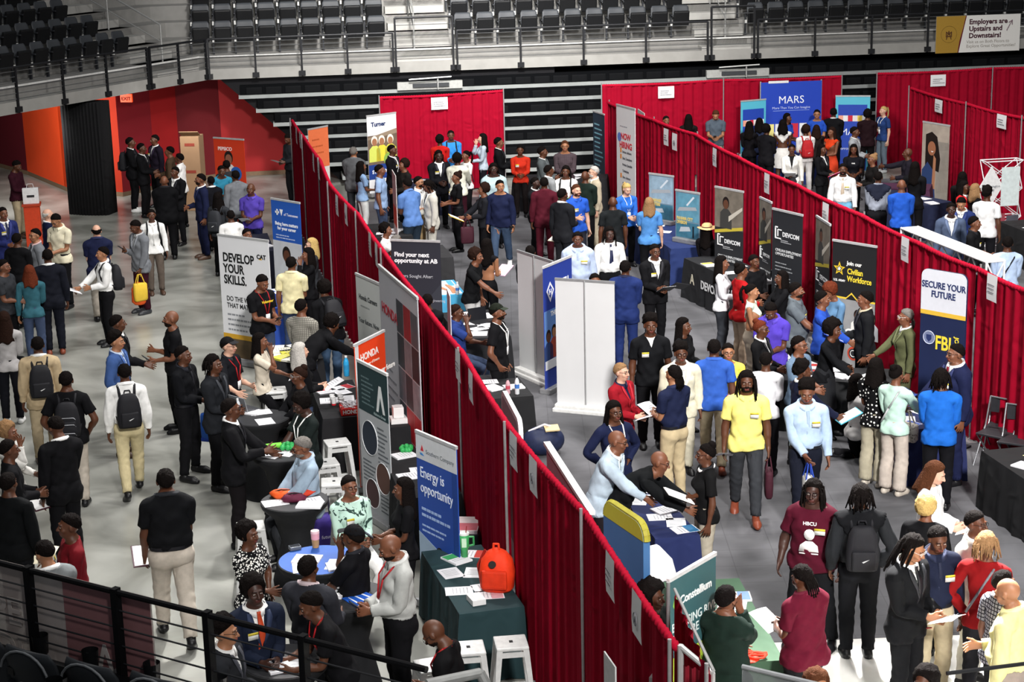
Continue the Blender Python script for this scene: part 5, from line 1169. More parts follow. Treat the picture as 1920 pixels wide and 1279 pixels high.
t, w, h = banner((1562, 450), (1644, 463), 'black and gold army civilian workforce banner', '#1d1e20', 2.1, 2.095)
def star(t, x, z, r, c, y=-.0105): pol(t, [(x + (r if i % 2 == 0 else r * .42) * math.sin(i * math.pi / 5), z + (r if i % 2 == 0 else r * .42) * math.cos(i * math.pi / 5)) for i in range(10)], c, y, 'star')
star(t, .14, 1.66, .115, '#d8b82c'); star(t, .14, 1.66, .07, '#1d1e20', -.012); star(t, .14, 1.66, .04, '#e4e4e0', -.0135); txt(t, 'U.S. ARMY', .03, 1.46, .05, '#dfe0e0', .001); txt(t, 'Join our', .28, 1.74, .085, '#d8d9d6', .003); txt(t, 'Civilian\nWorkforce', .29, 1.60, .125, '#e0c83a', .003, sx=.8, name='headline', space=.95)
pol(t, [(0, 1.22), (.28, 1.22), (.38, 1.31), (.48, 1.22), (w, 1.22), (w, 1.19), (.49, 1.19), (.38, 1.28), (.27, 1.19), (0, 1.19)], '#d8b83a'); rect(t, 0, .1, w, 1.19, '#8b8c8e', -.007, amt=.3, scale=4)
for x, z, c in ((.5, .62, '#d8d8d4'), (.64, .66, '#e0e0de'), (.78, .6, '#c8ccd0')): figure(t, x, z, .75, c)
for x, z, c in ((.36, .62, '#e8e8e4'), (.44, .34, '#b4402c'), (.66, .4, '#e4e4e0')): disc(t, x, z, .11, c, -.013); disc(t, x, z, .08, '#26282c', -.015); ring(t, x, z, .05, '#d8d8d4', -.017)
a, b = U(1729, 502, 2.45), U(1814, 516, 2.45); t, w = flat('rounded_banner', 'navy fbi jobs banner with a white rounded head', 'banner', a, b, 0, 2.45, None); h = 2.45
rr = lambda x0, z0, x1, z1, r: [(x1, z0), (x1, z1 - r)] + [(x1 - r + r * math.cos(k * .314), z1 - r + r * math.sin(k * .314)) for k in range(1, 6)] + [(x0 + r - r * math.sin(k * .314), z1 - r + r * math.cos(k * .314)) for k in range(0, 5)] + [(x0, z1 - r), (x0, z0)]
MB().poly([(x, 0, z) for x, z in rr(0, .03, w, h, .1)], (0, .03, 0)).build('panel', mat('#1b2444', .5, amt=.15, scale=3), t); pol(t, rr(0, 1.88, w, h, .1), '#c9cbd2', -.003); rect(t, 0, 1.82, w, 1.88, '#d0a93a', -.003); txt(t, 'SECURE YOUR\nFUTURE', w / 2, 2.2, .125, '#26305a', .003, 'CENTER', .85, -.008, 'headline'); txt(t, 'FBI', .25, 1.36, .27, '#e0c83a', .006, sx=.75, y=-.006); o = txt(t, 'JOBS', .70, 1.38, .085, '#e0c83a', .003, y=-.006); o.rotation_euler = (math.pi / 2, math.pi / 2, 0); o.location.x = w - .15; o.location.z = 1.57; disc(t, .15, 1.5, .095, '#6f7896', -.004); ring(t, .15, 1.5, .09, '#b9c0d4', -.006, .005); pol(t, [(.11, 1.54), (.19, 1.54), (.19, 1.48), (.15, 1.44), (.11, 1.48)], '#24305c', -.008)
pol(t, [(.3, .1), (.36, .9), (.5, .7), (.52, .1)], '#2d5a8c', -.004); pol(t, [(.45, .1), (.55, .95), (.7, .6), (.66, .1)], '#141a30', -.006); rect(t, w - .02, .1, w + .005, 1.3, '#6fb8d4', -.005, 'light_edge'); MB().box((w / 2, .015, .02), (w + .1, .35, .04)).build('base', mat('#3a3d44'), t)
a, b = U(1910, 560, 2.0), U(1960, 585, 2.0); t, w = flat('rounded_banner', 'dark blue banner cut by the right picture edge', 'banner', a, b, 0, 2.0, mat('#18203a', .5)); lines(t, .05, 1.3, .5, 8, .12, '#8f9cc0', .04); rect(t, 0, 1.38, w, 1.44, '#d0a93a')
A_, B_ = U(1127, 160, 2.44) - Vector((0, .3, 0)), U(1578, 143, 2.44) - Vector((0, .3, 0)); a, b = W(1427, 155, A_.xy, B_.xy), W(1541, 152, A_.xy, B_.xy); t, w = flat('backdrop_banner', 'large blue backdrop with white mars lettering', 'banner', a, b, a.z - 1.93, a.z, mat('#1d3fae', .55, amt=.06, scale=3)); 
txt(t, 'MARS', w / 2, 1.38, .27, '#e8ecf4', .0, 'CENTER', name='headline'); txt(t, 'More Than You Can Imagine', w / 2, 1.24, .085, '#b9c6ea', 0, 'CENTER'); rect(t, w * .2, 1.19, w * .8, 1.2, '#8fa4e0')
for i, c in enumerate(('#e8dc8a', '#dfe0e2', '#c8283c', '#e4e4e6')): rect(t, w * .04 + i * w * .2, .5, w * .22 + i * w * .2, .86, c, name='brand_tile')
ring(t, w * .73, .68, .09, '#2a2c34', -.013, .02); MB().bar((0, .04, -.4), (0, .04, 1.95), .02).bar((w, .04, -.4), (w, .04, 1.95), .02).build('frame_post', POLE, t); rect(t, w * .12, 1.9, w * .45, 1.96, '#dcdcdc', -.012, 'paper_strip')
def marsb(tl, tr, lab):
    t, w, h = banner(tl, tr, lab, '#56b4cc', 2.0); rect(t, w * .08, .1, w * .92, h - .22, '#2444a8'); 
    for i, c in enumerate(('#e8a08a', '#e4e4e4', '#c8283c', '#e0d8d8', '#e0c050', '#e8e8e4')): rect(t, w * (.09 + i * .138), 1.35, w * (.09 + (i + 1) * .138), 1.5, c, -.0105, 'brand_tile')
    txt(t, 'MARS', w / 2, 1.0, .24, '#e8ecf4', .0, 'CENTER', y=-.0115, name='headline'); txt(t, "Tomorrow starts today", w / 2, .62, .1, '#dfe4f0', 0, 'CENTER', y=-.0115); return t
marsb((1389, 190), (1436, 186), 'blue and aqua banner left of the large blue backdrop'); marsb((1567, 180), (1632, 180), 'blue and aqua banner right of the large blue backdrop')
t, w, h = banner((1731, 228), (1781, 236), 'portrait banner of a smiling person on the side drape', '#8d867e', 2.0); rect(t, 0, .1, w, h - .02, '#a69a8e', amt=.4, scale=4); rect(t, w * .55, .3, w, 1.6, '#c2bab0', amt=.3, scale=5); pol(t, [(.12, 1.72), (.32, 1.8), (.5, 1.7), (.62, 1.2), (.58, .9), (.12, 1.0)], '#1c1310'); disc(t, .33, 1.42, .13, '#9a6448', -.0115, rz=1.25); pol(t, [(.0, .1), (.5, .1), (.42, .9), (.2, 1.1), (.02, .9)], '#2c3f6a', -.0105); pol(t, [(.36, .5), (.46, .5), (.48, 1.2), (.4, 1.28)], '#a87456', -.0125); pol(t, [(.3, 1.36), (.4, 1.36), (.35, 1.33)], '#f0e8e4', -.014)
t, w, h = banner((400, 258), (457, 262), 'orange red banner before the red wall', '#c8391c', 2.0, pole=False); txt(t, 'PEPSICO', .12, 1.72, .11, '#f0e0dc', .003); figure(t, .42, .9, 1.4, '#d8d4d0', '#8a5844'); disc(t, .62, 1.2, .16, '#2a5aa8', -.013); rect(t, .05, .2, .85, .9, '#b8b29c', amt=.5, scale=6); lines(t, .4, .8, .35, 2, .1, '#3a3a3a', .05, -.012)
a, b = U(1131, 936, 1.95), U(1206, 986, 1.95); t, w = flat('rounded_banner', 'blue board with rounded yellow top edge beside the navy table', 'banner', a, b, 0, 1.95, None); h = 1.95
P = rr(0, .03, w, h, .16); MB().poly([(x, 0, z) for x, z in P], (0, .07, 0)).build('panel', mat('#3f6a9a', .5, amt=.2, scale=1.5), t); pol(t, rr(0.0, h - .16, w, h, .16), '#b9b43a', -.002); MB().tube([(x, .035, z + .0) for x, z in P[1:-1]], .037, 6).build('edge_tube', mat('#a9a23a', .5), t); ring(t, w * .45, .95, .2, '#1a2a4a', -.006, .012, 1.4); txt(t, 'M', w * .45, .82, .3, '#1a2a4a', .004, 'CENTER', .9, -.006)
a, b = U(1013, 832, 2.0), U(1095, 962, 2.0); t, w = flat('upright_banner', 'long white edged panel leaning inside the left run', 'banner', a + Vector((.07, 0, 0)), b + Vector((.07, 0, 0)), .05, 2.0, mat('#b48a96', .6, amt=.2)); MB().box((w / 2, 0, 1.95), (w + .02, .07, .04)).build('top_rail', mat('#dcdcdc', .4), t); MB().box((w / 2, 0, .02), (w, .25, .05)).build('base', POLE, t)
a, b = U(930, 728, 1.95), U(962, 790, 1.95); t, w = flat('rounded_banner', 'white rounded board rising behind the left run near the stand-up table', 'banner', a + Vector((.06, 0, 0)), b + Vector((.06, 0, 0)), 0, 1.95, None); MB().poly([(x, 0, z) for x, z in rr(0, .03, w, 1.95, .14)], (0, .05, 0)).build('panel', mat('#d6d6d8', .5), t); pol(t, rr(.05, .3, w - .05, 1.9, .12), '#8f9096', -.003)
for (p0, p1, lab, c) in (((735, 318), (742, 330), 'thin white banner seen edge-on above the middle tables', '#cfcac8'), ((838, 540), (844, 556), 'thin white banner seen edge-on over the blue polo wearer', '#c4c6cc')):
    a, b = U(*p0, 2.0), U(*p1, 2.0); t, w = flat('upright_banner', lab, 'banner', a, b, .03, 2.0, mat(c, .6, amt=.1)); rect(t, w * .1, .9, w * .9, 1.3, '#d8543a' if p0[0] < 800 else '#8f96b8'); MB().box((w / 2, 0, .04), (w + .05, .2, .08)).build('base', POLE, t)
# ---------------------------------------------------------------- tables
DIR = Vector((.2, -.98, 0)).normalized()
TABS = {}
def table(label, corner, color, ln=1.83, dp=.76, h=.76, d=None, which='nr', cloth=True, key=None):
    "a draped folding table; corner is a top corner's pixel: nr near right, nl near left, fl far left"
    d = Vector((*d, 0)).normalized() if d else DIR; n = Vector((-d.y, d.x, 0)); q = U(*corner, h); q.z = 0       # d points to the camera, n to the right
    if n.x < 0: n = -n
    c = q + {'nr': -d * ln / 2 - n * dp / 2, 'nl': -d * ln / 2 + n * dp / 2, 'fl': d * ln / 2 + n * dp / 2, 'fr': d * ln / 2 - n * dp / 2}[which]
    t = thing('draped_table', label, 'table', c, math.atan2(d.y, d.x), 'draped tables')
    mb = MB(); r = random.Random(len(label) * 3 + int(corner[0])); ph = r.uniform(0, 6)
    per = []
    def edge(k, N=26):
        for i in range(N): per.append((k, i / N))
    for k in range(4): edge(k, 26 if k % 2 == 0 else 12)
    def pt(k, u, z, fl):
        x0, y0 = ln / 2, dp / 2; cs = [(-x0, -y0), (x0, -y0), (x0, y0), (-x0, y0)]; a, b = cs[k], cs[(k + 1) % 4]; x, y = a[0] + (b[0] - a[0]) * u, a[1] + (b[1] - a[1]) * u
        L_ = ln if k % 2 == 0 else dp; wv = fl * (.02 * math.sin(u * L_ * 17 + ph + k) + .012 * math.sin(u * L_ * 33 + k) + .03); co = fl * .06 * max(0, 1 - min(u, 1 - u) * L_ / .12)
        nx, ny = [(0, -1), (1, 0), (0, 1), (-1, 0)][k]; sx = 1 if x > 0 else -1; return (x + nx * wv + sx * co * (k % 2 == 0), y + ny * wv + (1 if y > 0 else -1) * co * (k % 2 == 1), z)
    mb.loft([[pt(k, u, z, f) for k, u in per] for z, f in ((.012, 1.0), (.3, .75), (h - .08, .22), (h - .01, .03), (h, 0))], False)
    mb.bm.faces.new([v for v in list(mb.bm.verts)[-len(per):]]); mb.build('tablecloth', mat(color, .85, 'cloth', scale=4, amt=.12), t, True).data.set_sharp_from_angle(angle=R_(50))
    MB().box((0, 0, h - .03), (ln - .02, dp - .02, .03)).build('tabletop', mat('#3a3a3c'), t)
    TABS[key or label] = (t, ln, dp, h); return t
K = table
K('navy table carrying the two ship banners', (1330, 462), '#1c2c5c', 3.3, key='T1'); t = K('black table with a logo beside the hanging black banners', (1283, 484), '#1a1b1e', 2.6, .8, d=(.33, -.95), which='fl', key='T2')
for i_, s_ in enumerate(('A', 'DEVCOM')): o = text('cloth_logo', s_, mat('#c8c2ae' if i_ == 0 else '#c9cacc'), t, (-.95 + .45 * i_, -.445, .36), (math.pi / 2, 0, 0), .26 - .05 * i_, .006)
K('black table where people queue before the black banners', (1562, 692), '#17181a', 1.1, .76, key='T3'); K('black table in front of the army banner', (1672, 692), '#17181a', 1.5, .76, d=(.95, -.2), key='T3b')
K('navy table before the federal jobs banner', (1808, 797), '#1e2650', 1.83, .8, key='T4'); K('black table at the right edge', (1840, 845), '#151517', 1.83, .9, which='fl', key='T5'); K('navy table below the bending person in black', (1312, 1003), '#1c2652', 1.83, .5, key='T6'); K('dark green table behind the constellium banner', (1470, 1238), '#3e5a44', 2.0, .78, d=(.08, -1), key='T7')
K('light blue table with a hands picture', (874, 552), '#3f92b8', 1.2, .72, key='T8'); K('black table with papers beside the capped person', (958, 630), '#1a1b1e', 1.83, .8, key='T9'); K('black table holding water bottles left of the white banner', (1000, 742), '#18191b', .95, .8, key='T10')
K('black table with white boxes against the left run', (784, 798), '#141518', .9, .7, key='T11'); K('black table behind the energy banner', (866, 926), '#141518', 1.83, .7, key='T12'); K('dark teal table with orange backpack on it', (983, 1137), '#1c3438', 1.78, .66, d=(.25, -.97), key='TG')
K('black table with red handouts at the honda booth', (692, 779), '#1a1a1d', 1.83, .62, key='TH'); K('black table with yellow papers at the upper left booth', (606, 672), '#1a1a1d', 1.0, .9, key='TY'); K('royal blue table behind the cream polo wearer', (560, 575), '#23459a', 1.5, .8, key='TB'); K('dark table with white papers behind the white banner', (515, 470), '#1a1c2c', 1.83, .8, key='TP')
K('black table with a white box in the middle aisle', (774, 442), '#1a1a1c', 1.5, .8, key='TM'); K('grey topped table right of the dark opportunity banner', (850, 482), '#2a2a2c', 1.2, .7, key='TN'); K('navy table with papers before the portrait banner', (1786, 378), '#1d2440', 1.83, .76, d=(.5, -.87), key='TQ'); K('black table at the right edge below the lattice tower', (1873, 415), '#141416', 1.83, .9, which='fl', key='TR'); K('maroon table under the side drape', (1748, 345), '#43203a', 1.2, .76, d=(.95, -.3), key='TS')
K('navy table at the shirt-sleeved construction booth', (870, 334), '#20243a', 1.8, .76, d=(1, -.1), key='TU'); K('dark table before the bleachers', (1140, 326), '#1c1c20', 2.2, .76, d=(1, -.1), key='TV'); K('dark blue table under the large blue backdrop', (1560, 284), '#1c2a60', 2.2, .45, d=(1, -.05), key='TW')
def rtable(px, py, label, r=.38, color='#17181b', top=None, h=1.05):
    q = U(px, py, h); t = thing('cocktail_table', label, 'table', (q.x, q.y, 0), 0, 'round cocktail tables'); n = 40
    prof = [(.30, 0), (.29, .04), (.20, .45), (.17, .6), (.24, .86), (r - .01, h - .06), (r, h - .03), (r, h - .005), (r - .01, h)]
    MB().loft([[(rr_ * (1 + (.05 * math.cos(4 * a) if z < .5 else 0)) * math.cos(a), rr_ * (1 + (.05 * math.cos(4 * a) if z < .5 else 0)) * math.sin(a), z) for a in [i * 6.2832 / n for i in range(n)]] for rr_, z in prof]).build('stretch_cover', mat(color, .8, 'cloth', scale=5), t, True).data.set_sharp_from_angle(angle=R_(50))
    MB().cone((0, 0, h + .001), r - .012, r - .012, .004, 40).build('tabletop', mat(top or '#26272a', .55, scale=4), t); TABS[label] = (t, r, r, h + .003); return t
rtable(488, 783, 'round black table with an open laptop'); rtable(530, 848, 'round black table with green giveaways'); rtable(552, 938, 'round black table with orange gloves-like bags'); rtable(598, 1050, 'round table with blue top edge and coffee cup', .42, '#16181c', '#23509c'); rtable(655, 1118, 'round black table with blue packets', .40); rtable(536, 1240, 'round black table behind the near railing', .38)
# ---------------------------------------------------------------- stools and chairs
def stool(px, py, rz, label, h=.76, first=[None]):
    q = U(px, py, h)
    if first[0] is None:
        t = thing('metal_stool', label, 'stool', (0, 0, 0), 0, 'white metal stools'); first[0] = t; m = mat('#c4c5c4', .4, metal=.1)
        MB().box((0, 0, h - .018), (.31, .31, .036), bev=.014).build('seat', m, t); MB().box((0, 0, h + .0012), (.035, .05, .002)).build('hand_hole', mat('#141416'), t)
        for sx in (-1, 1):
            for sy in (-1, 1):
                MB().loft([[(sx * (.20 + .018 * a), sy * (.20 + .018 * b), .0) for a, b in ((-1, -1), (1, -1), (1, 1), (-1, 1))], [(sx * (.125 + .028 * a), sy * (.125 + .028 * b), h - .03) for a, b in ((-1, -1), (1, -1), (1, 1), (-1, 1))]]).build('leg', m, t)
        for k in range(4): a = k * math.pi / 2; MB().box((.175 * math.cos(a), .175 * math.sin(a), .24), (.02, .34, .03), rz=a).box((.142 * math.cos(a), .142 * math.sin(a), h - .075), (.02, .29, .05), rz=a).build('crossbar', m, t)
    else: t = copy_tree(first[0]); tag(t, label)
    t.location = (q.x, q.y, 0); t.rotation_euler = (0, 0, rz); return t
stool(878, 1213, .12, 'white metal stool left of its pair by the teal table'); stool(958, 1203, .12, 'white metal stool right of its pair by the teal table'); stool(632, 828, .3, 'white metal stool behind the pale denim shirt, upper of two'); stool(610, 866, .3, 'white metal stool behind the pale denim shirt, lower of two'); stool(516, 730, .2, 'white metal stool behind the round laptop table'); stool(626, 902, .1, 'white metal stool beside the floral blouse'); stool(470, 985, .2, 'white metal stool by the speckled blouse'); stool(650, 965, .2, 'white metal stool under the floral blouse'); stool(812, 1245, .3, 'white metal stool under the bowed bald head')
def fchair(px, py, rz, label, h=.45, first=[None]):
    q = U(px, py, h)
    if first[0] is None:
        t = thing('folding_chair', label, 'chair', (0, 0, 0), 0, 'dark folding chairs'); first[0] = t; m = mat('#26262a', .5); ch = mat('#77787c', .35, metal=.6)
        MB().box((0, 0, h), (.40, .38, .03), bev=.012).build('seat', m, t); MB().grid(lambda u, v: ((u - .5) * .40, -.21 - .03 * math.sin(u * 3.14), .66 + v * .20), 6, 2).build('backrest', m, t)
        for s in (-1, 1): MB().tube([(s * .21, .20, 0), (s * .21, -.1, .5), (s * .21, -.21, .88)], .012).build('leg', ch, t); MB().tube([(s * .2, -.26, 0), (s * .2, .16, h)], .012).build('leg', ch, t)
        MB().bar((-.21, -.21, .87), (.21, -.21, .87), .012).build('top_bar', ch, t)
    else: t = copy_tree(first[0]); tag(t, label)
    t.location = (q.x, q.y, 0); t.rotation_euler = (0, 0, rz); return t
fchair(1868, 812, 2.4, 'dark folding chair with papers on its seat'); fchair(1880, 800, 2.6, 'dark folding chair against the right run'); fchair(1906, 826, 2.6, 'dark folding chair nearest the right edge banner'); fchair(904, 712, 1.8, 'dark folding chair behind the capped person'); fchair(1300, 470, 2.5, 'dark folding chair behind the ship banner table'); fchair(1445, 556, 2.5, 'dark folding chair behind the devcom table')
# ---------------------------------------------------------------- things on the tables
def T_(k): return TABS[k]
NPAP = 0
COUNT = {}
def ontab(key, u, v):
    t, a, b, h = TABS[key]; rz = t.rotation_euler.z; x, y = (u * a / 2, v * b / 2) if a != b else (u * a, v * b); c, s = math.cos(rz), math.sin(rz)
    return Vector((t.location.x + x * c - y * s, t.location.y + x * s + y * c, h + .001 + t.location.z)), rz
def sheet(q, rz, label, w=.216, l=.28, col='#e6e6ea', th=.002, accent=None, name='paper_sheet', cat='paper', group='papers on the tables'):
    t = thing(name, label, cat, q, rz, group); MB().box((0, 0, th / 2), (w, l, th)).build('sheet', mat(col, .6, amt=.04), t)
    mb = MB()
    for i in range(5): mb.box((0, l * .3 - i * l * .13, th + .0006), (w * .7, .008, .0008))
    mb.build('printed_text', mat('#9a9ca2', .6), t)
    if accent: MB().box((0, l * .25, th + .001), (w * .96, l * .42, .001)).build('printed_block', mat(accent, .5), t)
    return t
PN = 'first second third fourth fifth sixth seventh eighth ninth tenth eleventh twelfth'.split()
NEARW = ['nearest', 'second nearest', 'third nearest', 'fourth nearest', 'fifth nearest', 'sixth nearest', 'seventh nearest', 'eighth nearest']
def rank(items):      # items: (thing, noun, where): each label says which one counting from the camera
    for key in {(n, w_) for _, n, w_ in items}:
        g = sorted([t for t, n, w_ in items if (n, w_) == key], key=lambda t: t.location.y)
        for t, o in zip(g, NEARW): tag(t, f"{o + ' ' if len(g) > 1 else ''}{key[0]} {key[1]}")
def papers(key, n, where, seed, us=(-.9, .9), vs=(-.7, .7), accents=(None,), stack=.3):
    r = random.Random(seed); spots = []; L_ = []
    for i in range(n):
        for _ in range(40):
            u, v = r.uniform(*us), r.uniform(*vs)
            if all(abs(u - a) * T_(key)[1] / 2 > .17 or abs(v - b) * T_(key)[2] / 2 > .2 for a, b in spots): break
        spots.append((u, v)); q, rz = ontab(key, u, v); st = r.random() < stack; ac = accents[i % len(accents)]
        t = sheet(q, rz + r.uniform(-.5, .5) + (1.57 if r.random() < .4 else 0), 'x', th=.02 if st else .002, accent=ac, name='paper_stack' if st else 'paper_sheet', group=f'papers, {where}')
        L_.append((t, ('colour printed ' if ac else 'white ') + ('paper stack' if st else 'paper sheet'), 'on the ' + where))
    rank(L_)
papers('T1', 7, 'navy ship banner table', 1, (-.9, .2), accents=(None, '#7fa0c0')); papers('T2', 5, 'black logo table', 2, accents=(None, '#c8b050')); papers('T3', 7, 'black queue table', 3, accents=(None, '#2a60b0', '#c03a30')); papers('T3b', 3, 'black table before the army banner', 4); papers('T4', 7, 'navy federal jobs table', 5, accents=(None, '#2a4a9a')); papers('T6', 7, 'navy table below the bending person', 6, accents=(None, None, '#2a70a0')); papers('T7', 8, 'dark green table', 7, (-.9, .5), accents=(None, '#5a7ab0', None)); papers('T9', 7, 'black table beside the capped person', 8); papers('T10', 3, 'black bottle table', 9); papers('T12', 3, 'black table behind the energy banner', 11, stack=.8); papers('TG', 7, 'dark teal table', 12, (-.8, .6), accents=(None, '#d0a0a8', '#3f9a5a', None, '#c03a30'))
papers('TH', 7, 'honda booth table', 13, (-.8, .9), accents=(None, '#b02a30')); papers('TY', 4, 'yellow papers table', 14); papers('TB', 4, 'royal blue table', 15); papers('TP', 6, 'dark table behind the white banner', 16); papers('TM', 4, 'black middle aisle table', 17); papers('TN', 3, 'grey topped table', 18); papers('TQ', 5, 'navy table before the portrait banner', 19); papers('TR', 4, 'black table below the lattice tower', 20); papers('T5', 1, 'black table at the right edge', 22, (-.6, -.2)); papers('TU', 2, 'navy construction booth table', 23); papers('TV', 3, 'dark bleachers table', 24)
for k_, n_ in (('round black table with an open laptop', 3), ('round black table with green giveaways', 2), ('round black table with orange gloves-like bags', 3), ('round table with blue top edge and coffee cup', 4), ('round black table with blue packets', 3), ('round black table behind the near railing', 2)): papers(k_, n_, {'round black table with an open laptop': 'round laptop table', 'round black table with green giveaways': 'round giveaways table', 'round black table with orange gloves-like bags': 'third round black table', 'round table with blue top edge and coffee cup': 'blue edged round table', 'round black table with blue packets': 'round blue packets table'}.get(k_, 'round table behind the near railing'), len(k_), (-.62, .62), (-.62, .62))
q, rz = ontab('T5', -.55, 0.2); sheet(q, rz + .4, 'yellow card on the black table at the right edge', .3, .2, '#d8d69a', cat='card', name='yellow_card')
FS_ = []
for i in range(5):
    q, rz = ontab('TY', -.2 + .28 * i, -.3 + .3 * (i % 3)); t = sheet(q, rz + .2 * i, 'yellow folder stack', .23, .3, '#c9c24a' if i % 2 else '#d8d6c8', .03, name='folder_stack', cat='folders', group='folder stacks on the upper left booth table'); FS_.append((t, 'yellow folder stack' if i % 2 else 'cream folder stack', 'on the upper left booth table'))
rank(FS_)
q, rz = ontab('T8', 0, 0); t = thing('table_poster', 'white and blue poster of two hands lying on the light blue table', 'poster', q, rz); MB().box((0, 0, .003), (1.05, .62, .006)).build('sheet', mat('#d8e4ec', amt=.1, scale=6), t)
MB().loft([[(x, y0 + w_ * a, .012 + .004 * b) for a, b in ((-1, 0), (1, 0), (1, 1), (-1, 1))] for x, y0, w_ in ((-.5, -.1, .06), (-.1, -.02, .05), (.12, .05, .04), (.26, .1, .02))]).loft([[(x, y0 + w_ * a, .012 + .004 * b) for a, b in ((-1, 0), (1, 0), (1, 1), (-1, 1))] for x, y0, w_ in ((.5, .2, .06), (.15, .2, .05), (-.1, .17, .04), (-.2, .14, .02))]).build('printed_hands', mat('#b07c5c'), t); MB().box((.3, -.2, .008), (.4, .15, .003)).box((-.3, .24, .008), (.4, .1, .003)).build('printed_blue', mat('#4f9ac8'), t)
def bottle(q, label, col='#c9ced4', cap='#e8e8e8', h=.22, r=.033, band='#3f6fb8'):
    t = thing('water_bottle', label, 'bottle', q); n = 16; MB().loft([[(r_ * math.cos(i * 6.2832 / n), r_ * math.sin(i * 6.2832 / n), z) for i in range(n)] for r_, z in ((r * .9, 0), (r, .01), (r, h * .65), (r * .8, h * .78), (r * .4, h * .9), (r * .4, h * .93))]).build('body', mat(col, .15, spec=.6), t, True)
    MB().cone((0, 0, h * .965), r * .45, r * .45, h * .08, 12).build('cap', mat(cap, .4), t); MB().cone((0, 0, h * .45), r * 1.03, r * 1.03, h * .22, 16, False).build('label_band', mat(band, .5), t); return t
q, rz = ontab('T10', .62, .2); bottle(q, 'pink and clear bottle on the black bottle table', '#c9a0a8', '#2a2a2c', band='#b84858'); q, rz = ontab('T10', .72, .5); bottle(q, 'clear water bottle with black cap on the bottle table', '#d4d8dc', '#1a1a1c', .26); q, rz = ontab('T8', .95, .6); bottle(q, 'clear water bottle at the light blue table corner'); q = U(447, 778, 1.06); bottle(q, 'clear water bottle on the round laptop table'); q = U(650, 705, .77); bottle(q, 'blue steel flask at the honda booth', '#2f9ad0', '#d8d8d8', .30, .042, '#2a86b8')
q, rz = ontab('TG', -.62, .2); t = thing('tumbler', 'tall green tumbler with a white lid on the teal table', 'tumbler', q); n = 18
MB().loft([[(r_ * math.cos(i * 6.2832 / n), r_ * math.sin(i * 6.2832 / n), z) for i in range(n)] for r_, z in ((.036, 0), (.038, .10), (.05, .12), (.054, .27))]).build('cup', mat('#3f9a5a', .35), t, True); MB().cone((0, 0, .278), .055, .055, .02, 18).build('lid', mat('#d8dcd8', .4), t); MB().tube([(.05, 0, .24), (.10, 0, .24), (.10, 0, .15), (.05, 0, .14)], .011).build('handle', mat('#358a4e', .4), t); MB().bar((.02, 0, .27), (.03, 0, .36), .005).build('straw', mat('#8a2a2a'), t); MB().box((0, -.048, .19), (.05, .012, .1)).build('pale_stripe', mat('#b9d8bc'), t)
q, rz = ontab('TG', .45, .55); t = thing('backpack', 'orange backpack with a dark patch on the teal table', 'backpack', q, -.2); m = mat('#d8340e', .7, 'cloth')
MB().loft([[(w_ * math.copysign(abs(math.cos(a)) ** .7, math.cos(a)), d_ * math.copysign(abs(math.sin(a)) ** .7, math.sin(a)) + .02 * z, z) for a in [i * 6.2832 / 24 for i in range(24)]] for z, w_, d_ in ((0, .14, .09), (.04, .17, .12), (.2, .185, .135), (.33, .16, .115), (.41, .10, .07), (.45, .03, .02))]).build('bag_body', m, t, True); MB().box((0, -.135, .16), (.26, .05, .2), bev=.025).build('front_pocket', mat('#c82e0c', .7, 'cloth'), t); MB().tube([(-.03, -.01, .44), (-.025, -.01, .50), (.025, -.01, .50), (.03, -.01, .44)], .012).build('carry_loop', m, t); MB().cone((0, 0, 0), .038, .038, .012, 18, m=Matrix.Translation((-.02, -.125, .32)) @ Matrix.Rotation(1.35, 4, 'X')).build('round_patch', mat('#26201e'), t); MB().tube([(-.12, .02, .42), (-.2, .02, .25), (-.16, .0, .03)], .014).build('shoulder_strap', mat('#8a1408'), t)
def boxy(q, rz, label, d, col, name='box', cat='box', accent=None, group=None):
    t = thing(name, label, cat, q, rz, group); MB().box((0, 0, d[2] / 2), d, bev=min(d) * .06).build('carton', mat(col, .6, amt=.06), t); MB().box((0, 0, d[2] + .001), (d[0] * .96, d[1] * .5, .002)).build('lid_flap', mat(accent or '#d0d0d0', .6), t); return t
q, rz = ontab('TG', .72, -.3); boxy(q, rz + .1, 'white product box on the teal table', (.2, .14, .06), '#dcdcdc'); 
FS2_ = []
for i, (u, v, z, d) in enumerate(((.5, -.4, 0, (.2, .22, .07)), (.5, .35, 0, (.2, .22, .07)), (.2, -.3, 0, (.2, .2, .07)), (.45, .35, .072, (.16, .14, .14)), (.45, -.4, .072, (.18, .18, .06)))):
    q, rz = ontab('T11', u, v); t = boxy(q + Vector((0, 0, z)), rz, 'white carton stacked by the left run' if z else 'white carton lying by the left run', d, '#dadada', group='white cartons by the left run'); FS2_.append((t, 'upper white carton' if z else 'lower white carton', 'stacked on the black table by the left run'))
rank(FS2_)
for i, (u, v) in enumerate(((.55, .1), (.2, .2))): q, rz = ontab('T12', u, v); boxy(q, rz, 'white box behind the energy banner, ' + ('nearer' if i == 0 else 'farther') + ' of two', (.16, .2, .09), '#d8d8d8')
q = U(872, 1000, 0.05); t = thing('equipment_case', 'black case topped with red and white papers behind the energy banner', 'case', U(868, 992, .62) * Vector((1, 1, 0)) if False else Vector((U(868, 985, .62).x, U(868, 985, .62).y, 0)), -.1); MB().box((0, 0, .3), (.42, .5, .6), bev=.02).build('case_body', mat('#1b1c1f', .5), t); MB().box((0, 0, .62), (.38, .46, .04)).build('paper_stack', mat('#d4c8c8'), t); MB().box((0, -.1, .642), (.36, .22, .003)).build('printed_block', mat('#b8606a'), t)
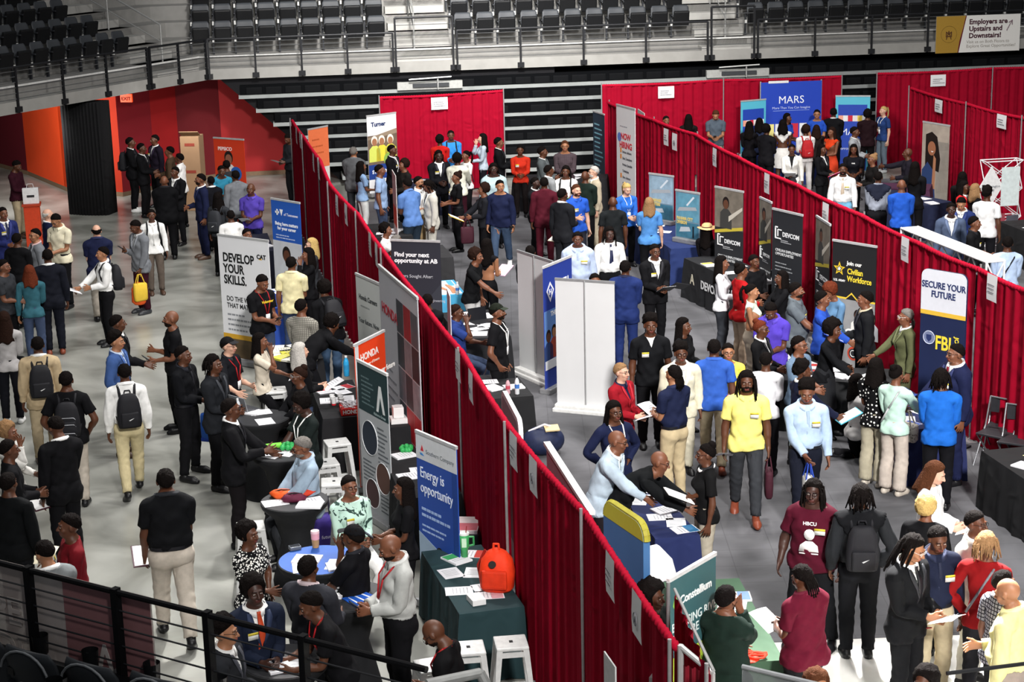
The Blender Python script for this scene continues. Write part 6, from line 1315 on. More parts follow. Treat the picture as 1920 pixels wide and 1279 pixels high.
# honda giveaways, lanyards, gifts
def heap(q, label, col, r, n, name, cat, seed, flat_=.35, loop=False):
    t = thing(name, label, cat, q); rnd = random.Random(seed)
    mb = MB()
    for i in range(n):
        a = rnd.uniform(0, 6.28); k = rnd.random() ** .5 * r; x, y = k * math.cos(a), k * math.sin(a); s = r * rnd.uniform(.3, .5)
        mb.tube([(x + s * math.cos(b), y + s * .6 * math.sin(b), .012 + .02 * rnd.random() + .012 * i / n) for b in [j * .9 for j in range(7)]], .011, 5, True)
    mb.build('straps', mat(col, .6), t); MB().ball((0, 0, .004), r * .7, 2, (1, .8, .12)).build('tangle', mat(col, .7), t); return t
q, rz = ontab('T7', -.92, -.1); heap(q, 'red lanyard heap at the far end of the green table', '#d03a1c', .13, 8, 'lanyard_heap', 'lanyards', 3); q, rz = ontab('T7', .93, .1); heap(q, 'red lanyard heap at the near end of the green table', '#d8341a', .2, 12, 'lanyard_heap', 'lanyards', 4)
q, rz = ontab('TH', .8, .3); t = thing('gift_basket', 'red basket of small giveaways on the honda table', 'basket', q, rz); MB().box((0, 0, .05), (.26, .3, .1), bev=.01).build('basket_body', mat('#c8201c', .5), t); text('lettering', 'HONDA', mat('#eee'), t, (.135, -.13, .03), (math.pi / 2, 0, math.pi / 2), .07, .003); mb = MB(); r = random.Random(5)
for i in range(30): mb.bar((r.uniform(-.12, .12), r.uniform(-.14, .14), .1), (r.uniform(-.14, .14), r.uniform(-.16, .16), .14), .008, 5)
mb.build('giveaways', mat('#d0d0d4', .4), t)
FS3_ = []
for i in range(6):
    q, rz = ontab('TH', .1 + .11 * (i % 3), -.3 + .35 * (i // 3)); t = thing('gift_cup', 'white gift cup with red base on the honda table', 'cup', q, 0, 'gift cups on the honda table'); MB().cone((0, 0, .045), .03, .036, .09, 14).build('cup', mat('#dedede'), t); MB().cone((0, 0, .012), .0315, .0325, .024, 14).build('red_base', mat('#c8202c'), t); FS3_.append((t, 'white gift cup with red base', 'on the honda table'))
rank(FS3_)
def balls(q, label, seed):
    t = thing('gift_bag', label, 'gift bag', q); r = random.Random(seed)
    for i in range(9): MB().ball((.05 * (i % 3) - .05 + r.uniform(-.01, .01), .06 * (i // 3) - .06, .035 + .03 * (i == 4)), .036, 2).build('green_ball', mat('#2f9a50', .35), t, True)
q = U(540, 842, 1.06); balls(q, 'clear bag of green balls on the round giveaways table', 1); q = U(762, 846, .77); balls(q, 'green balls behind the grey round photo banner', 2); q = U(512, 838, 1.06); boxy(q, .3, 'lime green packet on the round giveaways table', (.28, .12, .03), '#6fc83a', 'gift_packet', 'packet', '#7fd84a')
q = U(538, 934, 1.06)
for i, (dx, dy, c, nm) in enumerate(((-.06, .05, '#d8541c', 'orange drawstring bag left'), (.16, .1, '#c03a24', 'red orange drawstring bag right'), (.08, -.08, '#5a1a34', 'plum drawstring bag front'))):
    t = thing('folded_bag', f'{nm} on the third round black table', 'bag', q + Vector((dx, dy, 0))); MB().loft([[(w_ * math.cos(a) * (1 + .15 * math.sin(3 * a + i)), w_ * .7 * math.sin(a), z) for a in [k * .3927 for k in range(16)]] for z, w_ in ((0, .12), (.04, .14), (.075, .09), (.09, .03))]).build('bag_body', mat(c, .7, 'cloth'), t, True); MB().tube([(-.1, 0, .06), (0, -.05, .10), (.1, .02, .07)], .007).build('cord', mat('#1a1a1c'), t)
q = U(592, 1026, 1.055); t = thing('iced_coffee', 'clear iced coffee cup with pink lid on the blue round table', 'cup', q); MB().cone((0, 0, .08), .034, .045, .16, 18).build('cup', mat('#b08a5c', .2), t); MB().cone((0, 0, .125), .0425, .0455, .07, 18).build('pink_sleeve', mat('#e0a0a8', .3), t); MB().cone((0, 0, .17), .047, .044, .025, 18).build('lid', mat('#e4c0c4', .3), t)
q = U(553, 1030, 1.055); t = thing('tablet', 'grey device lying on the blue round table', 'device', q, .4); MB().box((0, 0, .02), (.12, .09, .04), bev=.01).build('device_body', mat('#5a5f66', .4), t); MB().box((0, 0, .041), (.1, .07, .002)).build('device_screen', mat('#2a2d32', .2), t)
FS4_ = []
for i in range(3):
    q = U(664 + 8 * i, 1128 - 5 * i, 1.056); t = thing('blue_packet', 'blue printed packet on the round table beside the grey shirt', 'packet', q, .6 + .1 * i, 'blue packets'); MB().box((0, 0, .004 + .006 * i), (.12, .26, .008)).build('packet_body', mat('#1f56b8', .4), t); MB().box((0, 0, .0085 + .006 * i), (.02, .2, .001)).build('white_print', mat('#dfe4f0'), t); FS4_.append((t, 'blue printed packet', 'on the round table beside the grey shirt'))
rank(FS4_)
q = U(462, 768, 1.056); t = thing('laptop', 'open grey laptop on the round table', 'laptop', q, 2.4); MB().box((0, 0, .01), (.32, .22, .018), bev=.004).build('keyboard_deck', mat('#3a3c40', .4), t); MB().box((0, .13, .11), (.32, .012, .21), rx=-.25).build('screen_lid', mat('#8f9296', .4, metal=.4), t)
q, rz = ontab('T9', -.1, .3); t = thing('laptop', 'black laptop on the table beside the capped person', 'laptop', q, .5); MB().box((0, 0, .01), (.32, .22, .018), bev=.004).build('keyboard_deck', mat('#1a1b1e', .4), t); MB().box((0, .13, .11), (.32, .012, .21), rx=-.25).build('screen_lid', mat('#15161a', .3), t)
q, rz = ontab('T7', .55, -.35); t = thing('candy_bowl', 'white bowl of sweets on the dark green table', 'bowl', q); n = 28
MB().loft([[(r_ * math.cos(i * 6.2832 / n), r_ * math.sin(i * 6.2832 / n), z) for i in range(n)] for r_, z in ((.07, 0), (.13, .03), (.165, .09), (.155, .09), (.12, .035), (.02, .02))]).build('bowl_shell', mat('#d8d6d2', .4), t, True); mb = MB(); r = random.Random(9)
for i in range(26): a = r.uniform(0, 6.28); k = r.random() ** .5 * .12; mb.box((k * math.cos(a), k * math.sin(a), .065 + .02 * r.random()), (.045, .02, .015), rz=r.uniform(0, 3))
tag(mb.build('sweets', mat('#5a3a34', .4, amt=.8, scale=60), t), kind='stuff')
q = U(607, 990, .3); t = thing('tote_bag', 'purple tote bag between the round black tables', 'bag', Vector((q.x, q.y, 0)), .4); MB().loft([[(w_ * math.copysign(abs(math.cos(a)) ** .5, math.cos(a)), .09 * math.sin(a), z) for a in [k * .3927 for k in range(16)]] for z, w_ in ((.0, .17), (.03, .19), (.4, .2), (.46, .18))]).build('bag_body', mat('#38287a', .7, 'cloth'), t, True); MB().tube([(-.08, 0, .45), (-.07, 0, .68), (.07, 0, .68), (.08, 0, .45)], .012).build('handle', mat('#1c1a2c'), t); text('lettering', 'future', mat('#c8c4dc'), t, (-.06, -.1, .2), (math.pi / 2, 0, 0), .06)
# bags and boxes elsewhere
q = U(272, 560, .05); t = thing('drawstring_bag', 'orange drawstring bag carried with the yellow one', 'drawstring bag', Vector((U(258, 548, .45).x, U(258, 548, .45).y + .1, .2)), .3); MB().loft([[(w_ * math.cos(a), .08 * math.sin(a), z) for a in [k * .3927 for k in range(16)]] for z, w_ in ((0, .09), (.05, .14), (.3, .13), (.42, .04))]).build('bag_body', mat('#d8561c', .7, 'cloth'), t, True); MB().bar((0, 0, .4), (.03, 0, .75), .006).build('cord', mat('#201a18'), t)
q = U(362, 345, .0); q = U(364, 390, 0); t = thing('cardboard_carton', 'tall brown carton with red print before the red wall', 'carton', Vector((U(362, 300, 1.2).x, U(362, 300, 1.2).y, 0)), -.1); MB().box((0, 0, .9), (.46, .45, 1.8), bev=.01).build('carton', mat('#9a7a5c', .8, scale=6, amt=.1), t); MB().box((0, -.12, 1.84), (.46, .32, .02), rx=-.5).build('flap', mat('#84674c', .8), t)
for z in (1.6, .95): MB().box((0, -.228, z), (.24, .004, .07)).build('red_print', mat('#8a3a2c'), t)
q = U(58, 372, 1.05); t = thing('podium', 'orange stand holding a white bag before the orange wall', 'podium', Vector((q.x, q.y, 0)), .2); MB().box((0, 0, .45), (.34, .34, .9), bev=.01).build('stand_body', mat('#c23c18', .6), t); MB().box((0, 0, .92), (.4, .4, .04)).build('stand_top', mat('#a83414', .6), t)
t = thing('gift_bag', 'white paper bag on the orange stand', 'bag', Vector((q.x, q.y, .94)), .2); MB().box((0, 0, .17), (.34, .16, .34), bev=.01).build('bag_body', mat('#d8d8d8'), t); MB().box((0, -.083, .17), (.16, .004, .05), rz=.0).build('dark_mark', mat('#2a2a2c'), t); MB().tube([(-.08, 0, .33), (-.06, 0, .43), (.06, 0, .43), (.08, 0, .33)], .006).build('handle', mat('#c8c8c8'), t)
q = U(1245, 1055, .2); t = thing('cardboard_carton', 'brown carton under the lower navy table', 'carton', Vector((U(1262, 1062, .35).x, U(1262, 1062, .35).y, 0)), .3); MB().box((0, 0, .17), (.45, .35, .34), bev=.006).build('carton', mat('#a08a6c', .8), t); MB().box((0, -.2, .36), (.45, .18, .01), rx=.5).build('flap', mat('#b49c7c', .8), t)
q = U(1020, 800, .3); t = thing('equipment_bag', 'dark blue bag heap under the white banner back', 'bag', Vector((U(1018, 800, .4).x, U(1018, 800, .4).y, 0)), .2); MB().ball((0, 0, .2), .3, 3, (1, .7, .7)).build('bag_body', mat('#1c2440', .6, 'cloth', amt=.5), t, True); MB().tube([(-.2, 0, .35), (0, -.1, .46), (.2, 0, .36)], .015).build('handle', mat('#d0d0d4'), t); MB().box((.1, -.1, .4), (.2, .14, .02), rx=.3).build('paper', mat('#c8b48a'), t)
# white lattice display tower and low truss beyond the right run
q = U(1876, 352, 1.25); t = thing('display_tower', 'white lattice display tower with diamond panels', 'display', Vector((q.x, q.y, 0)), .2); wm = mat('#d8d8da', .35)
for z in (.0, .58, 1.16, 1.74):
    mb = MB(); c = [(-.4, -.15), (.4, -.15), (.4, .15), (-.4, .15)]
    for i in range(4): mb.bar((*c[i], z + .08), (*c[(i + 1) % 4], z + .08), .012)
    mb.build('frame_ring', wm, t)
for i in range(3):
    z = .08 + .58 * i
    for y in (-.15, .15): MB().bar((-.4, y, z), (.4, y, z + .58), .010).bar((.4, y, z), (-.4, y, z + .58), .010).build('cross_brace', wm, t)
    for x in (-.4, .4): MB().bar((x, -.15, z), (x, .15, z + .58), .010).build('side_brace', wm, t)
for x, z, w_, h_, c in ((-.3, 1.32, .26, .42, '#d5d6d6'), (.12, 1.3, .2, .4, '#c8d4d4')): MB().poly([(x - w_, -.18, z), (x, -.18, z - h_), (x + w_, -.18, z), (x, -.18, z + h_)] if x < 0 else [(x - w_, -.19, z - h_), (x + w_, -.19, z - h_), (x + w_, -.19, z + h_), (x - w_, -.19, z + h_)], (0, .01, 0)).build('printed_panel', mat(c, .5), t)
text('lettering', 'Pennington\nGroup', mat('#5a5f66'), t, (-.42, -.19, 1.3), (math.pi / 2, 0, 0), .07)
for x, z, c in ((-.1, .5, '#8a3a44'), (.2, .45, '#4a4a54')): MB().box((x, -.18, z), (.26, .01, .5)).build('photo_panel', mat(c, amt=.5, scale=6), t)
a, b = U(1690, 428, 1.9), U(1850, 492, 1.9); t = thing('display_truss', 'low white truss frame just beyond the long right drape', 'frame'); d = (b - a).normalized(); n = Vector((-d.y, d.x, 0)) * .3; L = (b - a).length
A_ = [a, a + n, a + n * .5 - up * .3]
for o in (Vector((0, 0, 0)), n, n * .5 - up * .3): MB().bar(a + o, b + o, .022).build('chord', wm, t)
for i in range(7):
    p = a + d * L * i / 6; MB().bar(p, p + n, .014).bar(p, p + n * .5 - up * .3, .014).bar(p + n, p + n * .5 - up * .3, .014).build('cross_brace', wm, t)
    if i < 6: MB().bar(p, p + d * L / 6 + n, .012).build('diagonal', wm, t)
for o in (Vector((0, 0, 0)), n):
    for e in (a, b): MB().bar(e + o, (*(e + o).xy, 0), .018).build('leg', wm, t)
MB().poly([a + up * .01, a + n + up * .01, b + n + up * .01, b + up * .01], (0, 0, .006)).build('white_cover', mat('#cfd0d2', .5), t)
# bottom edge: pointed white banner pole, silver pole, glass screen of the near stand
a, b = U(1136, 1206, 1.9), U(1136, 1206, 1.9); t, w_ = flat('feather_banner', 'narrow white banner seen edge-on at the bottom edge', 'banner', a - Vector((.02, .15, 0)), a + Vector((.05, -.45, 0)), .03, 1.9, mat('#c4c4c4', .5)); MB().box((w_ / 2, 0, .02), (w_, .25, .04)).build('base', POLE, t)
a = U(1252, 1238, 1.9); t, w_ = flat('roll_up_banner', 'grey banner seen edge-on near the end of the left run', 'banner', a - Vector((.15, .35, 0)), a, .03, 1.9, mat('#9a9c9e', .4)); MB().box((w_ / 2, 0, 1.87), (w_ + .02, .04, .05)).build('top_rail', POLE, t); MB().box((w_ / 2, 0, .02), (w_, .22, .04)).build('base', POLE, t)
a, b = U(1392, 1250, 3.2), U(1560, 1290, 3.2); t, w_ = flat('glass_screen', 'grey glass guard screen at the bottom edge', 'screen', a, b, 2.3, 3.2, mat('#8f9294', .2, alpha=.45)); MB().bar((0, 0, .9), (w_, 0, .9), .016).build('top_rail', mat('#a9abad', .35, metal=.4), t)
a, b = U(1775, 1263, 3.4), U(1935, 1243, 3.4); t = thing('guard_rail', 'black railing crossing the lower right corner', 'railing'); MB().bar(a, b + (b - a) * .5, .012).build('top_rail', iron, t); MB().bar(b + (b - a) * .4, (b + (b - a) * .4) - up * .9, .02).build('post', iron, t)
a, b = U(800, 1283, 3.4), U(900, 1262, 3.4); t = thing('hand_rail', 'grey tube handrail at the bottom edge below the stools', 'railing'); MB().tube([a, a.lerp(b, .5), b, b + Vector((.06, -.02, -.12))], .03, 10).build('tube', mat('#a9aaa8', .4, metal=.4), t); MB().bar(a, a - up * .8, .025).build('post', mat('#a9aaa8', .4, metal=.4), t)

q = U(1222, 1085, .75); t = thing('paper_bag', 'white paper bag standing behind the blue rounded board', 'bag', Vector((q.x, q.y, .0)), .5); MB().loft([[(w_ * a, d_ * b, z) for a, b in ((-1, -1), (1, -1), (1, 1), (-1, 1))] for z, w_, d_ in ((.0, .2, .12), (.7, .24, .14), (.95, .2, .08), (1.1, .08, .03))]).build('bag_body', mat('#dcdcdc', .6), t); ring(t, .06, .72, .04, '#5a5a60', -.15, .004)
# ---- everyone at the fair: head-top pixel, stature, facing | pose | skin hair | top | trousers shoes | extras | clothing | where
PEOPLE = '''
30 300 1.76 60|S h h pitch25|b sk|ls:dkmaroon|tr:khaki brown|pp:white:R|dark maroon shirt and khaki trousers|reading before the orange wall panel
4 388 1.78 25|S d h|c sk|jk:#232a5c:white:navy|tr:navy|n|blue suit with tie and badge|at the left edge of the hall
88 392 1.76 100|S d h|e nw|jk:navy:white|tr:navy||navy jacket and grey hair|behind the cream polo wearer
104 400 1.82 320|S h h pitch30|d sk|ssc:cream|tr:black|g e|cream polo shirt and black trousers|looking down at folded hands
66 428 1.76 285|S d h yaw20|d sk|jk:grey:#c9a8a8:dkgrey|tr:grey|g|grey suit with pink shirt|talking in the left hall group
30 437 1.74 150|S d h|b sk|ls:black|tr:black||black shirt|seen from behind beside the grey suit
54 497 1.66 178|S d h F|d wr|ls:teal|tr:jean brown|pp:white:R|teal jacket and blue jeans|seen from behind with long brown curls
88 467 1.82 185|S d d|b sk|jk:#1a1d2a:white|tr:#1a1d2a rust|pp:red:L|dark suit and tan shoes|seen from behind in the left hall
4 486 1.76 60|S h h w1.1|c sk|ss:dkgrey|tr:black||dark grey top|cut by the left edge above the hall floor
180 422 1.78 182|S h h w1.12|e n|ssc:navy|tr:stone black||navy polo and stone trousers|seen from behind with a bald crown
193 462 1.73 285|S h r|d sk|lsct:white|tr:black black|bp:black pos:white:R|white shirt and black trousers|carrying a white poster board
253 412 1.76 300|S (.15,.1,.8) p pitch25|b sk|jk:grey:ltgrey|tr:dkmaroon dkgrey|ph:black:R bag:gold:L|grey blazer and maroon trousers|looking at a phone in the left hall
283 392 1.66 5|S d d F|b pk|lsc:white|tr:#5a5048 brown|bp:black|white blouse and brown trousers|standing in the open left hall
243 257 1.80 80|S d h|b sk|jk:black:white|tr:black white|bp:black|black suit and white shoes|before the red wall
264 268 1.76 70|S h h|b sk|jk:black:white|tr:black||black suit holding papers|before the red wall
290 252 1.78 300|S d h|b sk|jk:#1f1628:white|tr:black|n|dark purple suit with a white badge|under the exit sign
318 274 1.74 260|S d h|c sk|ls:#4a3a2c|tr:black||brown pullover|beside the tall carton
336 287 1.72 250|S h h|b sk|lsc:white|tr:black||white shirt|in front of the tall carton
328 312 1.72 320|S h h|b sk|jk:black:white|tr:black||black suit with open white collar|below the tall carton
307 330 1.78 180|S h h w1.2|c b|jk:#101014:black|tr:#101014 black||wide black suit|seen from behind in the left hall
376 325 1.80 285|S d h|c sk|jk:navy:white|tr:navy brown|b|navy suit with full beard|standing near the orange banner
408 360 1.70 150|S d d F|b lk|ls:dkgrey|tr:black|bp:char|dark grey top with long hair|by the health banner queue
414 310 1.70 20|S h h lean20|b sk|ss:#2f7f9c|tr:black||bright teal shirt|leaning by the orange banner
441 319 1.78 200|S d h|b sk|jk:grey:grey|tr:dkgrey||grey jacket|seen from behind by the orange banner
470 344 1.78 345|S h h bel.04|b b|ssc:purple|tr:navy|pp:white:R|purple polo shirt|behind the booth table holding papers
432 394 1.61 185|S d h|b sk|ls:white|tr:black||white shirt|seen from behind above the white yellow-footed banner
462 428 1.70 30|T d d|c sk|ls:dkgrey|tr:black||dark grey top|seated behind the white banner
540 250 1.74 310|S h h pitch30|b sk|ls:char|tr:black|pp:white:M|charcoal jacket|reading papers in the dark by the bleachers
424 300 1.72 190|S h h|b sk|ls:dkgrey|tr:black||dark hooded top|before the orange banner
395 330 1.61 200|S h h|a sk|jk:#1a1a22:white|tr:black||black jacket|queueing behind the purple polo wearer
491 514 1.82 40|S h h pitch25|c sk|ss:black|tr:jean|y:red ph:black:R txt:Volunteer:#e0c030:.055:1.33|black T-shirt and red lanyard|in front of the white upright banner
545 481 1.78 165|S d h|c sk|ssc:#d6cda2|tr:#33405c brown||cream polo and blue jeans|seen from behind at the far left booth
585 446 1.68 280|S h h F|e wy|ls:dkgrey|tr:black|g|dark grey cardigan and blond bob|by the red drape
578 464 1.66 285|S c h F|c wk|ls:black|tr:black||black top with curly hair|facing the blue health banner
607 524 1.76 205|S h h lean25|b fk|ls:black|tr:denim|bp:black|black jacket and blue jeans|bending over the yellow papers table
563 560 1.80 150|S h h|c sk|ls:#96938a pat=plaid|tr:jean||grey plaid shirt|seen from behind at the papers table
622 588 1.76 120|S R R lean60|b fk|ls:black|tr:#1c1c22||black hooded top|bent low over the booth table
485 624 1.66 75|T t c F lz1.0 seat.72|c wk|ss:#c9bfae|tr:black|pp:white:L|cream top and black trousers|sitting with cheek on hand
425 633 1.76 60|S h o|e c:black|ssc:#1a1b22|tr:black|y:red g|black cap and black polo|with a red lanyard by the round table
560 642 1.68 110|S h h F|e ww|ls:black|tr:jean|sc:black pp:white:R|black jacket and white hair|seen from behind near the purple tote
562 685 1.70 285|B t t F bel.03 w1.1|b ub|ls:black|tr:black|g:ltgrey|black top and round glasses|seated behind the round laptop table
563 735 1.78 295|B t t pitch25|a fk|ss:#1f2a28|tr:black|y:white g|dark green T-shirt and white lanyard|seated on a stool by papers
566 818 1.76 285|B t t pitch15 bel.05 w1.1|c sg|lsc:ltden|tr:dkgrey|b:g g|pale denim shirt and grey hair|seated at the green giveaways table
653 891 1.68 25|B h h F w1.1|c sk|ls:mint pat=floral|tr:white|n g st:black|mint floral blouse|seated beside the black round tables
758 895 1.66 280|S h h F|b lk|ss:black|tr:black|ph:black:R|black dress-like top with long hair|looking at a phone before the energy banner
322 583 1.80 280|S h p|c b|ss:black|tr:black|b ph:black:L|black T-shirt and trimmed beard|standing alone with a note
217 590 1.78 90|S d o|b sk|jk:black:white|tr:black||black suit with outstretched hand|behind the royal blue blazer
214 620 1.76 70|S d k|d hk|jk:#364f80:paleblue|tr:navy brown||royal blue blazer|walking across the open left floor
340 648 1.82 60|A h h|b sk|lsct:#14151d|tr:black black|tote:blue:R e|dark navy shirt and black trousers|carrying a bright blue bag
397 664 1.82 60|S h h|b jk|jk:char:black|tr:black||charcoal blazer|facing the capped host with the red lanyard
429 747 1.84 85|S r g|b sk|jk:black:white|tr:#1c181a black|g|black suit and glasses|gesturing with both hands at the round table
69 631 1.80 180|S d d|b sk|jk:tan:white|tr:khaki brown|bp:black|tan blazer and khaki trousers|walking away with a black backpack
122 696 1.80 172|S k k w1.06|b sk|ss:black|tr:stone black|bp:black:s|black polo and stone trousers|with a grey-piped backpack
232 682 1.78 185|W d d|b sk|lsct:white|tr:#c2b58e black|bp:black|white shirt and khaki trousers|walking away with a black backpack
103 780 1.84 210|S d h pitch25|b sk|jk:black:white|tr:black black|fo:dkmaroon:L|black suit leaning over a folder|on the lower left floor
6 584 1.70 172|S h h F|b lb|ls:#a5a2a2|tr:#181a22 white||light grey sweater and long brown hair|at the left edge
12 789 1.66 60|S h c F|c fl|ls:#cfcdc8|tr:black||white sweater with a pen to the lips|at the left edge
12 824 1.74 95|S h h|b sk|ls:black|tr:black||black long-sleeved top|standing below the white sweater
12 886 1.80 150|S d d|b sk|ls:#101216|tr:#14161c|pp:cream:R|black hooded top|seen from behind at the lower left edge
309 879 1.92 184|V (.24,.12,.86) h w1.16|b sk|ssct:#14161a|tr:stone black|fo:dkmaroon:L e|big black polo and stone trousers|walking away down the left floor
131 962 1.80 280|S h h|b sk|ls:#640f18|tr:black|n|crimson shirt|in profile behind the cable railing
83 1013 1.80 210|S h h pitch20|d sk|jk:#767a7c:white|tr:grey||light grey suit|seen from behind above the near railing
416 1153 1.76 70|S h h|d hk|jk:#2c2e34:white|tr:dkgrey|g pp:white:R|dark grey suit and curly hair|behind the near cable railing
473 1077 1.80 20|S h h|a fk|jk:#1a2338:white:#b5401f|tr:navy|n|navy suit with an orange tie|by the lower round table
462 976 1.66 50|S k h F w1.1|b fk|ss:black pat=print|tr:black||black and white speckled blouse|standing before the coffee table
575 1042 1.80 150|S h t|b sk|jk:#33353c:#b9a8ac|tr:dkgrey||slate grey suit|seen from behind at the blue round table
664 986 1.80 240|B t c bel.03|b c:black|ssc:#15161c|tr:black|y:white|black cap and dark polo|resting chin on hand at the blue table
731 1003 1.84 285|S h h pitch25 bel.06 w1.15|c b|lsct:#a9aba8|tr:black|y:red ph:black:R b|grey long-sleeved shirt|standing with a phone and red lanyard
583 1108 1.76 285|S t t lean25 pitch10|b sk|ss:#15151a|tr:#222226|y:red|black T-shirt and red lanyard|writing at the lower table
812 1163 1.76 255|B h h pitch40 lean10|b b|ss:#121215|tr:black|y:red g b|black T-shirt with bowed bald head|seated by the white stools
662 275 1.80 165|S h h w1.1|d sg|jk:#55575a:grey|tr:dkgrey||grey jacket|seen from behind before the bleachers
676 302 1.66 110|S d h F|c lk|ss:#7f9cc0|tr:#c3c5c4||light blue T-shirt with long black hair|behind the red drape
711 308 1.80 80|S d d|c sk|ss:#8ba4c8|tr:jean||sky blue T-shirt and short hair|standing in profile by the red drape
734 271 1.78 65|S h h|b sk|jk:black:white:white|tr:black|n|black suit with a white badge|before the construction banner
757 297 1.70 300|S h h|c fb|ls:#26221f|tr:black||dark brown jacket and loose curls|right of the construction banner
763 333 1.86 215|S h h lean15|b sk|ssc:#5476ae|tr:#2b3846||mid-blue polo|leaning over the table behind the drape
784 330 1.76 60|S h h|d sk|ssct:white|tr:#8d7857|g b|white polo and tan trousers|talking with both hands raised
804 337 1.78 285|S d h pitch20|b jk|jk:#b9b6ad:white:dkgrey|tr:#b9b6ad white||cream suit and white shoes|standing in the middle aisle
857 320 1.70 285|S h h F|c ub|ssct:#15161b|tr:black black|e n|black uniform-like shirt and trousers|handing out papers in the aisle
822 281 1.76 15|S h h|a kk|jk:#1b1b22:white|tr:black|n|black suit and white shirt|below the red jacket
824 252 1.66 175|S h h F|b fk|ls:#b01a18|tr:black||bright red jacket|before the red back drape
845 244 1.74 5|S h h|b sk|ls:#2f7ec4|tr:#1c1d22|bp:black|bright blue jacket|behind the table at the red back drape
857 286 1.76 165|S h r bel.04|b fk|ls:#d8d8c8|tr:dkmaroon||cream sweater|seen from behind in the aisle crowd
874 282 1.66 300|S h h F|c pk|ss:white|tr:black|st:black|white T-shirt and black strap|facing the cream sweater
905 250 1.66 275|S h c F|e lk|ls:#a9b6c2|tr:#1c1f28||pale blue sweater and dark bob|right part of the red back drape
934 257 1.78 85|S h h|c sk|jk:#14161a:white|tr:black||black suit in profile|beside the drape pole
925 305 1.80 5|S d d w1.2|a kk|ls:#a9c0c6|tr:#1a1c24|g|pale aqua sweatshirt and locs|in the middle of the aisle crowd
937 337 1.80 350|W d d yaw25 w1.1 bel.04|d sk|ls:#1a2140|tr:#37475e white|ph:white:L|navy quarter-zip top and jeans|walking down the middle aisle
907 342 1.70 280|S h r|c fb|ls:#23252c|tr:black|fo:gold:R bag:dkmaroon:L|charcoal top with brown curls|handing over a yellow folder
975 272 1.66 0|S h h F|b sk|ls:#b32a18|tr:#1c1416|n|orange-red jacket|before the bleachers
1016 274 1.80 80|S h h|b sk|jk:#4c5254:white|tr:dkgrey||mid-grey suit in profile|before the bleachers
1059 263 1.82 0|S h h|d sn|ls:#574a50 pat=plaid|tr:dkgrey|g|plum plaid shirt and glasses|before the bleachers
1003 332 1.66 60|S h h|a sk|jk:#191a20:white|tr:black||black suit|left of the maroon suit
1020 332 1.80 182|S d d|b sk|jk:#4c1422:maroon|tr:#4c1422 black||maroon suit|seen from behind in the aisle
1054 353 1.86 140|S d h|b sk|jk:#24262c:white|tr:#24262c|fo:cream:L|charcoal suit|facing the royal blue polo
1028 309 1.74 110|S h h|b sk|jk:#85888a:white|tr:grey||light grey blazer|facing the bleachers table
1061 310 1.72 350|S h h|b kk|ss:white|tr:black|bp:black fo:grn:L|white T-shirt with a black pack strap|in the crowd by the bleachers
1080 345 1.80 30|S d g|e sn|ssc:#2450b0|tr:#2a2d38|n b:n|royal blue polo with a white badge|explaining with an open hand
1097 321 1.76 160|S h h|b b|ls:#1e2e28|tr:black||dark green jacket|seen from behind beside the beige suit
1114 311 1.78 290|S d h|e sw|jk:#a89d88:white|tr:#a89d88 brown|b:w g|beige suit with white hair|beside the tall hiring banner
1149 369 1.76 190|S d d|b b|ss:#23262a|tr:black||dark grey polo|seen from behind by the blue shirts
1175 343 1.70 25|S h h F pitch20|e py|ls:#2a62b8|tr:black|y:white|bright blue shirt and blond hair|at the shipyard booth
1217 370 1.68 178|S h d F w1.2|e wl|ssc:#4a80bd|tr:#15161a|| sky blue polo and light brown hair|seen from behind at the booth table
1083 434 1.84 0|S d d w1.2 bel.05|b sk|lsc:#a8b6d0|tr:navy|N|pale blue dress shirt with a badge|behind the white banner backs
1142 424 1.78 15|S d d|a kk|lsct:#dcdcda:navy|tr:black||white shirt and navy tie|behind the blue suit
1172 488 1.80 172|S h h|b sk|jk:#1c2a5a:navy|tr:#1c2a5a black||royal navy suit|seen from behind right of the white banner
1227 457 1.78 25|S h h|b sk|jk:#18181c:white|tr:#18181c|n g bk:black:M|black suit holding an open binder|walking between the booths
892 464 1.74 70|S d r lean12|c fb|ss:#16171a|tr:#b5b5b4||black short-sleeved shirt and pale trousers|reaching over the blue picture table
912 447 1.68 145|S d h F|d lk|slt:#15141a|tr:black|fo:#c9a0b8:R|black sleeveless top|holding a pink folder
930 570 1.82 75|S d k|c c:#20281c|ss:#15161a|tr:#15161a|y:white b txt:STAFF:white:.03:1.38|black T-shirt and green-badged cap|standing inside the middle booth
853 570 1.74 80|T t c lz.82 seat.5|b rb|ssc:#22356e|tr:jean|g|blue polo and braids|sitting with chin on hand
801 551 1.72 190|T t t|b sk|ls:#1b1c22|tr:black||black top|seated behind the dark opportunity banner
722 417 1.70 70|T t t F|c fk|ss:#cfcccb|tr:jean||white T-shirt and big hair|seated behind the red drape
742 440 1.74 100|T t t|c sg|ls:#5a5652|tr:black||brown jacket with grey hair|hidden by the dark opportunity banner
994 460 1.72 180|S h h|b sk|ls:dkgrey|tr:black||dark grey shirt|mostly hidden behind the left white banner
1115 512 1.76 10|S h h|c sk|ls:dkgrey|tr:black||dark shirt|only the hair showing over the large white banner
1219 588 1.86 8|S d d|b hk|open:#16181c:white|tr:#17181c black|n|open black shirt over a white tee|standing tall in the aisle
1280 595 1.68 65|S h h F|b lk|ls:#17171b|tr:black|fo:dkmaroon:R|black jacket and long dark hair|behind the cream blazer
1276 641 1.76 12|S d d|b hk|jk:#cfcab4:white|tr:#c9c3ae|g|cream blazer and black glasses|behind the navy polo
1265 684 1.80 225|S h h|d rk|ssct:#1c2340|tr:#b5a483 navy|pp:white:R e|navy polo and khaki trousers|with braided hair holding papers
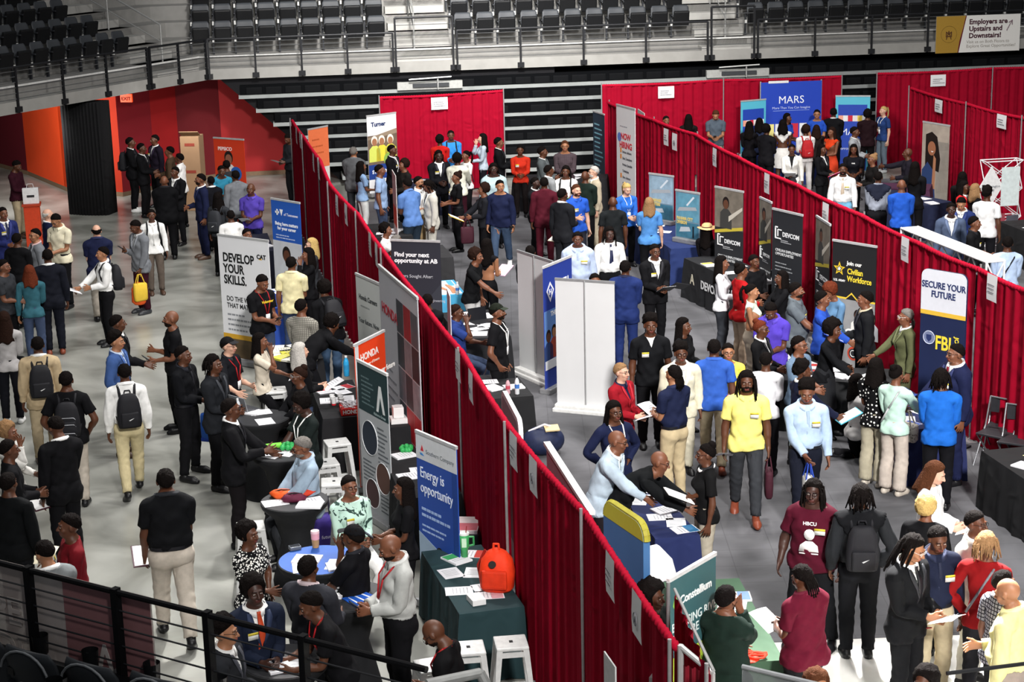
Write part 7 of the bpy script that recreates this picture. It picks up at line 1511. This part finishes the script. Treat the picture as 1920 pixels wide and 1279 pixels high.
1339 636 1.80 180|V d d|b sk|ssc:#2e55a8|tr:#b3a58a rust|| royal blue polo and khaki trousers|seen from behind in the busy aisle
1365 643 1.66 8|S h h F|d sk|ls:#dcc452|tr:black|g fo:red:L|mustard yellow top|behind the blue polo
1400 694 1.88 3|V d d|b kk|ssc:#e2d87a|tr:#3a3c40 rust|b bag:dkmaroon:L pp:white:R N|yellow polo and dark grey trousers|walking toward the camera
1512 710 1.86 12|W d (.05,.2,.95) yaw-10 pitch15|c hk|lsct:#a8bdd6|tr:#1a1e2e black|N tote:white:R e|light blue dress shirt and navy trousers|walking with a white and blue tote
1436 660 1.68 172|S h h F|b sk|ls:#d2d2d6|tr:#1f1f25|pp:white:R|white hooded sweatshirt|seen from behind in the aisle
1425 598 1.70 70|S h h F|b ur|jk:#17171b:white|tr:black|g st:white|black blazer with a white bag strap|with auburn upswept hair
1445 566 1.80 345|S h h pitch35 w1.1|b sk|ssc:#4a38a2|tr:#1b1b26|ph:black:R|purple polo|writing with head down
1408 532 1.68 80|S h h F|d pk|sl:#c9d2c4|tr:#9a8f80||pale green sleeveless top and ponytail|at the black booth table
1388 492 1.72 115|S h h F w1.15|c uk|ls:#9a1216|tr:#a08c78||long red coat|at the black booth table
1352 479 1.70 80|S h h F|c lk|ls:#d4d4d8|tr:#3a3d44|st:black|white top with grey jeans|with long hair at the black table corner
1467 507 1.68 290|T t t F|b wk|ls:black|tr:black||black blouse|behind the black booth table
1491 529 1.80 80|S h r bel.05 w1.15|c sk|ssc:#555c62|tr:#26282c|n b|slate grey polo with a white badge|reaching across the papers
1540 545 1.76 85|S h r|c sk|ls:#2547a0|tr:black||royal blue long-sleeved top|behind the slate grey polo
1556 529 1.70 310|S h h F pitch30 lean8|c fr|ls:#56799a|tr:#22262c|pp:white:R|denim jacket and auburn twists|looking down behind the table
1625 545 1.80 280|S d h|c sk|jk:#1e1f24:#b0a68e|tr:#1e1f24|fo:royal:R|black blazer and beige collar|in profile before the army banner
1563 597 1.68 65|S h r F lean15 w1.05|b ak|ls:#14161a bpat=cloth|dr:#15171b black|fo:white:R|black dress and round afro hair|leaning on the black table
1497 629 1.76 60|S h h|c rk|ss:#5c7086|tr:#2a2c33|g|blue-grey T-shirt and short braids|in the busy aisle
1503 674 1.76 110|S h r|b hk|jk:#1b203a:white|tr:#1b203a|fo:#4aa3b8:R|navy suit holding a teal folder|seen from behind with tall hair
1701 578 1.72 290|S d r F bel.03|c rg|jk:#4f5238:white|tr:#4f5238|g:white|olive green suit and pale glasses|talking before the federal banner
1795 644 1.86 300|S d r w1.2 bel.08|c sk|jk:#1a2042:white:#7a1424|tr:#1a2042|g N|big navy suit and red tie|reaching over the navy table
1606 701 1.66 110|Q h r F w1.05|b wk|ls:#d0cdcb|tr:#16161a|dz0|white blouse and black trousers|crouching in front of the table
1642 671 1.70 155|S h h F|b wk|ss:#131316 pat=dots|wide:#a39c88 stone||polka dot top and wide khaki trousers|at the navy table
1680 682 1.70 150|S h r F|c uk|ls:mint|wide:#b5aaa0 stone|st:ltgrey pu:#c8c2b8:L|mint blouse and pale trousers|with a snakeskin handbag
1765 691 1.80 178|S h h|b jk|ls:#1c5fb8|tr:#1a1a20 black|pp:white:R|bright blue shirt and black trousers|seen from behind at the navy table
1752 864 1.76 75|S h h pitch20|e wn|lsc:#dcdcdc|tr:#1a1c24|pp:white:R|white shirt and brown hair|writing on a sheet of paper
1737 927 1.68 165|S d d F|c fy|ls:#15161a|tr:black||black top and blond afro|seen from behind in the lower aisle
1828 957 1.78 60|S d h|b sk|jk:#cdcac0:white:black|tr:#cdcac0|g|white suit and black tie|near the lower black table
1850 997 1.78 165|S k d F|c jl|ls:#750d10|tr:#2a2a30|st:grey|red jacket and blond locs|seen from behind in the lower aisle
1526 897 1.80 350|A D D w1.2 bel.04|a kk|ss:#4a0d20|tr:#1a1b20|N g txt:HBCU:white:.05:1.345 pic|maroon graphic T-shirt|standing with arms at the sides
1615 907 1.84 188|S (.26,.06,.9) k w1.05|b jk|vest:#191b1f:#2a2c30|tr:#1b1d22 black|bp:black|black waistcoat and black trousers|seen from behind with a slung backpack
1711 1000 1.84 55|S h h yaw10 pitch20|d kk|jk:#14161a:white:black|tr:#14161a|g:white pp:white:R|black suit with locs and clear glasses|holding a paper in the lower aisle
1757 986 1.80 25|S d d pitch15|b sk|lsct:#1a2138|tr:#b0a386|N e fo:red:R|navy dress shirt and khaki trousers|beside the black suit
1880 1069 1.70 130|S d h|c sk|ssc:#a9acb8 pat=grid|tr:#191a20||blue checked shirt|seen from behind at the lower right
1893 1086 1.84 250|S d h pitch20 bel.05 w1.1|d b|lsct:#d8d196|tr:#8c8078||pale yellow shirt|bald and seen from the side at the right edge
1506 1058 1.76 225|S h h pitch20 w1.2|b rk|ssc:#540e22|tr:#1d1e22|pp:white:L|maroon polo|seen from behind at the green table
1360 1098 1.80 150|S h c w1.15 bel.03|c sk|ls:#1d3028|tr:#16181c|b|dark green sweater|holding chin at the green table
1222 1087 1.72 60|T h h|b ak|ls:#1a2420|tr:black||dark green top and round afro|seated behind the red drape
1150 751 1.72 30|S i i F w1.15|b lk|ls:#1a2040|tr:#1a2040|y:white g|navy jacket with a white lanyard|hands on hips before the large white banner
1156 808 1.80 75|S h r lean22 w1.05|c b|jk:#a9b9c6:white|tr:#2a2228|g|pale blue jacket|leaning over the lower navy table
1236 847 1.76 80|S R R lean60 pitch-10|c b|ls:#14171a|tr:#1a1c20|g|black long-sleeved shirt|bending to write on the navy table
1326 829 1.68 285|S d x F w1.05|b uk|ssc:#1b1a1d|tr:#a8a090 white|clip:white:R g sc:white|black top with white collar|holding a clipboard in the aisle
1163 680 1.68 55|S h h F|e sl|jk:#8a1420:navy|tr:navy|g pp:white:R|red and navy jacket|beside the large white banner
1532 1255 1.70 30|T h h|d fn|ls:dkgrey|tr:black|g|grey top and brown hair|at the bottom edge right of the glass panel
1737 1248 1.70 330|T h h|b fk|ls:#2a2226|tr:black|g|dark top with glasses|at the bottom edge below the paper holder
1342 206 1.78 0|S h h pitch30|d sn|ssc:#4b5560|tr:#b59a8c|ph:white:R|grey polo|reading a phone before the back drape
1249 217 1.70 20|S h h|c sk|ls:#3a2a28|tr:black||brown top|only head showing over the right drape
1291 214 1.66 175|S h h F|c lk|ls:#22181a|tr:black||dark top with long black hair|before the red back drape
1405 227 1.66 165|S h h F|b lk|ls:#17141a|tr:black||black top with long hair|left of the two blue-crested banners
1424 221 1.66 170|S h h F|b wk|ls:#2a3350|tr:black||navy top with curled hair|at the blue backdrop booth
1437 232 1.74 150|S h h|b fk|jk:#1b1a20:black|tr:#1b1a20||dark jacket|seen from behind at the blue backdrop booth
1476 212 1.68 60|S h h F|b lk|ss:#2148a8|tr:black||blue staff T-shirt with long hair|before the blue backdrop
1468 224 1.70 180|S h h F|b wk|sl:#d8d6d2|sk:#d8d6d2 black||white dress|seen from behind at the blue backdrop booth
1532 205 1.76 0|S h h|d sk|ss:#2148a8|tr:black|g txt:MARS:white:.05:1.3|blue staff T-shirt and glasses|before the blue backdrop
1511 233 1.68 195|S h h F|b fb|ls:#dcdad8|tr:#dcdad8|bp:red bag:gold:R|white outfit with a red backpack|in the blue backdrop queue
1531 234 1.57 180|S h h F|b wb|ls:#2c2220|tr:black||brown top with wavy hair|in the blue backdrop queue
1560 238 1.66 320|S h h F|c wb|sl:#c23a18|sk:#c23a18||orange dress|in the blue backdrop queue
1563 202 1.80 175|S h h|b sk|jk:#15161b:white|tr:black||black suit and white collar|before the right blue-crested banner
1602 237 1.76 75|S h h|b sk|jk:#8b8e92:white|tr:grey||pale grey suit|in front of the right blue-crested banner
1627 204 1.74 180|S h h|b fk|ls:#2a1218|tr:#1a1416||dark burgundy top|at the right blue-crested banner
1657 199 1.70 310|S d h F|e py|ss:#22396a|tr:#5a6672 ltgrey|y:white|navy staff T-shirt and blond ponytail|by the right drape pole
1485 270 1.66 0|S d h F|b sk|jk:#dad8d2:#222226|sk:#222226 black bpat=grid|fo:white:R|white cardigan over a checked dress|behind the long red drape
1541 270 1.66 55|S h h F|b wk|jk:#16161a:white|tr:black|fo:#d81f6a:R|black blazer holding a pink folder|behind the long red drape
1601 270 1.66 0|S h h F|b lk|ss:#15161f|tr:black|txt:FAIR:white:.04:1.32|black T-shirt and long hair|smiling behind the long red drape
1637 287 1.66 295|S h h F|c ul|ls:#1b1718|tr:black|g pp:white:R|black top and blond bun|behind the long red drape
1581 306 1.80 0|S d d|b sk|lsct:#dedede:#b5a592|tr:#6fa8c8 white|N b|white shirt and tan tie with pale blue trousers|behind the long red drape
1647 321 1.78 178|S h h|b sk|vest:#23283a:#8d93a0|tr:#1c1c22||navy waistcoat over a grey shirt|seen from behind behind the drape
1691 337 1.80 182|S h h|c b|ls:#2050b0|tr:#16181e||royal blue pullover with bald head|seen from behind beyond the drape
1703 278 1.76 280|T h F|b b|ls:#26222e|tr:black||dark jacket|reaching left across the maroon table
1716 303 1.74 160|S d h F|b lk|jk:#15151a:white|tr:black||black blazer with a white blouse|beside the exhibit table
1784 380 1.78 10|S d d|a sk|jk:#46526a:white|tr:#46526a||blue-grey suit with open collar|beyond the long red drape
1803 369 1.76 350|S h h pitch25|d sk|jk:#1e2a58:white|tr:navy||navy blue blazer|behind the blue-grey suit
1826 405 1.76 75|S h h|c sk|ssc:#15161a|tr:black|n|black polo with a yellow badge|beyond the long red drape
1851 348 1.80 165|S h d|b hk|ss:#dcdcdc|tr:#1d1e24||white T-shirt|seen from behind near the lattice tower
1808 339 1.66 60|S h h F|b wk|jk:#b01c20:white|tr:black|g|red jacket and glasses|near the exhibit table
1829 344 1.66 120|S h h F|c wl|jk:#17171b:white|tr:black||black jacket and streaked hair|left of the lattice tower
1805 322 1.66 170|S h h F|b lk|ls:#1a1216|tr:black||dark top with long hair|against the far right drape
1890 443 1.78 190|S h h|b sk|ls:#a9bcd8|tr:#1b1d26|st:black|pale blue shirt with a black strap|seen from behind at the right edge
1325 420 1.66 150|T h h F|c lk|ls:#1a181c|tr:black|hat|black top and straw sun hat|behind the first black hanging banner
1413 477 1.70 40|T h h|b sk|ls:#16161a|tr:black||black top|behind the black table by the slim banner
'''
for _r in PEOPLE.strip().split('\n'):
    try: person(_r)
    except Exception as e: print('ROW', _r[:60], repr(e))
# ---- lettering becomes plain mesh
_dg = bpy.context.evaluated_depsgraph_get()
for o in TEXTS:
    me = bpy.data.meshes.new_from_object(o.evaluated_get(_dg)); nm = o.name; c = o.data; n = link('lettering', me, o.parent)
    n.location = o.location; n.rotation_euler = o.rotation_euler; n.scale = o.scale; bpy.data.objects.remove(o); bpy.data.curves.remove(c); n.name = nm
